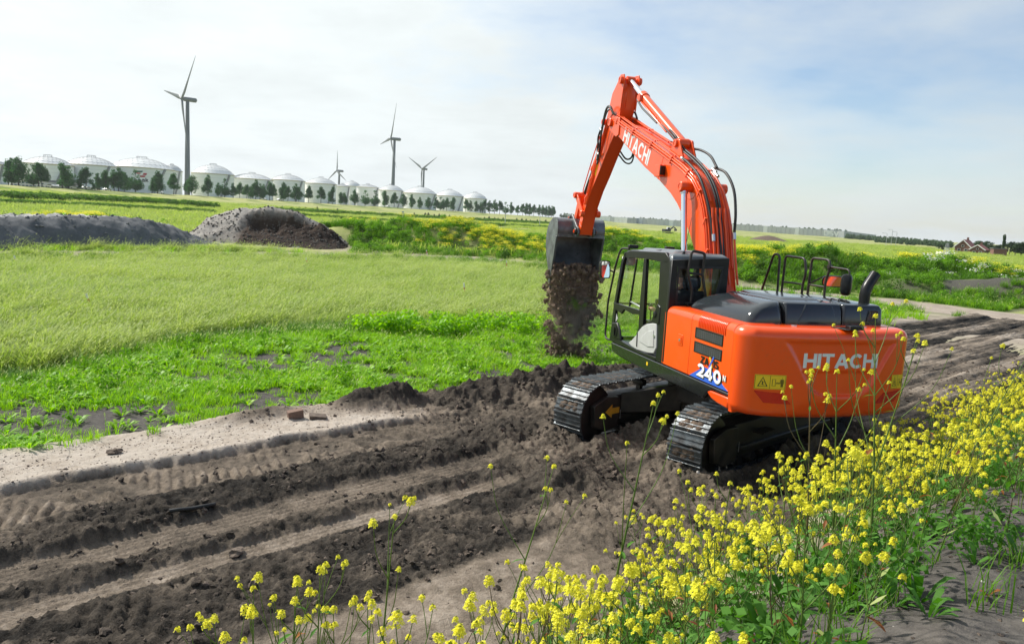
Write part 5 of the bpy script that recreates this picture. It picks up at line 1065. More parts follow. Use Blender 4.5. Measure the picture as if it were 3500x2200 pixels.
TANKS = [  # left px, right px, eave row, apex row, metres behind the avenue, what sets it apart
    (-46, 12, 386, 378, 95, 'cut by the left edge of the picture'), (53, 160, 386.0, 367.5, 95, 'farthest left of those wholly in view'), (153, 265, 388.5, 368.5, 95, 'just left of the one with the logo'), (256, 398, 395, 371, 90, 'bearing a green and red logo'),
    (380, 425, 402, 388, 190, 'half hidden behind the logo tank'), (450, 545, 409, 387.5, 95, 'just right of the tallest wind turbine'), (542, 637, 421, 408, 105, 'second right of the tallest wind turbine'), (636, 714, 424, 410.5, 105, 'third right of the tallest wind turbine'),
    (717, 789, 432, 418, 105, 'in front of the smallest wind turbine'), (787, 822, 438.5, 433, 160, 'low and narrow, right of the smallest wind turbine'), (806, 848, 438, 426.5, 240, 'peeping over a lower tank'), (838, 890, 440.5, 434, 140, 'left of the second tallest wind turbine'),
    (890, 948, 448, 435, 110, 'behind the second tallest wind turbine'), (948, 1026, 455, 439.5, 60, 'third from the right end of the row'), (1024, 1090, 461, 446.5, 62, 'second from the right end of the row'), (1088, 1145, 467, 453, 66, 'at the right end of the row')]
for i, (l, r, ev, ap, off, say) in enumerate(TANKS):
    cx = (l + r) / 2; yd = on_line(cx, off); pl, prr = at(l, ev, yd), at(r, ev, yd); R_ = (prr - pl).length / 2; C_ = at(cx, ev + .0, yd); zt = C_.z; za = at(cx, ap, yd).z; zb = float(H0(np.array([C_.x]), np.array([yd]))[0]) - .5; yc = yd + R_ * .2
    root = empty('storage_tank', (C_.x, yc, zb)); hh_ = zt - zb; rise = max(za - zt, R_ * .12)
    b = MB(); b.lathe([(R_, 0), (R_, hh_), (R_ - .1, hh_ + .02)], n=48); b.build('wall', 'tank_white', root, smooth=40)
    for k in range(1, 6): b = MB(); b.lathe([(R_ + .03, hh_ * k / 6 - .06), (R_ + .07, hh_ * k / 6), (R_ + .03, hh_ * k / 6 + .06)], n=48); b.build('seam', 'tank_seam', root)
    S_ = (R_ * R_ + rise * rise) / (2 * rise)
    def dz(rr): return hh_ + math.sqrt(max(S_ * S_ - rr * rr, 0)) - (S_ - rise)
    b = MB(); b.lathe([(R_ * (1 - k / 12), dz(R_ * (1 - k / 12))) for k in range(12)] + [(0.01, dz(0))], n=48); dome = b.build('dome', 'tank_dome', root, smooth=60)
    b = MB(); rings = 6
    for k in range(rings):
        r0, r1 = R_ * (1 - k / rings), R_ * (1 - (k + 1) / rings); nn = 6 * (rings - k)
        for j in range(nn):
            a0 = 2 * math.pi * j / nn; am_ = 2 * math.pi * (j + .5) / nn; a2 = 2 * math.pi * (j + 1) / nn; P = lambda rr, a: Vector((rr * math.cos(a), rr * math.sin(a), dz(rr) + .06))
            b.tube([P(r0, a0), P(r0, a2)], .055, 3, False)
            if r1 > .5: b.tube([P(r0, a0), P(r1, am_)], .055, 3, False); b.tube([P(r0, a2), P(r1, am_)], .055, 3, False)
            b.box(P(r0, a0), (.34, .34, .22))
    rb = b.build('dome_ribs', 'dome_rib', dome); rb['kind'] = 'stuff'
    b = MB(); b.lathe([(R_ + .02, hh_ - .5), (R_ + .45, hh_ - .45), (R_ + .45, hh_ + .1), (R_ + .02, hh_ + .15)], n=48); b.build('rim', 'tank_rim', root, smooth=30)
    b = MB()
    for k in range(12): a = 2 * math.pi * k / 12; b.box((R_ * .16 * math.cos(a), R_ * .16 * math.sin(a), dz(R_ * .16) + .5), (.12, .12, 1.0))
    b.lathe([(R_ * .16 - .06, dz(R_ * .16) + 1.0), (R_ * .16 + .06, dz(R_ * .16) + 1.0), (R_ * .16 + .06, dz(R_ * .16) + 1.12), (R_ * .16 - .06, dz(R_ * .16) + 1.12)], n=24); b.build('top_rail', 'steel_grey', root)
    b = MB(); a0 = math.radians(-50)                                    # stair winding up the wall
    for k in range(26): a = a0 + .5 * k / 26; z = hh_ * (k + .5) / 26; b.box(((R_ + .6) * math.cos(a), (R_ + .6) * math.sin(a), z), (1.1, 1.1, hh_ / 26 * .8), Matrix.Rotation(a, 3, 'Z'))
    b.build('stair', 'steel_grey', root)
    tag(root, 'white domed storage tank ' + say, 'storage tank', 'storage tanks behind the trees')
    if i == 3:
        # the sign on the wall: green and red bars over a name
        def on_t(px, py, L=0):
            rr_ = ray(px, py); ax, ay = rr_.x, rr_.y; A_ = ax * ax + ay * ay; B_ = -2 * (ax * C_.x + ay * yc); D_ = C_.x ** 2 + yc ** 2 - (R_ + .12 + L) ** 2; t_ = (-B_ - math.sqrt(B_ * B_ - 4 * A_ * D_)) / (2 * A_); return Vector((ax * t_ - C_.x, ay * t_ - yc, CAM_H + rr_.z * t_ - zb))
        def bar_(pts, mt):
            b = MB(); n_ = 6; (x0, y0), (x1, y1), (x2, y2), (x3, y3) = pts; P = []
            for k in range(n_ + 1): f = k / n_; P += [on_t(x0 + (x1 - x0) * f, y0 + (y1 - y0) * f), on_t(x3 + (x2 - x3) * f, y3 + (y2 - y3) * f)]
            b.add(P, [(2 * k, 2 * k + 1, 2 * k + 3, 2 * k + 2) for k in range(n_)]); b.build('logo_bar', mt, root)
        bar_([(316, 401), (336, 402), (334, 405.5), (322, 405)], 'logo_green'); bar_([(320, 406), (331, 406.5), (330, 409), (322, 409)], 'logo_red'); bar_([(338, 407), (346, 407.8), (344, 412), (335, 411.4)], 'logo_red'); bar_([(328, 412.6), (343, 413.4), (340, 417), (330, 416.6)], 'logo_red')
        b = MB(); tw = text_width('Vopak', .10); letters(b, 'Vopak', .19, lambda u, v, L: on_t(303.5 + u / tw * 46.0, 427.0 + u / tw * 1.2 - v * 9.5, L * 20), .10, 2); b.build('tank_name', 'logo_dark', root)
ROW = [(19, 372, 438), (26, 368, 438.5), (41.5, 363, 439), (78, 382, 441), (90, 377, 442), (98, 384, 442.5), (146, 379, 445), (160, 386, 445), (201, 389, 448), (184, 420, 447.5), (218, 428, 447), (230, 405, 449), (248, 397, 450), (268, 396, 451), (278, 392, 451), (293, 402, 451.5), (318, 396, 453), (364, 410, 456), (371, 399, 457), (408.5, 404, 459.5), (451.5, 407, 462), (443, 420, 461),
    (489.6, 409, 464), (514, 428, 466), (528.6, 417, 466), (548.6, 428, 467), (564, 426, 468), (580.6, 431, 468), (589.6, 434, 468.5), (601.6, 420, 469), (611.6, 430, 469), (619.6, 431, 470), (634.6, 425, 471), (642.6, 430, 472), (666.6, 426, 473), (677.6, 435, 473), (697, 430, 474.5), (703.6, 438, 474), (726.6, 434, 476), (755.6, 436, 477), (783, 437, 479), (809.6, 450, 481), (802, 450, 480), (834.6, 443, 482), (859.6, 445, 484), (882.6, 445, 485), (905.6, 446, 487), (928, 450, 488), (949.6, 452, 489),
    (969, 455, 491), (988, 462, 491.5), (1008, 461, 493.3), (1026.5, 462, 493.5), (1036.5, 461, 494.5), (1043, 467, 495), (1051.5, 463, 496), (1066.5, 462, 497.5), (1096.5, 466, 498.5), (1106.5, 470, 500), (1120.5, 471, 501), (1131.5, 474, 501.5), (1140.5, 468, 502.5), (1152.5, 470, 502.5), (1164.5, 468, 503.5), (1176.5, 470, 503.5), (1189.5, 473, 504), (1203.5, 474, 504), (1218.5, 481, 505.5), (1230.5, 477, 505.5), (1238.5, 476, 507), (1246.5, 477, 507.5), (1256.5, 479, 507.5), (1268.5, 480, 508.5), (1277.5, 481, 509.5), (1284.5, 483, 510), (1291.5, 482, 510.5), (1298.5, 483, 511), (1302.5, 484, 511)]
ORD = ['first', 'second', 'third', 'fourth', 'fifth', 'sixth', 'seventh', 'eighth', 'ninth', 'tenth', 'eleventh', 'twelfth', 'thirteenth', 'fourteenth', 'fifteenth', 'sixteenth', 'seventeenth', 'eighteenth', 'nineteenth', 'twentieth']
rng = random.Random(11); ROW.sort(); nrow = len(ROW)
for i, (px, ptop, pbase) in enumerate(ROW):
    off = rng.choice((-3, 0, 0, 5)); yd = on_line(px, off); top = at(px, ptop, yd); zb = float(H0(np.array([top.x]), np.array([yd]))[0]); h = max(4.0, top.z - zb)
    say = (ORD[i] + ' leafy roadside tree from the left edge') if i < 20 else (ORD[nrow - 1 - i] + ' leafy roadside tree counted from the right end of the row') if nrow - 1 - i < 20 else 'leafy roadside tree, ' + ORD[i - 20] + ' to the right of the tallest wind turbine' if i - 20 < 20 else 'leafy roadside tree, ' + ORD[max(0, 57 - i)] + ' left of where the row thickens'
    plant_tree('roadside_tree', 'poplar', rng.randrange(6), (top.x, yd, zb - .2), h, rng.uniform(0, 6.28), say, 'tree', 'roadside trees in front of the tanks', wide=1.3 if i < 22 else 1.15)
pm('turbine_grey', (.10, .12, .128), (.125, .145, .15), .05, .5)
def turbine(hub, base, yd, R_, rot, yaw, label):
    h = at(*hub, yd); zb = float(H0(np.array([h.x]), np.array([yd]))[0]) - 1; root = empty('wind_turbine', (h.x, yd, zb)); hz = h.z - zb
    b = MB(); b.lathe([(2.3, 0), (1.35, hz - 1.5), (1.3, hz - 1.4)], n=24); b.build('tower', 'turbine_grey', root, smooth=60)
    ax = Vector((math.sin(yaw), math.cos(yaw), 0)); c = Vector((0, 0, hz))
    b = MB(); b.tube([c + ax * 3.2, c + ax * 2.8, c - ax * 6.5, c - ax * 7.2], [1.2, 1.75, 1.75, 1.0], 12); b.build('nacelle', 'turbine_grey', root, smooth=40)
    hb = MB(); hp = c + ax * 4.4; hb.tube([c + ax * 3.0, c + ax * 4.8, c + ax * 6.0], [1.4, 1.35, .2], 14); HBm = hb.build('hub', 'turbine_grey', root, smooth=60)
    sd = Vector((ax.y, -ax.x, 0))
    for k in range(3):
        a = math.radians(rot + 120 * k); d = Vector((0, 0, 1)) * math.cos(a) + sd * math.sin(a); e = ax.cross(d)
        bl = MB(); prof_ = [(0.02, .9, .9), (.07, 1.0, .8), (.18, 1.75, .55), (.45, 1.15, .3), (.75, .7, .18), (.95, .35, .1), (1.0, .08, .04)]; V = []
        for f, w_, t_ in prof_:
            for j in range(8): th = 2 * math.pi * j / 8; V.append(hp + d * (R_ * f) + e * (w_ * math.cos(th) - (w_ * .3 if f > .1 else 0)) + ax * (t_ * math.sin(th)))
        bl.add(V, [(i * 8 + j, i * 8 + (j + 1) % 8, (i + 1) * 8 + (j + 1) % 8, (i + 1) * 8 + j) for i in range(len(prof_) - 1) for j in range(8)]); bl.build('blade', 'turbine_grey', root, smooth=60)
    tag(root, label, 'wind turbine', 'wind turbines at the tank farm')
turbine((441, 234), (443, 460), 640, 41, -43, math.radians(-133), 'tallest grey wind turbine, left of the picture beside the domed tanks')
turbine((928, 327), (925, 476), 900, 41, -24, math.radians(-116.5), 'second tallest wind turbine, with one blade nearly upright')
turbine((798, 402), (798, 470), 1250, 31, 0, math.radians(-135.7), 'small wind turbine rising behind the middle tanks')
turbine((997, 397.5), (992, 450), 1300, 37, 60, math.radians(-142), 'wind turbine with raised V blades above the right tanks')

# ------------------------------------------------------------------ office, shed, cars before the tanks
pm('office_white', (.66, .67, .67), (.58, .59, .6), .6, .5); pm('office_glass', (.02, .07, .12), (.04, .13, .2), .3, .12, spec=.8); pm('shed_grey', (.16, .17, .175), (.12, .125, .13), .5, .6); pm('car_white', (.7, .71, .72), None, rough=.25, coat=.6); pm('car_dark', (.03, .035, .045), None, rough=.25, coat=.6); pm('window_dark', (.015, .02, .025), None, rough=.1)
def box_at(px0, px1, ptop, off, dep, name, mat, label, cat):
    yd = on_line((px0 + px1) / 2, off); a, c = at(px0, ptop, yd), at(px1, ptop, yd); zb = float(H0(np.array([(a.x + c.x) / 2]), np.array([yd]))[0]) - .3; root = empty(name, ((a.x + c.x) / 2, yd, zb)); w_, h_ = (c - a).length, (a.z + c.z) / 2 - zb
    b = MB(); b.box((0, dep / 2, h_ / 2), (w_, dep, h_)); b.build('wall', mat, root); b = MB(); b.box((0, dep / 2, h_ + .15), (w_ + .4, dep + .4, .3)); b.build('roof', 'shed_grey', root); tag(root, label, cat); return root, w_, h_
OF, ow, oh = box_at(23, 104, 425, 22, 16, 'office_building', 'office_white', 'low white office with blue glass behind the leftmost trees', 'building')
for k in range(9):
    for z in (.28, .70):
        x = -ow / 2 + (k + .5) * ow / 9; b = MB(); b.box((x, -.06, oh * z), (ow / 9 * .72, .12, oh * .2)); f = b.build('window', 'steel_grey', OF); b = MB(); b.box((x, -.13, oh * z), (ow / 9 * .64, .04, oh * .16)); b.build('pane', 'office_glass', f)
GO, ow, oh = box_at(104, 147, 426, 22, 14, 'glass_hall', 'office_white', 'dark glass hall between the office and the grey shed', 'building')
for k in range(8): x = -ow / 2 + (k + .5) * ow / 8; b = MB(); b.box((x, -.06, oh * .5), (ow / 8 * .9, .12, oh * .9)); b.build('pane', 'office_glass', GO)
box_at(154, 175.5, 433, 16, 8, 'shed', 'shed_grey', 'small plain grey shed under the trees by the cars', 'shed')
cb = MB(); cb.prism([(-2.1, .35), (-2.15, .75), (-1.9, .92), (-1.15, 1.0), (-.6, 1.42), (.75, 1.45), (1.45, 1.0), (2.0, .9), (2.15, .7), (2.12, .35)], -.85, .85); car_w, car_d = cb.mesh('body', 'car_white'), cb.mesh('body', 'car_dark')
cw_ = MB(); cw_.prism([(-1.0, 1.0), (-.55, 1.36), (.7, 1.38), (1.25, 1.0)], -.87, .87); car_g = cw_.mesh('windows', 'window_dark')
whl = MB(); whl.lathe([(0, -.1), (.33, -.1), (.33, .1), (0, .1)], (0, 0, 0), 14, 'y'); car_t = whl.mesh('wheel', 'rubber')
CARS = [(118, 0), (124, 0), (130, 0), (139, 0), (177, 0), (186, 1), (196, 0), (206, 0), (215, 0), (226, 1), (252, 0), (377, 0), (620, 0), (657, 0), (913, 0), (1071, 0)]
for i, (px, k) in enumerate(CARS):
    yd = on_line(px, 9); q = at(px, 450, yd); zb = float(H0(np.array([q.x]), np.array([yd]))[0]); c = empty('parked_car', (q.x, yd, zb + .35), rng.choice((0.1, 1.1, 1.2, 2.9))); obj('body', car_d if k else car_w, c); obj('windows', car_g, c)
    for sx in (-1.3, 1.35):
        for sy in (-.8, .8): obj('wheel', car_t, c, (sx, sy, .33))
    tag(c, ('dark' if k else 'white') + (' car parked behind the grass bank, ' + ORD[i] + ' from the left among the cars' if i < 11 else ' car on the road by the tanks, ' + ORD[len(CARS) - 1 - i] + ' from the right'), 'car', 'cars by the tank farm')
# ------------------------------------------------------------------ shrubs, hedges, posts on the plain
pine_v = TREES['pine']
SHR = [(96, 455, 7), (192, 458, 4.5), (332, 468, 4.5), (170.5, 459, 3.5), (65, 457, 3), (510, 480, 5), (580, 484, 5), (626, 488, 4), (652, 490, 3.5), (664, 489, 5), (676, 491, 3), (685, 491, 4), (694, 492, 3), (704, 491, 4.5), (719, 491.5, 4.5), (728, 493, 3), (735, 493, 3), (746, 492, 6), (793.6, 496, 6), (824, 500, 4), (847, 501, 5.5), (892, 503, 4.5), (974, 505, 5), (1000, 506, 6), (1007, 507, 7), (1021, 509, 6), (1033, 509, 6.5), (1046, 511, 7.5), (1057, 512, 6.5), (1070, 512, 5), (1083, 512.5, 5.5), (1094, 514, 4.5), (1139, 515, 5), (1150, 515, 6.5), (1163, 517, 6), (1171, 517, 5), (1183, 517.5, 6), (1215, 519, 6), (1227, 519.5, 6), (1237, 520, 5.5), (1247, 520.5, 4.5), (1263.5, 522, 6), (1283, 523.5, 7)]
for i, (px, pb, hp_) in enumerate(SHR):
    g = ground_at(px, pb, 100.0); h = hp_ * PX / FPX * g.y * 1.25; tr, cr = pine_v[i % 3]; k = h / 10; t = empty('shrub', (g.x, g.y, g.z - .1), rng.uniform(0, 6)); obj('trunk', tr, t, scale=(k * 1.6, k * 1.6, k)); obj('crown', cr, t, scale=(k * 1.9, k * 1.9, k))
    n_ = len(SHR); tag(t, 'dark bushy evergreen shrub, ' + (ORD[i] + ' from the left' if i < 20 else ORD[n_ - 1 - i] + ' from the right end' if n_ - 1 - i < 20 else ORD[i - 20] + ' past the middle') + ' of the shrub line', 'shrub', 'dark shrubs dotted across the plain')
g = ground_at(1042, 518, 100.0); t = empty('pale_bush', g); tr, cr = TREES['broad'][0]; obj('trunk', tr, t, scale=.14); V, F = leaf_cloud(random.Random(4), [((0, 0, 1.0), (1.1, 1.1, .9)), ((.6, 0, .7), (.8, .8, .7))], 700, .2); obj('crown', mesh_of('crown', V, F, 'weed_leaf'), t); tag(t, 'pale green round bush below the dark shrub line', 'bush')
def clump_mesh(seed, mat, n=160, size=.16, r=.55, h=.5):
    rg = random.Random(seed); V, F = leaf_cloud(rg, [((rg.uniform(-.4, .4) * r, rg.uniform(-.4, .4) * r, h * rg.uniform(.35, .8)), (r * rg.uniform(.45, .8), r * rg.uniform(.45, .8), h * rg.uniform(.4, .6))) for _ in range(5)], n, size); return mesh_of('clump', V, F, mat)
hedge_p = [proto('hedge_piece', clump_mesh(i, m, 260, .22, 1.0, .9)) for i, m in enumerate(('hedge_leaf', 'dark_leaf'))]
def band_points(line, width, n, seed, jitter=1.0):
    rg = np.random.RandomState(seed); P = [ground_at(a, c, 100.0) for a, c in line]; out = []
    L = [0.0]
    for a, c in zip(P[:-1], P[1:]): L.append(L[-1] + (c - a).length)
    u = rg.rand(n) * L[-1]; x = np.interp(u, L, [p.x for p in P]); y = np.interp(u, L, [p.y for p in P]); d = TN; w = (rg.rand(n) - .5) * width; x = x + d[0] * w; y = y + d[1] * w
    return np.stack([x, y, H0(x, y) - .1], -1), rg
HEDGE = [(-60, 462), (0, 466), (120, 470), (240, 475), (360, 480), (480, 487)]; HEDGE2 = [(640, 497), (760, 502), (894, 509), (1090, 518), (1284, 527), (1330, 531)]
for line, n, w_, sc, mi, lab in ((HEDGE, 900, 11, 1.0, 0, 'left'), (HEDGE2, 1500, 12, .8, 0, 'right'), ([(-60, 476), (60, 482), (240, 489), (480, 501)], 900, 7, .62, 0, 'lower'), ([(700, 508), (894, 521), (1090, 528), (1300, 537)], 900, 7, .55, 0, 'lower right')):
    P, rg = band_points(line, w_, n, 5 + n); scatter('hedge', hedge_p[mi], P, sc * (.6 + .9 * rg.rand(len(P))), rg.rand(len(P)) * 6.28, label={'left': 'dark bramble hedge running below the tank farm at left', 'right': 'green thicket strip under the line of dark shrubs', 'lower': 'low dark green strip of rank grass at left, below the hedge', 'lower right': 'low strip of rank grass below the thicket at right'}[lab], cat='hedge')
pm('post_grey', (.45, .47, .48), None, rough=.5, metal=.5); pm('sign_blue', (.02, .16, .5), None, rough=.4); pm('stake_white', (.8, .78, .76), None, rough=.6); pm('stake_red', (.62, .03, .05), None, rough=.6)
for i, (px, ptop, pb) in enumerate(((1140, 487, 506), (1151.5, 488, 506), (1187.5, 494, 528), (1251, 497, 510), (1268.5, 501, 532), (2083, 548, 577), (2095, 540, 577), (2106, 545, 577), (1668, 0, 0))):
    if not ptop: continue
    g = ground_at(px, pb, 100.0); h = (at(px, ptop, g.y).z - g.z); L_ = empty('lamp_post', g); b = MB(); b.tube([(0, 0, -.3), (0, 0, h * .96), (-.4, 0, h), (-1.4, 0, h)], [.12, .08, .06, .05], 8); b.build('pole', 'post_grey', L_, smooth=60); b = MB(); b.box((-1.6, 0, h), (.9, .25, .14)); b.build('lamp_head', 'post_grey', L_, bevel=.03)
    tag(L_, 'slim grey lamp post on the plain, ' + ORD[i] + ' from the left', 'lamp post', 'lamp posts')
g = ground_at(947, 518, 100.0); s_ = empty('sign_post', g); b = MB(); b.cyl((0, 0, -.2), (0, 0, 1.8), .05, n=8); b.build('post', 'post_grey', s_); b = MB(); b.box((0, -.08, 1.65), (.55, .05, .75)); b.build('sign_plate', 'sign_blue', s_, bevel=.01); tag(s_, 'small blue sign on a post in the grass strip', 'sign')

# ------------------------------------------------------------------ warehouse, wood, house on the right
pm('wall_grey', (.50, .52, .525), (.46, .48, .485), .05, .55); pm('wall_mid', (.38, .41, .42), (.34, .365, .375), .05, .55); pm('wall_light', (.76, .78, .78), None, rough=.6)
def long_wall(px0, top0, px1, top1, y0, y1, n, mats, root, hbase):
    for k in range(n):
        f0, f1 = k / n, (k + 1) / n; a = at(px0 + (px1 - px0) * f0, top0 + (top1 - top0) * f0, y0 + (y1 - y0) * f0); c = at(px0 + (px1 - px0) * f1, top0 + (top1 - top0) * f1, y0 + (y1 - y0) * f1); d = (c - a); d.z = 0; nn = Vector((d.y, -d.x, 0)).normalized(); g = d.normalized() * .12
        b = MB(); zt = (a.z + c.z) / 2; z0 = hbase
        p, q = a + g, c - g; back = nn * -12
        b.add([(p.x, p.y, z0), (q.x, q.y, z0), (q.x + back.x, q.y + back.y, z0), (p.x + back.x, p.y + back.y, z0), (p.x, p.y, zt), (q.x, q.y, zt), (q.x + back.x, q.y + back.y, zt), (p.x + back.x, p.y + back.y, zt)], [(3, 2, 1, 0), (4, 5, 6, 7), (0, 1, 5, 4), (1, 2, 6, 5), (2, 3, 7, 6), (3, 0, 4, 7)])
        b.build('wall_panel', mats(k), root)
WHA = empty('warehouse', (0, 0, 0))
long_wall(1335, 502.5, 1475, 512.0, 1050, 1010, 14, lambda k: 'wall_light' if k % 5 else 'wall_grey', WHA, -1); long_wall(1475.4, 511.5, 1497, 513, 1005, 1000, 3, lambda k: 'wall_mid', WHA, -1)
tag(WHA, 'pale grey warehouse with a dark grey end, left of the boom', 'warehouse')
WH = empty('warehouse', (0, 0, 0)); long_wall(1500, 512.5, 1985, 543, 1010, 905, 46, lambda k: 'wall_grey' if k % 7 else 'wall_light', WH, -1); long_wall(1985.5, 543.2, 2061, 552.5, 902, 945, 9, lambda k: 'wall_mid', WH, -1)
tag(WH, 'very long grey panelled warehouse with big white letters near its right end', 'warehouse')
def wh_pt(px, py, L=0): f = (px - 1500) / 485; y = 1010 - 105 * f - 1.0 - L; return at(px, py, y)
b = MB(); letters(b, 'DSV', .30, lambda u, v, L: wh_pt(1938 + u * 13.0, 553.9 + u * .75 - v * 11.5, L * 60), .08, 2); b.build('wall_lettering', 'sticker_white', WH)
b = MB(); q0, q1 = wh_pt(1646, 533), wh_pt(1663, 534); b.box(((q0 + q1) / 2) - Vector((0, .5, 4)), ((q1 - q0).length, 3, 9)); b.build('loading_dock', 'wall_mid', WH)
wood_p = [proto('wood_tree', mesh_of('wood_tree', *leaf_cloud(random.Random(30 + i), [((random.Random(i * 9 + k).uniform(-2, 2), random.Random(i * 7 + k).uniform(-2, 2), random.Random(i * 5 + k).uniform(2.0, 8.4)), (2.0, 2.0, 1.7)) for k in range(9)], 420, .95), 'wood_leaf')) for i in range(3)]
def wood(name, pts, hts, label, seed):
    rg = np.random.RandomState(seed); idx = rg.randint(0, 3, len(pts))
    for k in range(3):
        m_ = idx == k
        if m_.any(): scatter(name, wood_p[k], pts[m_], hts[m_] / 10, rg.rand(m_.sum()) * 6.28, label=label[k], cat='wood')
rg = np.random.RandomState(5); WP, WHt = [], []
for px0, t0, px1, t1, y0, y1, n in ((1320, 499, 1560, 514, 1250, 1200, 60), (1560, 515, 2000, 540, 1180, 1060, 110), (1990, 549, 2240, 566, 760, 520, 190), (2060, 566, 2240, 578, 480, 420, 90)):
    for k in range(n):
        f = rg.rand(); px = px0 + (px1 - px0) * f; yd = y0 + (y1 - y0) * f + rg.uniform(-30, 60); p = at(px, t0 + (t1 - t0) * f + rg.uniform(-1.2, 3.0), yd); zb = float(H0(np.array([p.x]), np.array([yd]))[0]); WP.append((p.x, yd, zb - 1)); WHt.append(max(4, p.z - zb + 1))
wood('far_wood', np.array(WP), np.array(WHt), ['far green wood along the right horizon behind the long warehouse'] * 3, 3)
# trees round the house
HT = [(2215, 571, 612, 260, 'broad'), (2232, 566, 604, 300, 'broad'), (2258, 568, 602, 310, 'broad'), (2290, 568, 603, 300, 'broad'), (2310, 562, 606, 270, 'broad'), (2330, 565, 606, 255, 'broad'), (2346, 572, 608, 240, 'broad'), (2364.5, 546, 610, 225, 'column'), (2378, 566, 612, 235, 'broad'), (2392, 562, 612, 225, 'broad'), (2406, 565, 614, 215, 'broad'), (2425, 560, 616, 215, 'broad')]
for i, (px, pt, pb, yd, kd) in enumerate(HT):
    p = at(px, pt, yd); zb = float(H0(np.array([p.x]), np.array([yd]))[0]); plant_tree('garden_tree', kd, i, (p.x, yd, zb - .4), p.z - zb + .4, i * 1.3, 'tall narrow columnar tree towering right of the house' if kd == 'column' else 'dark broad tree by the red-roofed house, ' + ORD[i if i < 7 else i - 1] + ' from the left of its group', 'tree', 'trees round the house', wide=1.5 if kd == 'broad' else .9)
pm('brick', (.19, .10, .075), (.14, .075, .06), 6, .85); pm('roof_tile', (.27, .085, .065), (.20, .065, .05), 4, .7); pm('trim_white', (.75, .75, .73), None, rough=.5)
def house(px, yd, w_, dp, eave, ridge, rz, name, label, roofm='roof_tile', wallm='brick'):
    p = at(px, 600, yd); zb = float(H0(np.array([p.x]), np.array([yd]))[0]); r = empty(name, (p.x, yd, zb - .1), rz)
    b = MB(); b.prism([(-w_ / 2, 0), (w_ / 2, 0), (w_ / 2, eave), (0, ridge), (-w_ / 2, eave)], -dp / 2, dp / 2); b.build('wall', wallm, r)
    for sg in (1, -1):
        d = Vector((sg * w_ / 2, 0, eave - ridge)); n_ = Vector((-d.z * sg, 0, sg * d.x)).normalized() if True else None; a, c = Vector((0, 0, ridge + .06)), Vector((sg * (w_ / 2 + .3), 0, eave - (ridge - eave) * .3 / (w_ / 2) + .06)); b = MB(); b.bar(a.lerp(c, 0) , c, dp + .6, .14, up=(0, 0, 1)); rr = b.build('roof', roofm, r)
        b = MB(); b.bar((0, -dp / 2 - .32, ridge + .02), (sg * (w_ / 2 + .3), -dp / 2 - .32, c.z - .04), .05, .22); b.build('verge_board', 'trim_white', rr)
    for x in (-w_ * .22, w_ * .22):
        for z in (eave * .5,): b = MB(); b.box((x, -dp / 2 - .03, z), (w_ * .2, .08, eave * .34)); f = b.build('window', 'trim_white', r); b = MB(); b.box((x, -dp / 2 - .08, z), (w_ * .16, .03, eave * .28)); b.build('pane', 'window_dark', f)
    b = MB(); b.box((0, -dp / 2 - .03, eave * 1.08), (w_ * .18, .08, eave * .3)); f = b.build('window', 'trim_white', r); b = MB(); b.box((0, -dp / 2 - .08, eave * 1.08), (w_ * .14, .03, eave * .24)); b.build('pane', 'window_dark', f)
    b = MB(); b.box((.0, dp * .25, ridge + .35), (.5, .5, .9)); b.build('chimney', wallm, r); tag(r, label, 'house'); return r
house(2268, 235, 4.1, 6.2, 2.0, 3.9, -.75, 'brick_house', 'brick house with steep red roof and white gable boards at right edge')
house(2302, 222, 3.6, 5.0, 1.5, 2.7, -.75, 'low_house', 'low brick annexe with red roof right of the tall house'); 
g = at(2347, 600, 210); zb = float(H0(np.array([g.x]), np.array([210.0]))[0]); r = empty('garden_shed', (g.x, 210, zb), -.2); b = MB(); b.box((0, 0, .9), (3.2, 2.4, 1.9)); b.build('wall', 'brick', r); b = MB(); b.box((0, 0, 1.92), (3.6, 2.8, .15)); b.build('roof', 'shed_grey', r); tag(r, 'small flat-roofed brick shed under the columnar tree', 'shed')
g = ground_at(2224, 604, 100.0); r = empty('site_mast', g, .3); h = at(2233, 572, g.y).z - g.z; b = MB()
for k in range(8):
    z0, z1 = h * k / 8, h * (k + 1) / 8; w0, w1 = .55 * (1 - .7 * k / 8), .55 * (1 - .7 * (k + 1) / 8)
    for sx, sy in ((1, 1), (1, -1), (-1, -1), (-1, 1)): b.tube([(sx * w0, sy * w0, z0), (sx * w1, sy * w1, z1)], .05, 4, False); b.tube([(sx * w0, sy * w0, z0), (-sy * w1, sx * w1, z1)], .03, 4, False)
b.build('lattice', 'post_grey', r); b = MB(); b.box((-.8, 0, .5), (2.4, 1.4, 1.0)); b.build('cabinet', 'sticker_white', r, bevel=.05); tag(r, 'grey lattice mast with a white cabinet left of the house', 'mast')
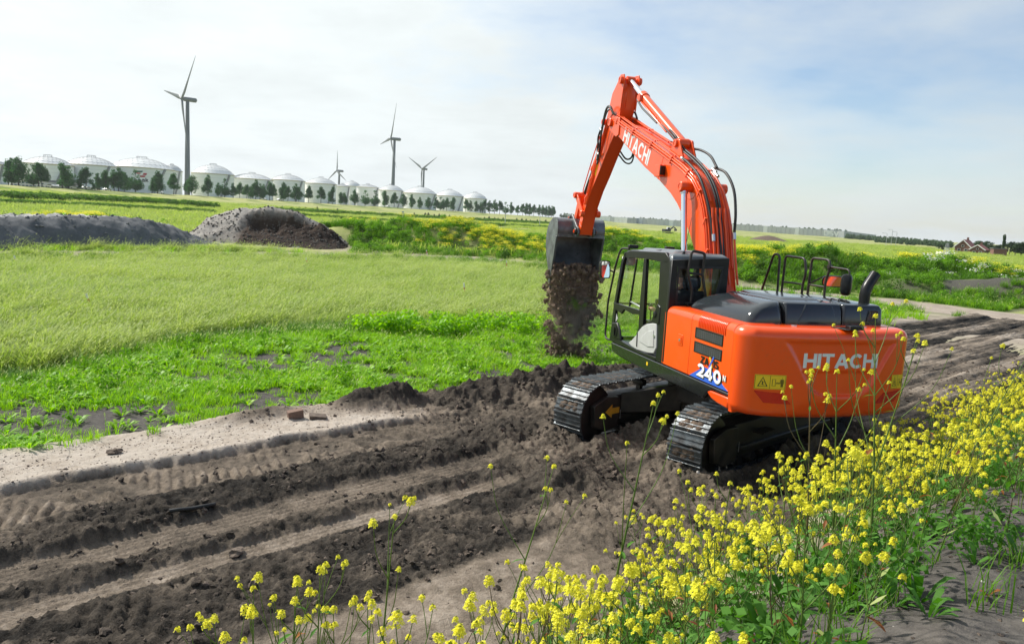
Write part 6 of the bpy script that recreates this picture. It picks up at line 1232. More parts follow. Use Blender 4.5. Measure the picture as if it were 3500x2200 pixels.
# far machine at work: a small dark excavator on the plain
g = ground_at(1570, 551, 100.0); r = empty('far_excavator', (g.x, g.y, g.z), .4); kx_ = 36 * PX / FPX * g.y / 6.0
for nm, mt, fn in (('crawler', 'rubber', lambda b: [b.prism([(-1.9, .1), (-1.6, -.0), (1.6, 0), (1.9, .1), (2, .45), (1.8, .8), (-1.8, .8), (-2, .45)], y - .25, y + .25) for y in (-1, 1)]), ('house', 'car_dark', lambda b: b.box((-.7, 0, 1.5), (2.6, 2.3, 1.0))), ('cab', 'car_white', lambda b: b.box((.6, .75, 1.9), (1.2, .9, 1.7))), ('cab_window', 'window_dark', lambda b: b.box((.62, .76, 2.1), (1.23, .93, .9))), ('boom', 'car_dark', lambda b: [b.bar((.4, -.2, 1.6), (2.2, -.2, 3.0), .4, .5), b.bar((2.2, -.2, 3.0), (3.3, -.2, 2.4), .35, .4)]), ('bucket', 'car_dark', lambda b: b.prism([(3.0, 2.3), (3.7, 2.3), (3.6, 1.5), (3.0, 1.4)], -.7, .3))):
    b = MB(); fn(b); o = b.build(nm, mt, r, bevel=.05)
r.scale = (kx_,) * 3; tag(r, 'small dark excavator far off on the plain, right of the bucket', 'excavator')
dm_ = MB(); dm_.lathe([(0, 1.6), (.8, 1.4), (2.2, .6), (3.4, -.1)], (0, 0, 0), 18); o = dm_.build('sand_heap', 'mud'); o.location = ground_at(1806, 568, 100.0); o.scale = (2.2, 1.6, 1.1); tag(o, 'small grey sand heap on the plain behind the flower mound', 'heap')
# marker stakes in the meadow
for i, (px, pt, pb, lean) in enumerate(((43, 611, 634, -.22), (221, 705, 741, -.28), (726, 614, 629, -.25), (1095, 677, 709, -.12), (1193, 620, 640, -.12), (1007, 594, 601, -.3))):
    g = ground_at(px, pb); h = at(px, pt, g.y).z - g.z + .35; r = empty('marker_stake', (g.x, g.y, g.z - .15), 0); r.rotation_euler = (0, lean, 0); n_ = 5
    for k in range(n_): b = MB(); b.tube([(.01 * (k % 2), 0, h * k / n_), (0, 0, h * (k + 1) / n_)], .032, 6); b.build('band', 'stake_red' if k % 2 else 'stake_white', r)
    tag(r, ('leaning red and white marker stake, ', )[0] + ('farthest left in the meadow', 'nearest the camera in the left meadow', 'before the earth pile at the far meadow edge', 'upright in mid meadow left of the bucket', 'by the sandy track left of the bucket', 'by the yellow flowers beyond the track')[i], 'stake', 'marker stakes in the meadow')
# ------------------------------------------------------------------ meadow and weeds
def blades(seed, n, r, h0, h1, w, bend, seeds=0.0, lean=(0, 0)):
    """a tuft of arching blades, some carrying seed heads (material 1)"""
    rg = random.Random(seed); V, F, MI = [], [], []
    for _ in range(n):
        a = rg.uniform(0, 6.28); q = r * math.sqrt(rg.random()); b = Vector((q * math.cos(a), q * math.sin(a), -.03)); h = rg.uniform(h0, h1); d = Vector((rg.gauss(lean[0], 1), rg.gauss(lean[1], 1), 0)) ; d = d.normalized() if d.length > 1e-3 else Vector((1, 0, 0)); e = Vector((-d.y, d.x, 0)); be = bend * rg.uniform(.4, 1.4) * h; ww = w * rg.uniform(.7, 1.3); k = len(V)
        for f, wf in ((0, 1), (.45, .85), (.8, .5)): c = b + Vector((0, 0, h * f * (1 - .12 * f * bend))) + d * (be * f * f); V += [tuple(c - e * ww * wf * .5), tuple(c + e * ww * wf * .5)]
        t = b + Vector((0, 0, h * (1 - .25 * bend))) + d * be; V.append(tuple(t)); F += [(k, k + 1, k + 3, k + 2), (k + 2, k + 3, k + 5, k + 4), (k + 4, k + 5, k + 6)]; MI += [0, 0, 0]
        if rg.random() < seeds:
            k = len(V); u = Vector((0, 0, 1)) * .6 + d * .8; u.normalize(); L = rg.uniform(.07, .14); V += [tuple(t - u * .02), tuple(t + u * L * .5 + e * .014), tuple(t + u * L), tuple(t + u * L * .5 - e * .014)]; F.append((k, k + 1, k + 2, k + 3)); MI.append(1)
    return V, F, MI
def tuft(name, mats, *a, **k):
    V, F, MI = blades(*a, **k); me = mesh_of(name, V, F, mats); me.polygons.foreach_set('material_index', MI); return proto(name, me)
def rosette(seed, n, L0, L1, w, rise, mat):
    rg = random.Random(seed); V, F = [], []
    for _ in range(n):
        a = rg.uniform(0, 6.28); d = Vector((math.cos(a), math.sin(a), 0)); e = Vector((-d.y, d.x, 0)); L = rg.uniform(L0, L1); ww = w * L * rg.uniform(.8, 1.2); up = rise * rg.uniform(.5, 1.3); k = len(V); o = d * rg.uniform(0, .05)
        for f, wf in ((.05, .25), (.35, .75), (.7, 1.0), (1.0, .25)):
            c = o + d * (L * f) + Vector((0, 0, L * up * (f - .55 * f * f) * 1.6)); V += [tuple(c - e * ww * wf * .5 + Vector((0, 0, .02 * wf * L))), tuple(c + e * ww * wf * .5 + Vector((0, 0, .02 * wf * L)))]
        F += [(k, k + 1, k + 3, k + 2), (k + 2, k + 3, k + 5, k + 4), (k + 4, k + 5, k + 7, k + 6)]
    return proto('weed', mesh_of('weed', V, F, mat))
def leafy(seed, mat, n=90, h=.7, r=.35, size=.09, flower=None, nf=0, fs=.04):
    """a bushy weed: leaves up its stems, optionally a cap of small flowers"""
    rg = random.Random(seed); V, F = leaf_cloud(rg, [((rg.uniform(-.5, .5) * r, rg.uniform(-.5, .5) * r, h * rg.uniform(.25, .75)), (r * .6, r * .6, h * .35)) for _ in range(5)], n, size); MI = [0] * len(F)
    for _ in range(nf):
        p = (rg.gauss(0, r * .5), rg.gauss(0, r * .5), h * rg.uniform(.82, 1.12)); quads(V, F, p, (rg.gauss(0, .5), rg.gauss(0, .5), 1), (rg.random(), rg.random(), .2), fs * rg.uniform(.7, 1.4), fs * rg.uniform(.7, 1.4)); MI.append(1)
    me = mesh_of('leafy_weed', V, F, [mat] + ([flower] if flower else [])); me.polygons.foreach_set('material_index', MI); return proto('leafy_weed', me)
RG = np.random.RandomState(21)
def sample(x0, x1, y0, y1, n): return x0 + (x1 - x0) * RG.rand(n), y0 + (y1 - y0) * RG.rand(n)
def lift(x, y, dz=0.0): return np.stack([x, y, Hall(x, y) + dz], -1)
def in_view(x, y, m=2.0): return np.abs(x) < (y * .69 + m)
# tall meadow
x, y = sample(-36, 8, 9, 54, 46000); sa, ta, sh, t, s = zones(x, y); keep = in_view(x, y) & (RG.rand(len(x)) < ta * (1 - sa)) & (far_road_dist(x, y) > 2.5) & (RG.rand(len(x)) < np.interp(y, [12, 30, 55], [1, .8, .6])); x, y, s, t = x[keep], y[keep], s[keep], t[keep]
edge = np.clip((y - tall_edge(x)) / 2.5, 0, 1); pat = fbm(x, y, .13, 3, 4)
g_wisp = tuft('meadow_stalks', ['grass_pale', 'seed_head'], 4, 16, .30, .6, 1.15, .016, .8, .8, (.9, .1)); g_pale = tuft('meadow_grass', ['grass_pale', 'seed_head'], 5, 54, .32, .34, .8, .016, .95, .4, (.9, .1))
g_tall = [tuft('meadow_grass', ['grass_leaf', 'seed_head'], 1, 60, .30, .30, .74, .016, .75, .34, (.8, .2)), tuft('meadow_grass', ['grass_leaf', 'seed_head'], 2, 54, .32, .36, .86, .014, .95, .5, (.9, .1)), tuft('meadow_grass', ['grass_dark', 'seed_head'], 3, 70, .28, .25, .5, .014, .6, .15, (.5, .2))]
pick = np.where((edge < .55 + .3 * RG.rand(len(x))) | (RG.rand(len(x)) < .16), 2, np.where(pat + .3 * RG.randn(len(x)) > 0, 1, 0))
for k in range(3):
    m_ = pick == k; n_ = m_.sum(); sc = (.50 + .62 * RG.rand(n_) ** 1.5) * (1 + .25 * fbm(x[m_], y[m_], .3, 3, 8)) * np.interp(y[m_], [12, 22, 50], [.95, .95, .72])
    scatter('meadow', g_tall[k], lift(x[m_], y[m_]), sc, RG.rand(n_) * .9 - .45, label=('tall pale green meadow grass heavy with seed heads', 'tall straw-tipped meadow grass bending in the wind', 'darker green grass along the near edge of the meadow')[k], cat='grass')
m_ = (pick < 2) & (fbm(x, y, .22, 3, 11) > .06) & (RG.rand(len(x)) < .4); scatter('pale_meadow', g_pale, lift(x[m_], y[m_]), .55 + .5 * RG.rand(m_.sum()), RG.rand(m_.sum()) * .9 - .45, label='paler yellow-green streaks of tall grass through the meadow', cat='grass')
m_ = (pick < 2) & (RG.rand(len(x)) < .22); scatter('meadow_stalks', g_wisp, lift(x[m_], y[m_]), .6 + .5 * RG.rand(m_.sum()), RG.rand(m_.sum()) * 1.2 - .6, label='loose tall seed stalks standing above the meadow grass', cat='grass')
# rank verge of the meadow along the far track
x, y = sample(-40, 4, 24, 56, 16000); fr = far_road_dist(x, y); keep = in_view(x, y) & (fr > 2.4) & (fr < 4.6) & (y < np.interp(x, [-40, -22, -14, -3, 3], [25, 42, 51, 58, 56])) & (RG.rand(len(x)) < .55); x, y = x[keep], y[keep]
vg = tuft('verge_grass', ['grass_dark', 'seed_head'], 7, 60, .35, .35, .8, .022, .5, .05); scatter('verge_grass', vg, lift(x, y), .38 + .4 * RG.rand(len(x)), RG.rand(len(x)) * 6.28, label='rank green verge of the meadow along the far dirt track', cat='grass')
# short weeds on bare soil between sand and meadow
x, y = sample(-13, 8, 8.5, 29, 90000); sa, ta, sh, t, s = zones(x, y); pat = fbm(x, y, .55, 4, 2) + .25 * fbm(x, y, 2.4, 2, 5); dens = np.clip((pat + .16 + .30 * sstep(5.2, 9, t) * 0 + .25 * sstep(-2.5, 0, y - tall_edge(x))) * 3.2, 0, 1) * np.interp(t, [4.2, 4.8, 7, 9], [.9, .8, .9, 1])
dens = np.clip(dens * 1.1 + .14, 0, 1) * (1 - .85 * np.exp(-(((x - 2.5) / 3.2) ** 2 + ((y - 20.5) / 1.6) ** 2))) * (1 - .6 * np.exp(-(((x + 3.2) / 2.4) ** 2 + ((y - 16.6) / .9) ** 2))) * (1 - .7 * np.exp(-(((x + 6) / 2.0) ** 2 + ((y - 10.6) / .7) ** 2)))
keep = in_view(x, y, 1) & (RG.rand(len(x)) < dens * sh) & (RG.rand(len(x)) < .62); x, y, t = x[keep], y[keep], t[keep]
wd = [rosette(1, 14, .10, .24, .30, .75, 'bright_leaf'), rosette(2, 20, .07, .18, .34, .95, 'bright_leaf'), tuft('short_grass', ['short_grass', 'seed_head'], 9, 46, .17, .07, .2, .012, .7, .0), tuft('short_grass', ['short_grass', 'seed_head'], 10, 40, .14, .10, .30, .011, .6, .03), leafy(5, 'weed_leaf', 70, .34, .2, .06)]
pick = RG.choice(5, len(x), p=[.13, .20, .33, .32, .02]); pick = np.where(fbm(x, y, .4, 2, 9) > .12, np.where(RG.rand(len(x)) < .7, 2 + (RG.rand(len(x)) > .5), pick), pick)
for k in range(5):
    m_ = pick == k; scatter('weeds', wd[k], lift(x[m_], y[m_]), .42 + .55 * RG.rand(m_.sum()), RG.rand(m_.sum()) * 6.28, label=('bright green broad-leaved weeds on the bare soil', 'small bright green rosettes on the dark soil', 'short lime green grass patches beside the sand strip', 'fine short grass sprouting on the dark soil', 'bushy green weeds at the meadow edge')[k], cat='weeds')
# larger leafy weeds at the foot of the meadow
x, y = sample(-4.2, 1.2, 20.2, 23.4, 160); keep = np.abs(y - (tall_edge(x) - 1.2 + .35 * RG.randn(len(x)))) < .8; x, y = x[keep], y[keep]; lw = leafy(15, 'bright_leaf', 130, .62, .34, .085); scatter('leafy_weeds', lw, lift(x, y), .6 + .5 * RG.rand(len(x)), RG.rand(len(x)) * 6.28, label='fresh green leafy weeds heaped at the foot of the meadow', cat='weeds')
# overgrown heaps beyond the track and on the right
hw = [leafy(21, 'weed_leaf', 260, .9, .55, .10), leafy(22, 'hedge_leaf', 260, 1.0, .6, .11), leafy(23, 'weed_leaf', 150, .95, .5, .10, 'far_petal', 150, .06), tuft('rank_grass', ['grass_dark', 'seed_head'], 24, 50, .4, .5, 1.1, .03, .5, .1), leafy(25, 'weed_leaf', 90, .9, .45, .13, 'white_petal', 26, .11)]
x, y = sample(-40, 52, 40, 84, 60000); z = H0(x, y); fr = far_road_dist(x, y); bmp = z > (.30 + .15 * fbm(x, y, .6, 2, 2)); dirt = np.exp(-(((x - 26.5) / 5.8) ** 2 + ((y - 45.0) / 2.5) ** 2) ** 2) * sstep(-.3, 0, fbm(x, y, .5, 3, 5)); dirt2 = np.exp(-(((x + 4.8) / 2.4) ** 2 + ((y - 63.4) / 1.3) ** 2)); pile = (f_pile(x, y) > .15) & (x > -28) & (x < -11.5) & (y > 57.5) & (y < 70); gm = (f_grey(x, y) > .0) & (x < -12) & (x > -40) & (y > 28) & (y < 64)
beyond = (fr > 2.3) & ((fr < 9) | bmp) & ((y > np.interp(x, [-40, -22, -14, -3, 3, 13, 24, 30], [25, 43, 53, 60, 58, 46, 41.5, 40]))) & ~pile & ~gm & ~((grey_u(x, y)[0] < 19.5) & (grey_u(x, y)[1] > -4) & (grey_u(x, y)[1] < 10)) & ~((x > -20) & (x < -12) & (y > 54) & (y < 62)) & (RG.rand(len(x)) > 1.0 * dirt) & (RG.rand(len(x)) > dirt2) & in_view(x, y, 3)
keep = beyond & (RG.rand(len(x)) < np.where(bmp, .5, .22)); x, y, z = x[keep], y[keep], z[keep]
yel = np.zeros(len(x))
for cx, cy, ax, ay, w_ in ((-12.5, 70.5, 4.5, 1.8, 1.0), (-2.2, 64.8, 3.6, 1.5, 1.15), (1.4, 62.5, 2.6, 1.2, 1.1), (-5.5, 66.8, 2.5, 1.2, .9), (-9, 68, 3, 1.5, .35), (14.5, 51.2, 2.6, 2.0, .8), (17.5, 54, 3.5, 1.6, .8), (21.5, 53.6, 2.6, 1.6, .8), (26, 53.8, 4.0, 1.5, .9), (31.5, 52, 2.5, 1.4, .6), (7, 72, 4, 1.5, .6), (36, 50, 5, 2.5, .55), (41, 52, 5, 3, .6), (33.4, 55, 6, 3, .5), (-34, 60, 3.5, 2.5, 1.0)): yel = np.maximum(yel, w_ * np.exp(-(((x - cx) / ax) ** 2 + ((y - cy) / ay) ** 2)))
wht = .22 * np.exp(-(((x - 28) / 3.5) ** 2 + ((y - 49.5) / 1.6) ** 2)); r_ = RG.rand(len(x)); pick = np.where(r_ < yel * .95, 2, np.where(RG.rand(len(x)) < wht, 4, RG.choice([0, 1, 3], len(x), p=[.38, .12, .50])))
for k in range(5):
    m_ = pick == k; scatter('overgrowth', hw[k], lift(x[m_], y[m_], -.05), .42 + .5 * RG.rand(m_.sum()), RG.rand(m_.sum()) * 6.28, label=('green weeds covering the old earth heaps', 'dark green scrub on the earth heaps', 'masses of yellow rapeseed on the heaps beyond the track', 'rank grass between the overgrown heaps', 'white umbels of cow parsley on the right-hand heap')[k], cat='weeds')
# yellow clump behind the gravel mound, small plants round the mounds
x, y = sample(-27, -11, 41, 62, 500); fr = far_road_dist(x, y); keep = (fr > 1.6) & (fr < 2.6); x, y = x[keep], y[keep]; scatter('track_weeds', wd[3], lift(x, y), 1.2 + RG.rand(len(x)), RG.rand(len(x)) * 6, label='thin grass along the edge of the far dirt track', cat='grass')
x, y = sample(-36, -13, 36, 58, 2600); a_, b_ = grey_u(x, y); z = f_grey(x, y); keep = (z > -.05) & (((b_ < .7) & (b_ > -.3)) | ((b_ > 3) & (RG.rand(len(x)) < .07))) & in_view(x, y, 1); x, y, z = x[keep], y[keep], z[keep]; scatter('mound_weeds', wd[1], np.stack([x, y, z], -1), (.5 + .8 * RG.rand(len(x))), RG.rand(len(x)) * 6, label='green weeds sprouting along the foot of the gravel mound', cat='weeds')
# grass texture on the plain
x = []; y = []
dd = 62 * (330 / 62) ** RG.rand(15000); aa = (RG.rand(15000) - .5) * 1.36; x, y = dd * np.tan(aa), dd; q = to_q(x, y); keep = (q > 14) & ~((H0(x, y) > .3) & (y < 84)) & (far_road_dist(x, y) > 3) & ~((x > -28) & (x < -11) & (y < 70)); x, y = x[keep], y[keep]; pt = tuft('plain_grass', ['grass_pale', 'seed_head'], 31, 46, .9, .3, .6, .06, .7, .4)
scatter('plain_grass', pt, lift(x, y), .8 + .8 * RG.rand(len(x)), RG.rand(len(x)) * 6, label='pale rough grass on the plain behind the heaps', cat='grass')
# right-hand verge and sandy ground behind the machine
x, y = sample(4, 30, 24, 44, 9000); fr = far_road_dist(x, y); sa, ta, sh, t, s = zones(x, y); n0 = fbm(x, y, .5, 3, 3); keep = (fr > 2.6) & (t > 4.6) & (RG.rand(len(x)) < np.clip(.9 - 1.1 * sa + .5 * n0, 0, 1)) & (y > 23 + .1 * x); x, y = x[keep], y[keep]
for k, pr in ((0, g_tall[2]), (1, wd[3]), (2, hw[3])):
    m_ = RG.choice(3, len(x), p=[.5, .35, .15]) == k; scatter('verge_weeds', pr, lift(x[m_], y[m_]), (.6, 1.4, .5)[k] * (.7 + .7 * RG.rand(m_.sum())), RG.rand(m_.sum()) * 6.28, label=('green grass on the ground behind the excavator', 'short grass behind the excavator cab', 'rank tufts behind the excavator')[k], cat='grass')
x, y = sample(11, 26, 19, 34, 1500); s, t = to_st(x, y); n0 = fbm(x, y, .6, 3, 6); keep = (t > T1 - .2) & (n0 > .12) & (far_road_dist(x, y) > 2.2); x, y = x[keep], y[keep]; scatter('sand_weeds', wd[3], lift(x, y), 1.0 + RG.rand(len(x)), RG.rand(len(x)) * 6.28, label='sparse grass on the sandy ground right of the counterweight', cat='grass')

# ------------------------------------------------------------------ clods and crumbs
def clod(seed, mat, sub=1):
    import bmesh
    rg = random.Random(seed); bm_ = bmesh.new(); bmesh.ops.create_icosphere(bm_, subdivisions=sub, radius=1.0)
    for v in bm_.verts: v.co *= rg.uniform(.55, 1.25); v.co.z *= .7
    me = bpy.data.meshes.new('clod'); bm_.to_mesh(me); bm_.free(); me.materials.append(M[mat]); return me
pm('clod_dark', (.035, .027, .021), (.11, .083, .062), 3, .95, 0, .6, 8); pm('clod_mid', (.085, .064, .05), (.20, .155, .12), 3, .95, 0, .6, 8); pm('pebble_light', (.35, .32, .29), (.5, .47, .44), 3, .8)
cl_p = [proto('clod', clod(i, m, 2 if i < 2 else 1)) for i, m in enumerate(('clod_dark', 'clod_mid', 'clod_dark', 'clod_mid', 'pebble_light'))]
s = S0 + 2 + (14 - S0) * RG.rand(110000); t = T0 + .4 + (T1 - T0 - .8) * RG.rand(110000); zz, dry, cl = road_fields(s, t); lump = fbm(s, t, 1.6, 3, 2); keep = (RG.rand(110000) < cl * np.clip(.25 + 1.4 * lump, .02, 1) * .75) ; s, t, zz, dry = s[keep], t[keep], zz[keep], dry[keep]; x, y = to_xy(s, t)
pick = np.where(RG.rand(len(x)) < .25 + dry, np.where(RG.rand(len(x)) < .35, 1, 3), np.where(RG.rand(len(x)) < .35, 0, 2)); size = .005 + .034 * RG.rand(len(x)) ** 5
for k in range(4):
    m_ = pick == k; sz = size[m_] * (1.25 if k < 2 else .9); scatter('clods', cl_p[k], np.stack([x[m_], y[m_], zz[m_] + sz * .15], -1), sz, RG.rand(m_.sum()) * 6.28, np.stack([RG.rand(m_.sum()) * .8, RG.rand(m_.sum()) * .8], -1), label=('dark lumps of churned soil on the road', 'dry brown lumps of soil along the ruts', 'dark crumbs of soil on the road', 'pale crumbs of soil on the road')[k], cat='soil')
s = -9.5 + 8 * RG.rand(2500); t = 3.1 + 1.2 * RG.rand(2500); zz, dry, cl = road_fields(s, t); x, y = to_xy(s, t); keep = (dry > .5) & (t < 4.25); x, y, zz = x[keep], y[keep], zz[keep]; scatter('pebbles', cl_p[3], np.stack([x, y, zz], -1), .004 + .014 * RG.rand(len(x)) ** 3, RG.rand(len(x)) * 6, label='small crumbs scattered over the pale sand strip', cat='soil')
# lumps lying on the two mounds
for fz, x0, x1, y0, y1, mt, n_, lab in ((f_grey, -38, -13, 30, 62, 'gravel_lump', 9000, 'grey lumps littering the gravel mound'), (f_pile, -27, -12, 58, 69, 'pile_lump', 5000, 'brown lumps littering the earth pile')):
    pm(mt, *(((.07, .075, .08), (.22, .225, .22)) if mt == 'gravel_lump' else ((.045, .036, .03), (.20, .175, .15))), 2, .95); x, y = sample(x0, x1, y0, y1, n_); z = fz(x, y); keep = (z > .02) & in_view(x, y, 1); x, y, z = x[keep], y[keep], z[keep]; scatter('mound_lumps', proto('lump', clod(80 + n_, mt, 1)), np.stack([x, y, z], -1), .02 + .11 * RG.rand(len(x)) ** 4, RG.rand(len(x)) * 6, RG.rand(len(x), 2) * 2, label=lab, cat='soil')
# bigger clods and stones that can be told apart
pm('brick_red', (.24, .15, .11), (.18, .12, .09), 9, .9, 0, .5, 40)
def lone(name, mesh, px, py, sc, rot, label, cat, grp=None, sink=.2):
    r = ray(px, py); ys = np.linspace(4, 30, 1200); k = ys / r.y; hs = Hall(r.x * k, ys); i = int(np.argmax(CAM_H + r.z * k <= hs)); o = obj(name, mesh, None, (r.x * k[i], ys[i], float(hs[i]) + sc[2] * (1 - sink) * .5), rot, sc); tag(o, label, cat, grp); return o
bb = MB(); bb.box((0, 0, 0), (1, 1, 1)); lone('paving_brick', bb.mesh('paving_brick', 'brick_red'), 694, 982, (.22, .11, .12), (.1, -.15, .5), 'chipped brick lying at the grass edge of the sand strip', 'brick', sink=.1); lone('paving_brick', bb.mesh('paving_brick', 'clod_mid'), 747, 983, (.24, .18, .05), (.05, .1, .3), 'pale flat paving piece on the sand strip', 'brick', sink=.1)
lone('stone', clod(40, 'clod_mid', 2), 270, 1067, (.09, .06, .06), (0, 0, .4), 'brown stone on the pale sand strip at left', 'stone'); lone('stone', clod(41, 'clod_mid', 2), 556, 1305, (.10, .07, .06), (0, 0, 1.4), 'broad brown clod in the dark rut at lower left', 'stone'); lone('stone', clod(44, 'pebble_light', 1), 1641, 1114, (.04, .03, .03), (0, 0, 1), 'tiny white stone beside the front of the near track', 'stone')
hs_ = MB(); P = []
for px, py in ((398, 1214), (420, 1209), (450, 1203), (480, 1198), (505, 1195)):
    r = ray(px, py); ys = np.linspace(4, 20, 800); k = ys / r.y; h_ = Hall(r.x * k, ys); i = int(np.argmax(CAM_H + r.z * k <= h_)); P.append((r.x * k[i], ys[i], float(h_[i]) + .035))
hs_.tube(catmull(P, 4), .022, 8); o = hs_.build('hose_piece', 'rubber', None, smooth=60); tag(o, 'short piece of black hose lying in the crumbled soil', 'hose')

# ------------------------------------------------------------------ earth falling from the bucket
def up_world(p): q = Matrix.Rotation(YU, 3, 'Z') @ Vector(p); return Vector((EX + q.x, EY + q.y, q.z))
load_v, load_f = [], []; nu, nv = 72, 46
for j in range(nv + 1):
    f = j / nv; z = 2.12 - f * 1.28; wy = (.555 - .05 * f) * (1 if f < .75 else 1 - .5 * (f - .75) / .25); wx = .20 + .06 * math.sin(f * 3.0) - .08 * f; cx = 6.82 - .02 * f
    for i in range(nu):
        a = 2 * math.pi * i / nu; e = .6; cxx = math.copysign(abs(math.cos(a)) ** e, math.cos(a)); cyy = math.copysign(abs(math.sin(a)) ** e, math.sin(a)); n_ = 1 + .16 * float(fbm(np.array([i * .18 + 5]), np.array([j * .16]), 1.0, 4, 3, .6)[0]) + .10 * float(np.abs(fbm(np.array([i * .5]), np.array([j * .5]), 1.0, 3, 6)[0])) - (.95 * max(0, f - .5) * (1 + math.sin(i * .53 + 1) * .9))
        load_v.append((cx + wx * cxx * n_, wy * cyy * n_, z + .03 * float(fbm(np.array([i * .4]), np.array([j * .4]), 1.0, 2, 8)[0])))
for j in range(nv):
    for i in range(nu): load_f.append((j * nu + i, (j + 1) * nu + i, (j + 1) * nu + (i + 1) % nu, j * nu + (i + 1) % nu))
load_f.append(tuple(range(nu)))
LB_ = MB(Matrix.Translation((EX, EY, 0)) @ Matrix.Rotation(YU, 4, 'Z')); LB_.add(load_v, load_f)
pm('load_soil', (.13, .088, .060), (.42, .30, .21), 5, .95, 0, 1.0, 26, lo=.38, hi=.72)
lo_ = LB_.build('falling_earth', 'load_soil', None, smooth=180); tag(lo_, 'column of dark brown earth pouring from the bucket', 'soil', kind='stuff')
rgx = np.random.RandomState(9); N = 9000; f = rgx.rand(N) ** .9; z = 2.25 - f * 2.15; spread = np.interp(f, [0, .3, .75, 1], [.54, .58, .56, .44]); yy = (rgx.rand(N) * 2 - 1) * spread + .06 * rgx.randn(N); xx = 6.72 + np.interp(f, [0, .2, 1], [-.05, .06, .02]) + .17 * rgx.randn(N); holes = fbm(yy * 3 + 7, z * 2.4, 1.0, 3, 5); keep = (f < .42) | (holes > .02 + .18 * (f - .42)); xx, yy, z, f = xx[keep], yy[keep], z[keep], f[keep]; c, s_ = math.cos(YU), math.sin(YU); X, Y = EX + xx * c - yy * s_, EY + xx * s_ + yy * c
sz = .006 + .075 * rgx.rand(len(X)) ** 7; pk = rgx.randint(0, 2, len(X))
cs = [proto('clod', clod(60 + i, 'load_soil', 2)) for i in range(2)]
for k in range(2): m_ = pk == k; scatter('falling_clods', cs[k], np.stack([X[m_], Y[m_], z[m_]], -1), sz[m_], rgx.rand(m_.sum()) * 6, np.stack([rgx.rand(m_.sum()) * 3, rgx.rand(m_.sum()) * 3], -1), label=('lumps of brown earth dropping beneath the bucket', 'crumbs of brown earth dropping beneath the bucket')[k], cat='soil')
# a fine rain of grains and a few big lumps lower down
N = 20000; f = rgx.rand(N); z = 2.0 - f * 1.9; yy = np.interp(f, [0, 1], [.1, .05]) + (.34 + .12 * f) * rgx.randn(N) * .8; yy = np.clip(yy, -.72, .72); xx = 6.8 + .22 * rgx.randn(N); X, Y = EX + xx * c - yy * s_, EY + xx * s_ + yy * c; scatter('falling_grains', cs[0], np.stack([X, Y, z], -1), .003 + .009 * rgx.rand(N) ** 2.5, rgx.rand(N) * 6, label='fine grains of earth raining below the bucket', cat='soil')
N = 60; z = 1.15 - rgx.rand(N) * .95; yy = .30 * rgx.randn(N); xx = 6.8 + .12 * rgx.randn(N); X, Y = EX + xx * c - yy * s_, EY + xx * s_ + yy * c; scatter('falling_lumps', cs[1], np.stack([X, Y, z], -1), .03 + .08 * rgx.rand(N) ** 2, rgx.rand(N) * 6, np.stack([rgx.rand(N) * 3, rgx.rand(N) * 3], -1), label='big lumps of earth falling low under the bucket', cat='soil')
# dust hanging round the falling earth
m, n, l, o = nodes('dust_air'); v = n.new('ShaderNodeVolumePrincipled'); v.inputs['Color'].default_value = (.80, .66, .50, 1); tcd = n.new('ShaderNodeTexCoord'); gr = n.new('ShaderNodeTexGradient'); gr.gradient_type = 'SPHERICAL'; l.new(tcd.outputs['Object'], gr.inputs[0]); nz = noise(n, l, 3.2, 3, .6); rm = ramp(n, [(.44, (0, 0, 0)), (.66, (1, 1, 1))]); l.new(nz.outputs['Fac'], rm.inputs[0]); mu = n.new('ShaderNodeMath'); mu.operation = 'MULTIPLY'; l.new(gr.outputs['Fac'], mu.inputs[0]); l.new(rm.outputs[0], mu.inputs[1]); mv = n.new('ShaderNodeMath'); mv.operation = 'MULTIPLY'; mv.inputs[1].default_value = 9.0; l.new(mu.outputs[0], mv.inputs[0]); l.new(mv.outputs[0], v.inputs['Density']); l.new(v.outputs[0], o.inputs['Volume'])
import bmesh
bmd = bmesh.new(); bmesh.ops.create_icosphere(bmd, subdivisions=3, radius=1.0); med = bpy.data.meshes.new('dust'); bmd.to_mesh(med); bmd.free(); med.materials.append(M['dust_air']); pd = up_world((6.62, -.05, .95)); od = obj('dust', med, None, pd, (0, 0, YU), (.5, .72, .85)); tag(od, 'brown dust drifting round the falling earth', 'dust', kind='stuff')
# grass still clinging to the load
x = 6.60 + .05 * rgx.randn(30); yy = -.05 + .14 * rgx.randn(30); z = 1.36 + .06 * rgx.randn(30); X, Y = EX + x * c - yy * s_, EY + x * s_ + yy * c; scatter('clinging_grass', wd[3], np.stack([X, Y, z], -1), .35 + .3 * rgx.rand(30), rgx.rand(30) * 6, rgx.rand(30, 2) * 2.5, label='bits of green grass caught in the falling earth', cat='grass')

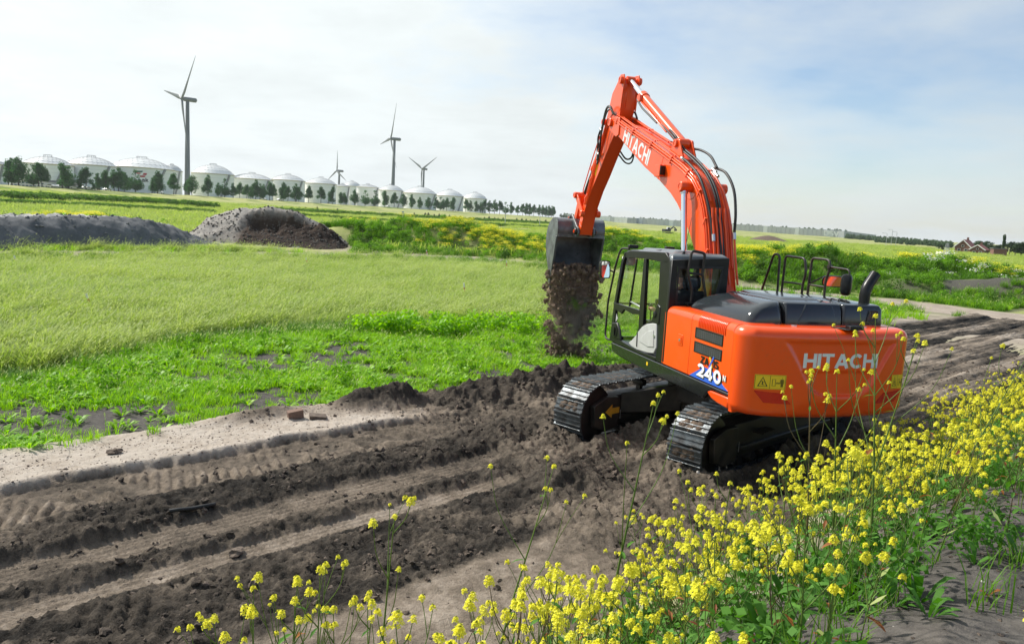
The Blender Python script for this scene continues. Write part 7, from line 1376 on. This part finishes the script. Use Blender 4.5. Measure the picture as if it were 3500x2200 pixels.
# ------------------------------------------------------------------ operator in the cab
def person():
    J = {'pel': (-.08, .72, 1.80), 'waist': (-.10, .72, 1.98), 'chest': (-.08, .72, 2.20), 'neck': (-.06, .72, 2.36), 'head': (-.03, .72, 2.46), 'hipL': (-.02, .82, 1.79), 'kneeL': (.42, .86, 1.83), 'ankL': (.62, .85, 1.44), 'toeL': (.80, .85, 1.40), 'hipR': (-.02, .62, 1.79), 'kneeR': (.42, .58, 1.83), 'ankR': (.62, .60, 1.44), 'toeR': (.80, .60, 1.40),
         'shL': (-.08, .93, 2.28), 'elL': (-.04, 1.02, 2.02), 'wrL': (.22, 1.02, 1.98), 'haL': (.31, 1.02, 2.0), 'shR': (-.08, .51, 2.28), 'elR': (-.04, .42, 2.02), 'wrR': (.22, .42, 1.98), 'haR': (.31, .42, 2.0)}
    Rr = {'pel': .15, 'waist': .14, 'chest': .155, 'neck': .06, 'head': .075, 'hipL': .095, 'kneeL': .07, 'ankL': .05, 'toeL': .035, 'hipR': .095, 'kneeR': .07, 'ankR': .05, 'toeR': .035, 'shL': .07, 'elL': .05, 'wrL': .034, 'haL': .036, 'shR': .07, 'elR': .05, 'wrR': .034, 'haR': .036}
    E_ = [('pel', 'waist'), ('waist', 'chest'), ('chest', 'neck'), ('neck', 'head'), ('pel', 'hipL'), ('hipL', 'kneeL'), ('kneeL', 'ankL'), ('ankL', 'toeL'), ('pel', 'hipR'), ('hipR', 'kneeR'), ('kneeR', 'ankR'), ('ankR', 'toeR'), ('chest', 'shL'), ('shL', 'elL'), ('elL', 'wrL'), ('wrL', 'haL'), ('chest', 'shR'), ('shR', 'elR'), ('elR', 'wrR'), ('wrR', 'haR')]
    K = list(J); me = bpy.data.meshes.new('body'); me.from_pydata([J[k] for k in K], [(K.index(a), K.index(b)) for a, b in E_], []); me.materials.append(M['skin'])
    root = empty('person', (EX, EY, 0), YU); o = obj('body', me, root); sk = o.modifiers.new('skin', 'SKIN'); sv_ = me.skin_vertices[0].data if me.skin_vertices else None
    if sv_ is None:
        me.attributes; bpy.context.view_layer.objects.active = o; bpy.ops.mesh.customdata_skin_add(); sv_ = me.skin_vertices[0].data
    for i, k in enumerate(K): sv_[i].radius = (Rr[k], Rr[k]); sv_[i].use_root = (k == 'pel')
    ss = o.modifiers.new('sub', 'SUBSURF'); ss.levels = 2; ss.render_levels = 2
    def lay(name, segs, mat, grow=1.12):
        b = MB()
        for a, c_, ra, rc in segs: A_, C_ = Vector(J[a]), Vector(J[c_]); b.tube([A_.lerp(C_, -.02), A_.lerp(C_, .5), A_.lerp(C_, 1.0)], [ra * grow, (ra + rc) / 2 * grow, rc * grow], 12)
        return b.build(name, mat, root, smooth=70)
    lay('shirt', [('pel', 'waist', .165, .16), ('waist', 'chest', .16, .18), ('chest', 'neck', .18, .075), ('chest', 'shL', .13, .085), ('shL', 'elL', .085, .068), ('chest', 'shR', .13, .085), ('shR', 'elR', .085, .068)], 'shirt')
    lay('trousers', [('hipL', 'kneeL', .10, .08), ('kneeL', 'ankL', .078, .062), ('hipR', 'kneeR', .10, .08), ('kneeR', 'ankR', .078, .062)], 'trousers')
    b = MB()
    for s1 in ('L', 'R'): A_, C_ = Vector(J['sh' + s1]), Vector(J['el' + s1]); b.tube([A_.lerp(C_, .86), A_.lerp(C_, 1.02)], [.081, .078], 12)
    b.build('sleeve_trim', 'hivis_orange', root, smooth=60)
    h = MB(); hc = Vector((-.02, .72, 2.52)); h.lathe([(0.0, .135), (.05, .125), (.085, .07), (.092, 0), (.08, -.06), (.055, -.11), (.0, -.125)], hc, 20); h.tube([hc + Vector((.085, 0, .0)), hc + Vector((.115, 0, -.03)), hc + Vector((.088, 0, -.04))], [.012, .018, .012], 8)
    for sy in (1, -1): h.lathe([(0, .012), (.022, .01), (.028, 0), (0, -.008)], hc + Vector((0, sy * .09, -.01)), 10, 'y')
    h.build('head', 'skin', root, smooth=70); h = MB(); h.lathe([(0, .145), (.055, .135), (.092, .08), (.099, .02), (.094, .0)], hc + Vector((-.01, 0, 0)), 20); h.build('hair', 'hair', root, smooth=70)
    e = MB()
    for sy in (.032, -.032): e.lathe([(0, .008), (.011, .005), (.011, -.005), (0, -.008)], hc + Vector((.083, sy, .012)), 8, 'x')
    e.build('eyes', 'window_dark', root); e = MB(); e.box(hc + Vector((.080, 0, -.068)), (.012, .045, .008)); e.build('mouth', 'hivis_orange', root)
    for s1, sg in (('L', 1), ('R', -1)):
        hb_ = Vector(J['ha' + s1]); b = MB(); b.tube([hb_ + Vector((-.06, 0, -.01)), hb_ + Vector((-.01, 0, .0)), hb_ + Vector((.03, 0, .01))], [.030, .040, .036], 10, flat=.65)
        for k in range(4): o_ = Vector((.03, (.03 - .02 * k) , .012)); L = (.030, .036, .033, .026)[k]; b.tube([hb_ + o_, hb_ + o_ + Vector((L, 0, .006)), hb_ + o_ + Vector((L * 1.2, 0, -.022)), hb_ + o_ + Vector((L * .6, 0, -.036))], [.010, .0095, .009, .008], 7)
        b.tube([hb_ + Vector((-.015, -sg * .03, 0)), hb_ + Vector((.02, -sg * .048, .008)), hb_ + Vector((.045, -sg * .038, .0))], [.013, .011, .009], 7); b.build('hand', 'skin', root, smooth=70)
    tag(root, 'operator in a dark shirt with orange sleeve trim seated in the cab', 'person'); return root
person()
# ------------------------------------------------------------------ rapeseed plants on the bank
def flower_head(seed, n, R_, Hh):
    """a domed raceme: open four-petalled flowers round the rim, buds in the middle"""
    rg = random.Random(seed); V, F, MI = [], [], []
    for i in range(n):
        f = i / n; a = i * 2.4 + rg.uniform(-.3, .3); r = R_ * (.35 + .65 * f) * rg.uniform(.8, 1.1); z = Hh * (1 - f * 1.15) + rg.uniform(-.006, .006); c = Vector((r * math.cos(a), r * math.sin(a), z)); nn = (Vector((math.cos(a), math.sin(a), 0)) * (.4 + .6 * f) + Vector((0, 0, .9)) + Vector((rg.gauss(0, .2), rg.gauss(0, .2), 0))).normalized(); u = nn.cross(Vector((rg.random(), rg.random(), .3))).normalized(); w = nn.cross(u); ps = rg.uniform(.0082, .0118)
        for k in range(4):
            t = k * math.pi / 2; d = u * math.cos(t) + w * math.sin(t); e = u * -math.sin(t) + w * math.cos(t); b = len(V); V += [tuple(c), tuple(c + d * ps * .75 + e * ps * .55 + nn * ps * .35), tuple(c + d * ps * 1.25 + nn * ps * .15), tuple(c + d * ps * .75 - e * ps * .55 + nn * ps * .35)]; F.append((b, b + 1, b + 2, b + 3)); MI.append(0)
        b = len(V); V += [tuple(c), (0.0, 0.0, z - .02), tuple(c + w * .0012)]; F.append((b, b + 1, b + 2)); MI.append(1)
    for k in range(7):
        a = k * 2.4; r = R_ * .18; c = Vector((r * math.cos(a), r * math.sin(a), Hh * rg.uniform(1.0, 1.18))); b = len(V); q = .0045; V += [tuple(c + Vector((q, 0, 0))), tuple(c + Vector((0, q, 0))), tuple(c - Vector((q, 0, 0))), tuple(c - Vector((0, q, 0))), tuple(c + Vector((0, 0, q * 2)))]; F += [(b, b + 1, b + 4), (b + 1, b + 2, b + 4), (b + 2, b + 3, b + 4), (b + 3, b, b + 4)]; MI += [2] * 4
    me = mesh_of('flower_head', V, F, ['petal', 'stem', 'bud']); me.polygons.foreach_set('material_index', MI); return me
leafm('bud', (.30, .34, .03), (.42, .42, .04), .2, .5)
HEADS = [flower_head(i, n, r, h) for i, (n, r, h) in enumerate(((22, .027, .031), (27, .031, .039), (15, .020, .024), (32, .034, .052)))]
def leaf_shape(seed, L, W, mat):
    rg = random.Random(seed); V, F = [], []; n = 7
    for i in range(n + 1):
        f = i / n; w = W * (math.sin(math.pi * min(1, f * .93 + .04)) ** .8) * (1 + .22 * math.sin(i * 2.3 + seed)) * (.55 + .6 * f if f < .75 else 1.0); zc = L * (.34 * f - .46 * f * f); V += [(L * f, -w / 2, zc + .14 * w), (L * f, 0, zc - .04 * w), (L * f, w / 2, zc + .14 * w)]
        if i: b = (i - 1) * 3; F += [(b, b + 3, b + 4, b + 1), (b + 1, b + 4, b + 5, b + 2)]
    return mesh_of('leaf', V, F, mat)
LEAVES = [leaf_shape(1, .13, .050, 'plant_leaf'), leaf_shape(2, .09, .032, 'plant_leaf'), leaf_shape(3, .17, .066, 'plant_leaf'), leaf_shape(4, .07, .018, 'plant_leaf')]; DEAD = leaf_shape(5, .10, .032, 'dead_leaf')
def plant_plan(seed, h, nb, lush=1.0, bare=.25, head0=(0, 1, 3)):
    """stem paths, leaf places and flower places of one plant"""
    rg = random.Random(seed); lean = Vector((rg.gauss(0, .09), rg.gauss(0, .09), 0)) * h; P = [Vector((0, 0, -.05)), Vector((0, 0, h * .35)) + lean * .25, Vector((0, 0, h * .7)) + lean * .65, Vector((0, 0, h)) + lean]; main = catmull(P, 5); paths = [(main, .0065 * max(h, .6), .0022)]; leaves, heads = [], [(main[-1], rg.choice(head0), 1.0)]
    for k in range(nb):
        f = bare + (1 - bare) * .9 * (k + rg.random()) / nb; i = int(f * (len(main) - 1)); b = main[i]; a = k * 2.4 + rg.uniform(-.5, .5); d = Vector((math.cos(a), math.sin(a), 0)); L = h * (1.02 - f) * rg.uniform(.55, .95) + .10; e = b + d * (L * .42) + Vector((0, 0, L * .85)); m = b.lerp(e, .5) + d * (L * .10); br = catmull([b, m, e], 4); paths.append((br, .0036, .0016)); heads.append((br[-1], rg.choice((0, 1, 2)), rg.uniform(.55, 1.12)))
        if rg.random() < .45: j = br[5]; a2 = a + rg.uniform(-1.4, 1.4); e2 = j + Vector((math.cos(a2), math.sin(a2), 0)) * (L * .2) + Vector((0, 0, L * .38)); paths.append(([j, j.lerp(e2, .5) + Vector((0, 0, .01)), e2], .0025, .0014)); heads.append((e2, 2, rg.uniform(.7, 1.0)))
        if rg.random() < .8 * lush: leaves.append((b, a + .3, rg.choice((1, 3, 3)), rg.uniform(.7, 1.3), -.2))
    for k in range(int(5 * lush)):
        f = .04 + .42 * rg.random(); i = int(f * (len(main) - 1)); leaves.append((main[i], rg.uniform(0, 6.28), rg.choice((0, 0, 2)), rg.uniform(.7, 1.25), rg.uniform(-.55, .05)))
    return paths, leaves, heads, rg
def stem_mesh(paths, red=False):
    b = MB()
    for p, r0, r1 in paths: n = len(p); b.tube(p, [r0 + (r1 - r0) * i / (n - 1) for i in range(n)], 5, False)
    return b.mesh('stem', 'stem_red' if red else 'stem', 180)
def make_plant(seed, h, nb, lush=1.0, bare=.25, red=False, head0=(0, 1, 3)):
    paths, leaves, heads, rg = plant_plan(seed, h, nb, lush, bare, head0); root = bpy.data.objects.new('rapeseed_plant', None); root.empty_display_size = .1; parts = [('stem', stem_mesh(paths, red), None)]
    for p, a, k, sc, tl in leaves: parts.append(('leaf', DEAD if rg.random() < .06 else LEAVES[k], (p, (0, -tl, a), sc)))
    for p, k, sc in heads: parts.append(('flower_head', HEADS[k], (p, (rg.gauss(0, .15), rg.gauss(0, .15), rg.uniform(0, 6)), sc)))
    return parts
def place_plant(parts, loc, rz, sc, label, group='rapeseed plants on the bank', tilt=(0, 0)):
    r = empty('rapeseed_plant', loc); r.rotation_euler = (tilt[0], tilt[1], rz); r.scale = (sc,) * 3
    for nm, me, x in parts:
        o = obj(nm, me, r)
        if x: o.location, o.rotation_euler, o.scale = x[0], x[1], (x[2],) * 3
    tag(r, label, 'plant', group); return r
def joined(parts):
    """the same plant as one light mesh, for the ones farther off"""
    V, F, MI, mats = [], [], [], []
    for nm, me, x in parts:
        Mx = Matrix.Identity(4) if x is None else Matrix.Translation(x[0]) @ Matrix(((1, 0, 0), (0, 1, 0), (0, 0, 1))).to_4x4() @ __import__('mathutils').Euler(x[1]).to_matrix().to_4x4() @ Matrix.Scale(x[2], 4); b = len(V); V += [tuple(Mx @ v.co) for v in me.vertices]
        for p in me.polygons:
            m = me.materials[p.material_index]
            if m not in mats: mats.append(m)
            F.append(tuple(i + b for i in p.vertices)); MI.append(mats.index(m))
    me = bpy.data.meshes.new('rapeseed_plant'); me.from_pydata(V, [], F)
    for m in mats: me.materials.append(m)
    me.polygons.foreach_set('material_index', MI); me.update(); return me
PLANTS = [make_plant(200 + i, h, nb, lu, ba, red=(i % 4 == 3)) for i, (h, nb, lu, ba) in enumerate(((.75, 5, 1.2, .3), (.60, 4, 1.3, .35), (.85, 6, 1.0, .3), (.52, 4, 1.5, .3), (.70, 6, 1.0, .4), (.98, 6, .9, .35), (.44, 3, 1.5, .3), (.82, 5, 1.2, .45)))]
JOINED = [joined(p) for p in PLANTS]
rf_ = random.Random(77)
def hb(x, y): return float(Hall(np.array([x]), np.array([y]))[0])
# where plants stand on the bank: dense along the slope, thinning to the left, bare at the near right corner
spots = []
tries = 0
while len(spots) < 660 and tries < 30000:
    tries += 1; s = rf_.uniform(-10.2, 11.5); t = rf_.uniform(-6.6, -2.3); x, y = to_xy(s, t)
    if y < 2.0 or abs(x) > y * .72 + 1.2: continue
    d = 1.0
    lim = float(np.interp(s, [-10, -8.6, -7.4, -6.4, -4, 0, 6, 11], [-3.3, -3.2, -3.1, -2.95, -2.75, -2.6, -2.3, -2.2])); 
    if t > lim + .25 * math.sin(s * 3.1): continue
    if s < -8.9 and rf_.random() < .65: continue
    near = float(np.interp(s, [-9.5, -8, -6.5, -5, -3, 0, 8], [-4.4, -4.9, -5.15, -5.2, -5.3, -5.9, -7.2])) 
    if t < near and rf_.random() < .96: continue
    if float(fbm(np.array([x]), np.array([y]), .8, 2, 4)[0]) < -.35 and rf_.random() < .6: continue
    if any((x - a) ** 2 + (y - b) ** 2 < (.10 if y < 6 else .075) ** 2 for a, b in spots): continue
    spots.append((x, y))
def where(x, y):
    d = Vector((x, y, hb(x, y) + .5 - CAM_H)); px = (d.dot(CR) / d.dot(CF) * FPX + 1750) / PX
    return 'at the left end of the flower bank' if px < 1000 else 'at the bottom centre of the flower bank' if px < 1400 else 'in the flower bank below the near track' if px < 1800 else 'in the flower bank below the counterweight' if px < 2130 else 'in the flower bank toward the right edge'
spots.sort(key=lambda p: math.hypot(*p)); near_n, ind_n = 125, 285
for i, (x, y) in enumerate(spots[:ind_n]):
    k = rf_.randrange(8); sc = rf_.uniform(.62, .98); rz = rf_.uniform(0, 6.28); tl = (rf_.gauss(0, .10), rf_.gauss(0, .10)); z = hb(x, y) - .03
    if i < near_n: place_plant(PLANTS[k], (x, y, z), rz, sc, 'near yellow flowering rapeseed plant ' + where(x, y), 'near rapeseed ' + where(x, y), tl)
    else:
        o = obj('rapeseed_plant', JOINED[k], None, (x, y, z), (*tl, rz), sc); tag(o, 'farther yellow flowering rapeseed plant ' + where(x, y), 'plant', 'farther rapeseed ' + where(x, y))
rest = spots[ind_n:]; ra = np.array(rest); rk = np.array([rf_.randrange(8) for _ in rest])
x, y = RG.rand(1500) * 14 + 5, RG.rand(1500) * 14 + 6; s, t = to_st(x, y); kp = (t < -2.3 + .3 * np.sin(s * 2)) & (t > -7) & (s > 1) & (s < 13) & in_view(x, y, 1) & (RG.rand(1500) < .75); ex = np.stack([x[kp], y[kp]], -1); ra = np.concatenate([ra, ex]); rk = np.concatenate([rk, RG.randint(0, 8, len(ex))])
for k in range(8):
    m_ = rk == k; P = np.stack([ra[m_, 0], ra[m_, 1], Hall(ra[m_, 0], ra[m_, 1]) - .03], -1); scatter('far_rapeseed', proto('rape', JOINED[k]), P, .6 + .4 * RG.rand(m_.sum()), RG.rand(m_.sum()) * 6.28, np.stack([.1 * RG.randn(m_.sum()), .1 * RG.randn(m_.sum())], -1), label='dense yellow rapeseed blooming along the bank at the right edge', cat='rapeseed')
def small_heads(parts): return [(nm, me, (x[0], x[1], x[2] * .72)) if nm == 'flower_head' else (nm, me, x) for nm, me, x in parts]
# the tall stalks that stand out against the machine and the road
def stalk(px, pbase, ptop, yd, seed, nb, label, lush=.4, bare=.45, red=False, tilt=(0, 0), hd0=(2,)):
    p = at(px, pbase, yd); z = hb(p.x, p.y) - .03; top = at(px, ptop, yd).z; place_plant(small_heads(make_plant(seed, max(.4, top - z), nb, lush, bare, red, hd0)), (p.x, p.y, z), seed * 1.1, 1.0, label, tilt=tilt)
stalk(1432, 1300, 955, 4.3, 301, 5, 'tall thin flowering stalk rising before the far track of the excavator', tilt=(0, .05))
stalk(890, 1440, 1190, 4.0, 302, 4, 'lone spindly stalk with few buds over the road at lower middle', .3, .5)
stalk(1162, 1340, 1112, 4.4, 303, 4, 'slender stalk with a small yellow tip left of the tall stalk', .6, .45)
stalk(2064, 1180, 750, 4.9, 304, 7, 'tallest branching stalk crossing the white letters on the counterweight', .4, .42)
stalk(1975, 1180, 870, 5.0, 305, 6, 'tall branching stalk before the lower counterweight', .6, .4)
stalk(2010, 1190, 790, 5.3, 306, 6, 'leaning tall stalk ending before the rear camera', .4, .5, tilt=(0, -.10))
stalk(1915, 1170, 900, 5.1, 307, 6, 'thin reddish stalk with many small buds left of the letters', .3, .4, True)
stalk(2230, 1040, 800, 6.2, 308, 6, 'spreading stalk over the ruts right of the counterweight', .3, .35, tilt=(0, .25))
stalk(1840, 1230, 1085, 5.0, 309, 5, 'short upright stalk below the near track, left of the flower mass', .9, .3)
stalk(1690, 1260, 1130, 4.8, 310, 4, 'small stalk beside the front of the near track', .8, .3)
for i, (px, pt) in enumerate(((560, 1470), (612, 1440), (672, 1405), (745, 1378), (700, 1450), (800, 1440), (850, 1440), (650, 1480))):
    stalk(px, 1514, pt, 3.55 + .1 * (i % 3), 320 + i, 5, 'small rapeseed plant in the loose group at bottom left, ' + ORD[i] + ' counted outward', .6, .35, hd0=(0, 1))
# ground leaves, grass and stones on the bank
x, y = RG.rand(9000) * 20 - 3, RG.rand(9000) * 16 + 2; s, t = to_st(x, y); n0 = fbm(x, y, .9, 3, 6); nearb = np.interp(s, [-9.5, -8, -6.5, -5, -3, 0, 8], [-4.6, -5.1, -5.5, -5.7, -5.9, -6.4, -7.8]); kp = (t < -2.9) & in_view(x, y, 1) & (y > 1.8) & ((t > nearb) | (RG.rand(9000) < .42)) & (s > -8.6) & (RG.rand(9000) < np.clip(.35 + n0, .05, .9)); x, y = x[kp], y[kp]; pk = RG.choice(4, len(x), p=[.35, .28, .32, .05])
bl = [rosette(41, 12, .07, .15, .34, 1.3, 'plant_leaf'), leafy(42, 'plant_leaf', 90, .30, .16, .035), tuft('bank_grass', ['grass_dark', 'seed_head'], 43, 34, .14, .12, .34, .007, .6, .05), rosette(44, 5, .06, .11, .3, 1.0, 'dead_leaf')]
for k in range(4): m_ = pk == k; scatter('bank_undergrowth', bl[k], lift(x[m_], y[m_]), .6 + .7 * RG.rand(m_.sum()), RG.rand(m_.sum()) * 6.28, label=('broad green leaves under the flowers', 'leafy undergrowth between the flower stems', 'thin grass between the flower stems', 'brown and reddish dead leaves under the flowers')[k], cat='undergrowth')
x, y = RG.rand(16000) * 12 - 3, RG.rand(16000) * 9 + 2; s, t = to_st(x, y); kp = (t < -2.0) & in_view(x, y, 1); x, y = x[kp], y[kp]
for k, pr in ((0, cl_p[2]), (1, cl_p[3]), (2, cl_p[4])):
    m_ = RG.choice(3, len(x), p=[.45, .5, .05]) == k; q = .004 + .016 * RG.rand(m_.sum()) ** 3; scatter('bank_crumbs', pr, lift(x[m_], y[m_]), q, RG.rand(m_.sum()) * 6, label=('dark crumbs of soil on the bank', 'brown crumbs of soil on the bank', 'pale pebbles on the bank')[k], cat='soil')
# ------------------------------------------------------------------ thin summer haze over the plain
m, n, l, o = nodes('haze_air'); v = n.new('ShaderNodeVolumePrincipled'); v.inputs['Color'].default_value = (.92, .96, 1.0, 1); v.inputs['Density'].default_value = .0001; v.inputs['Anisotropy'].default_value = .2; l.new(v.outputs[0], o.inputs['Volume'])
b = MB(); b.box((0, 0, 78), (7400, 7400, 166)); hz = b.build('haze', 'haze_air'); tag(hz, 'thin pale haze over the plain', kind='stuff')
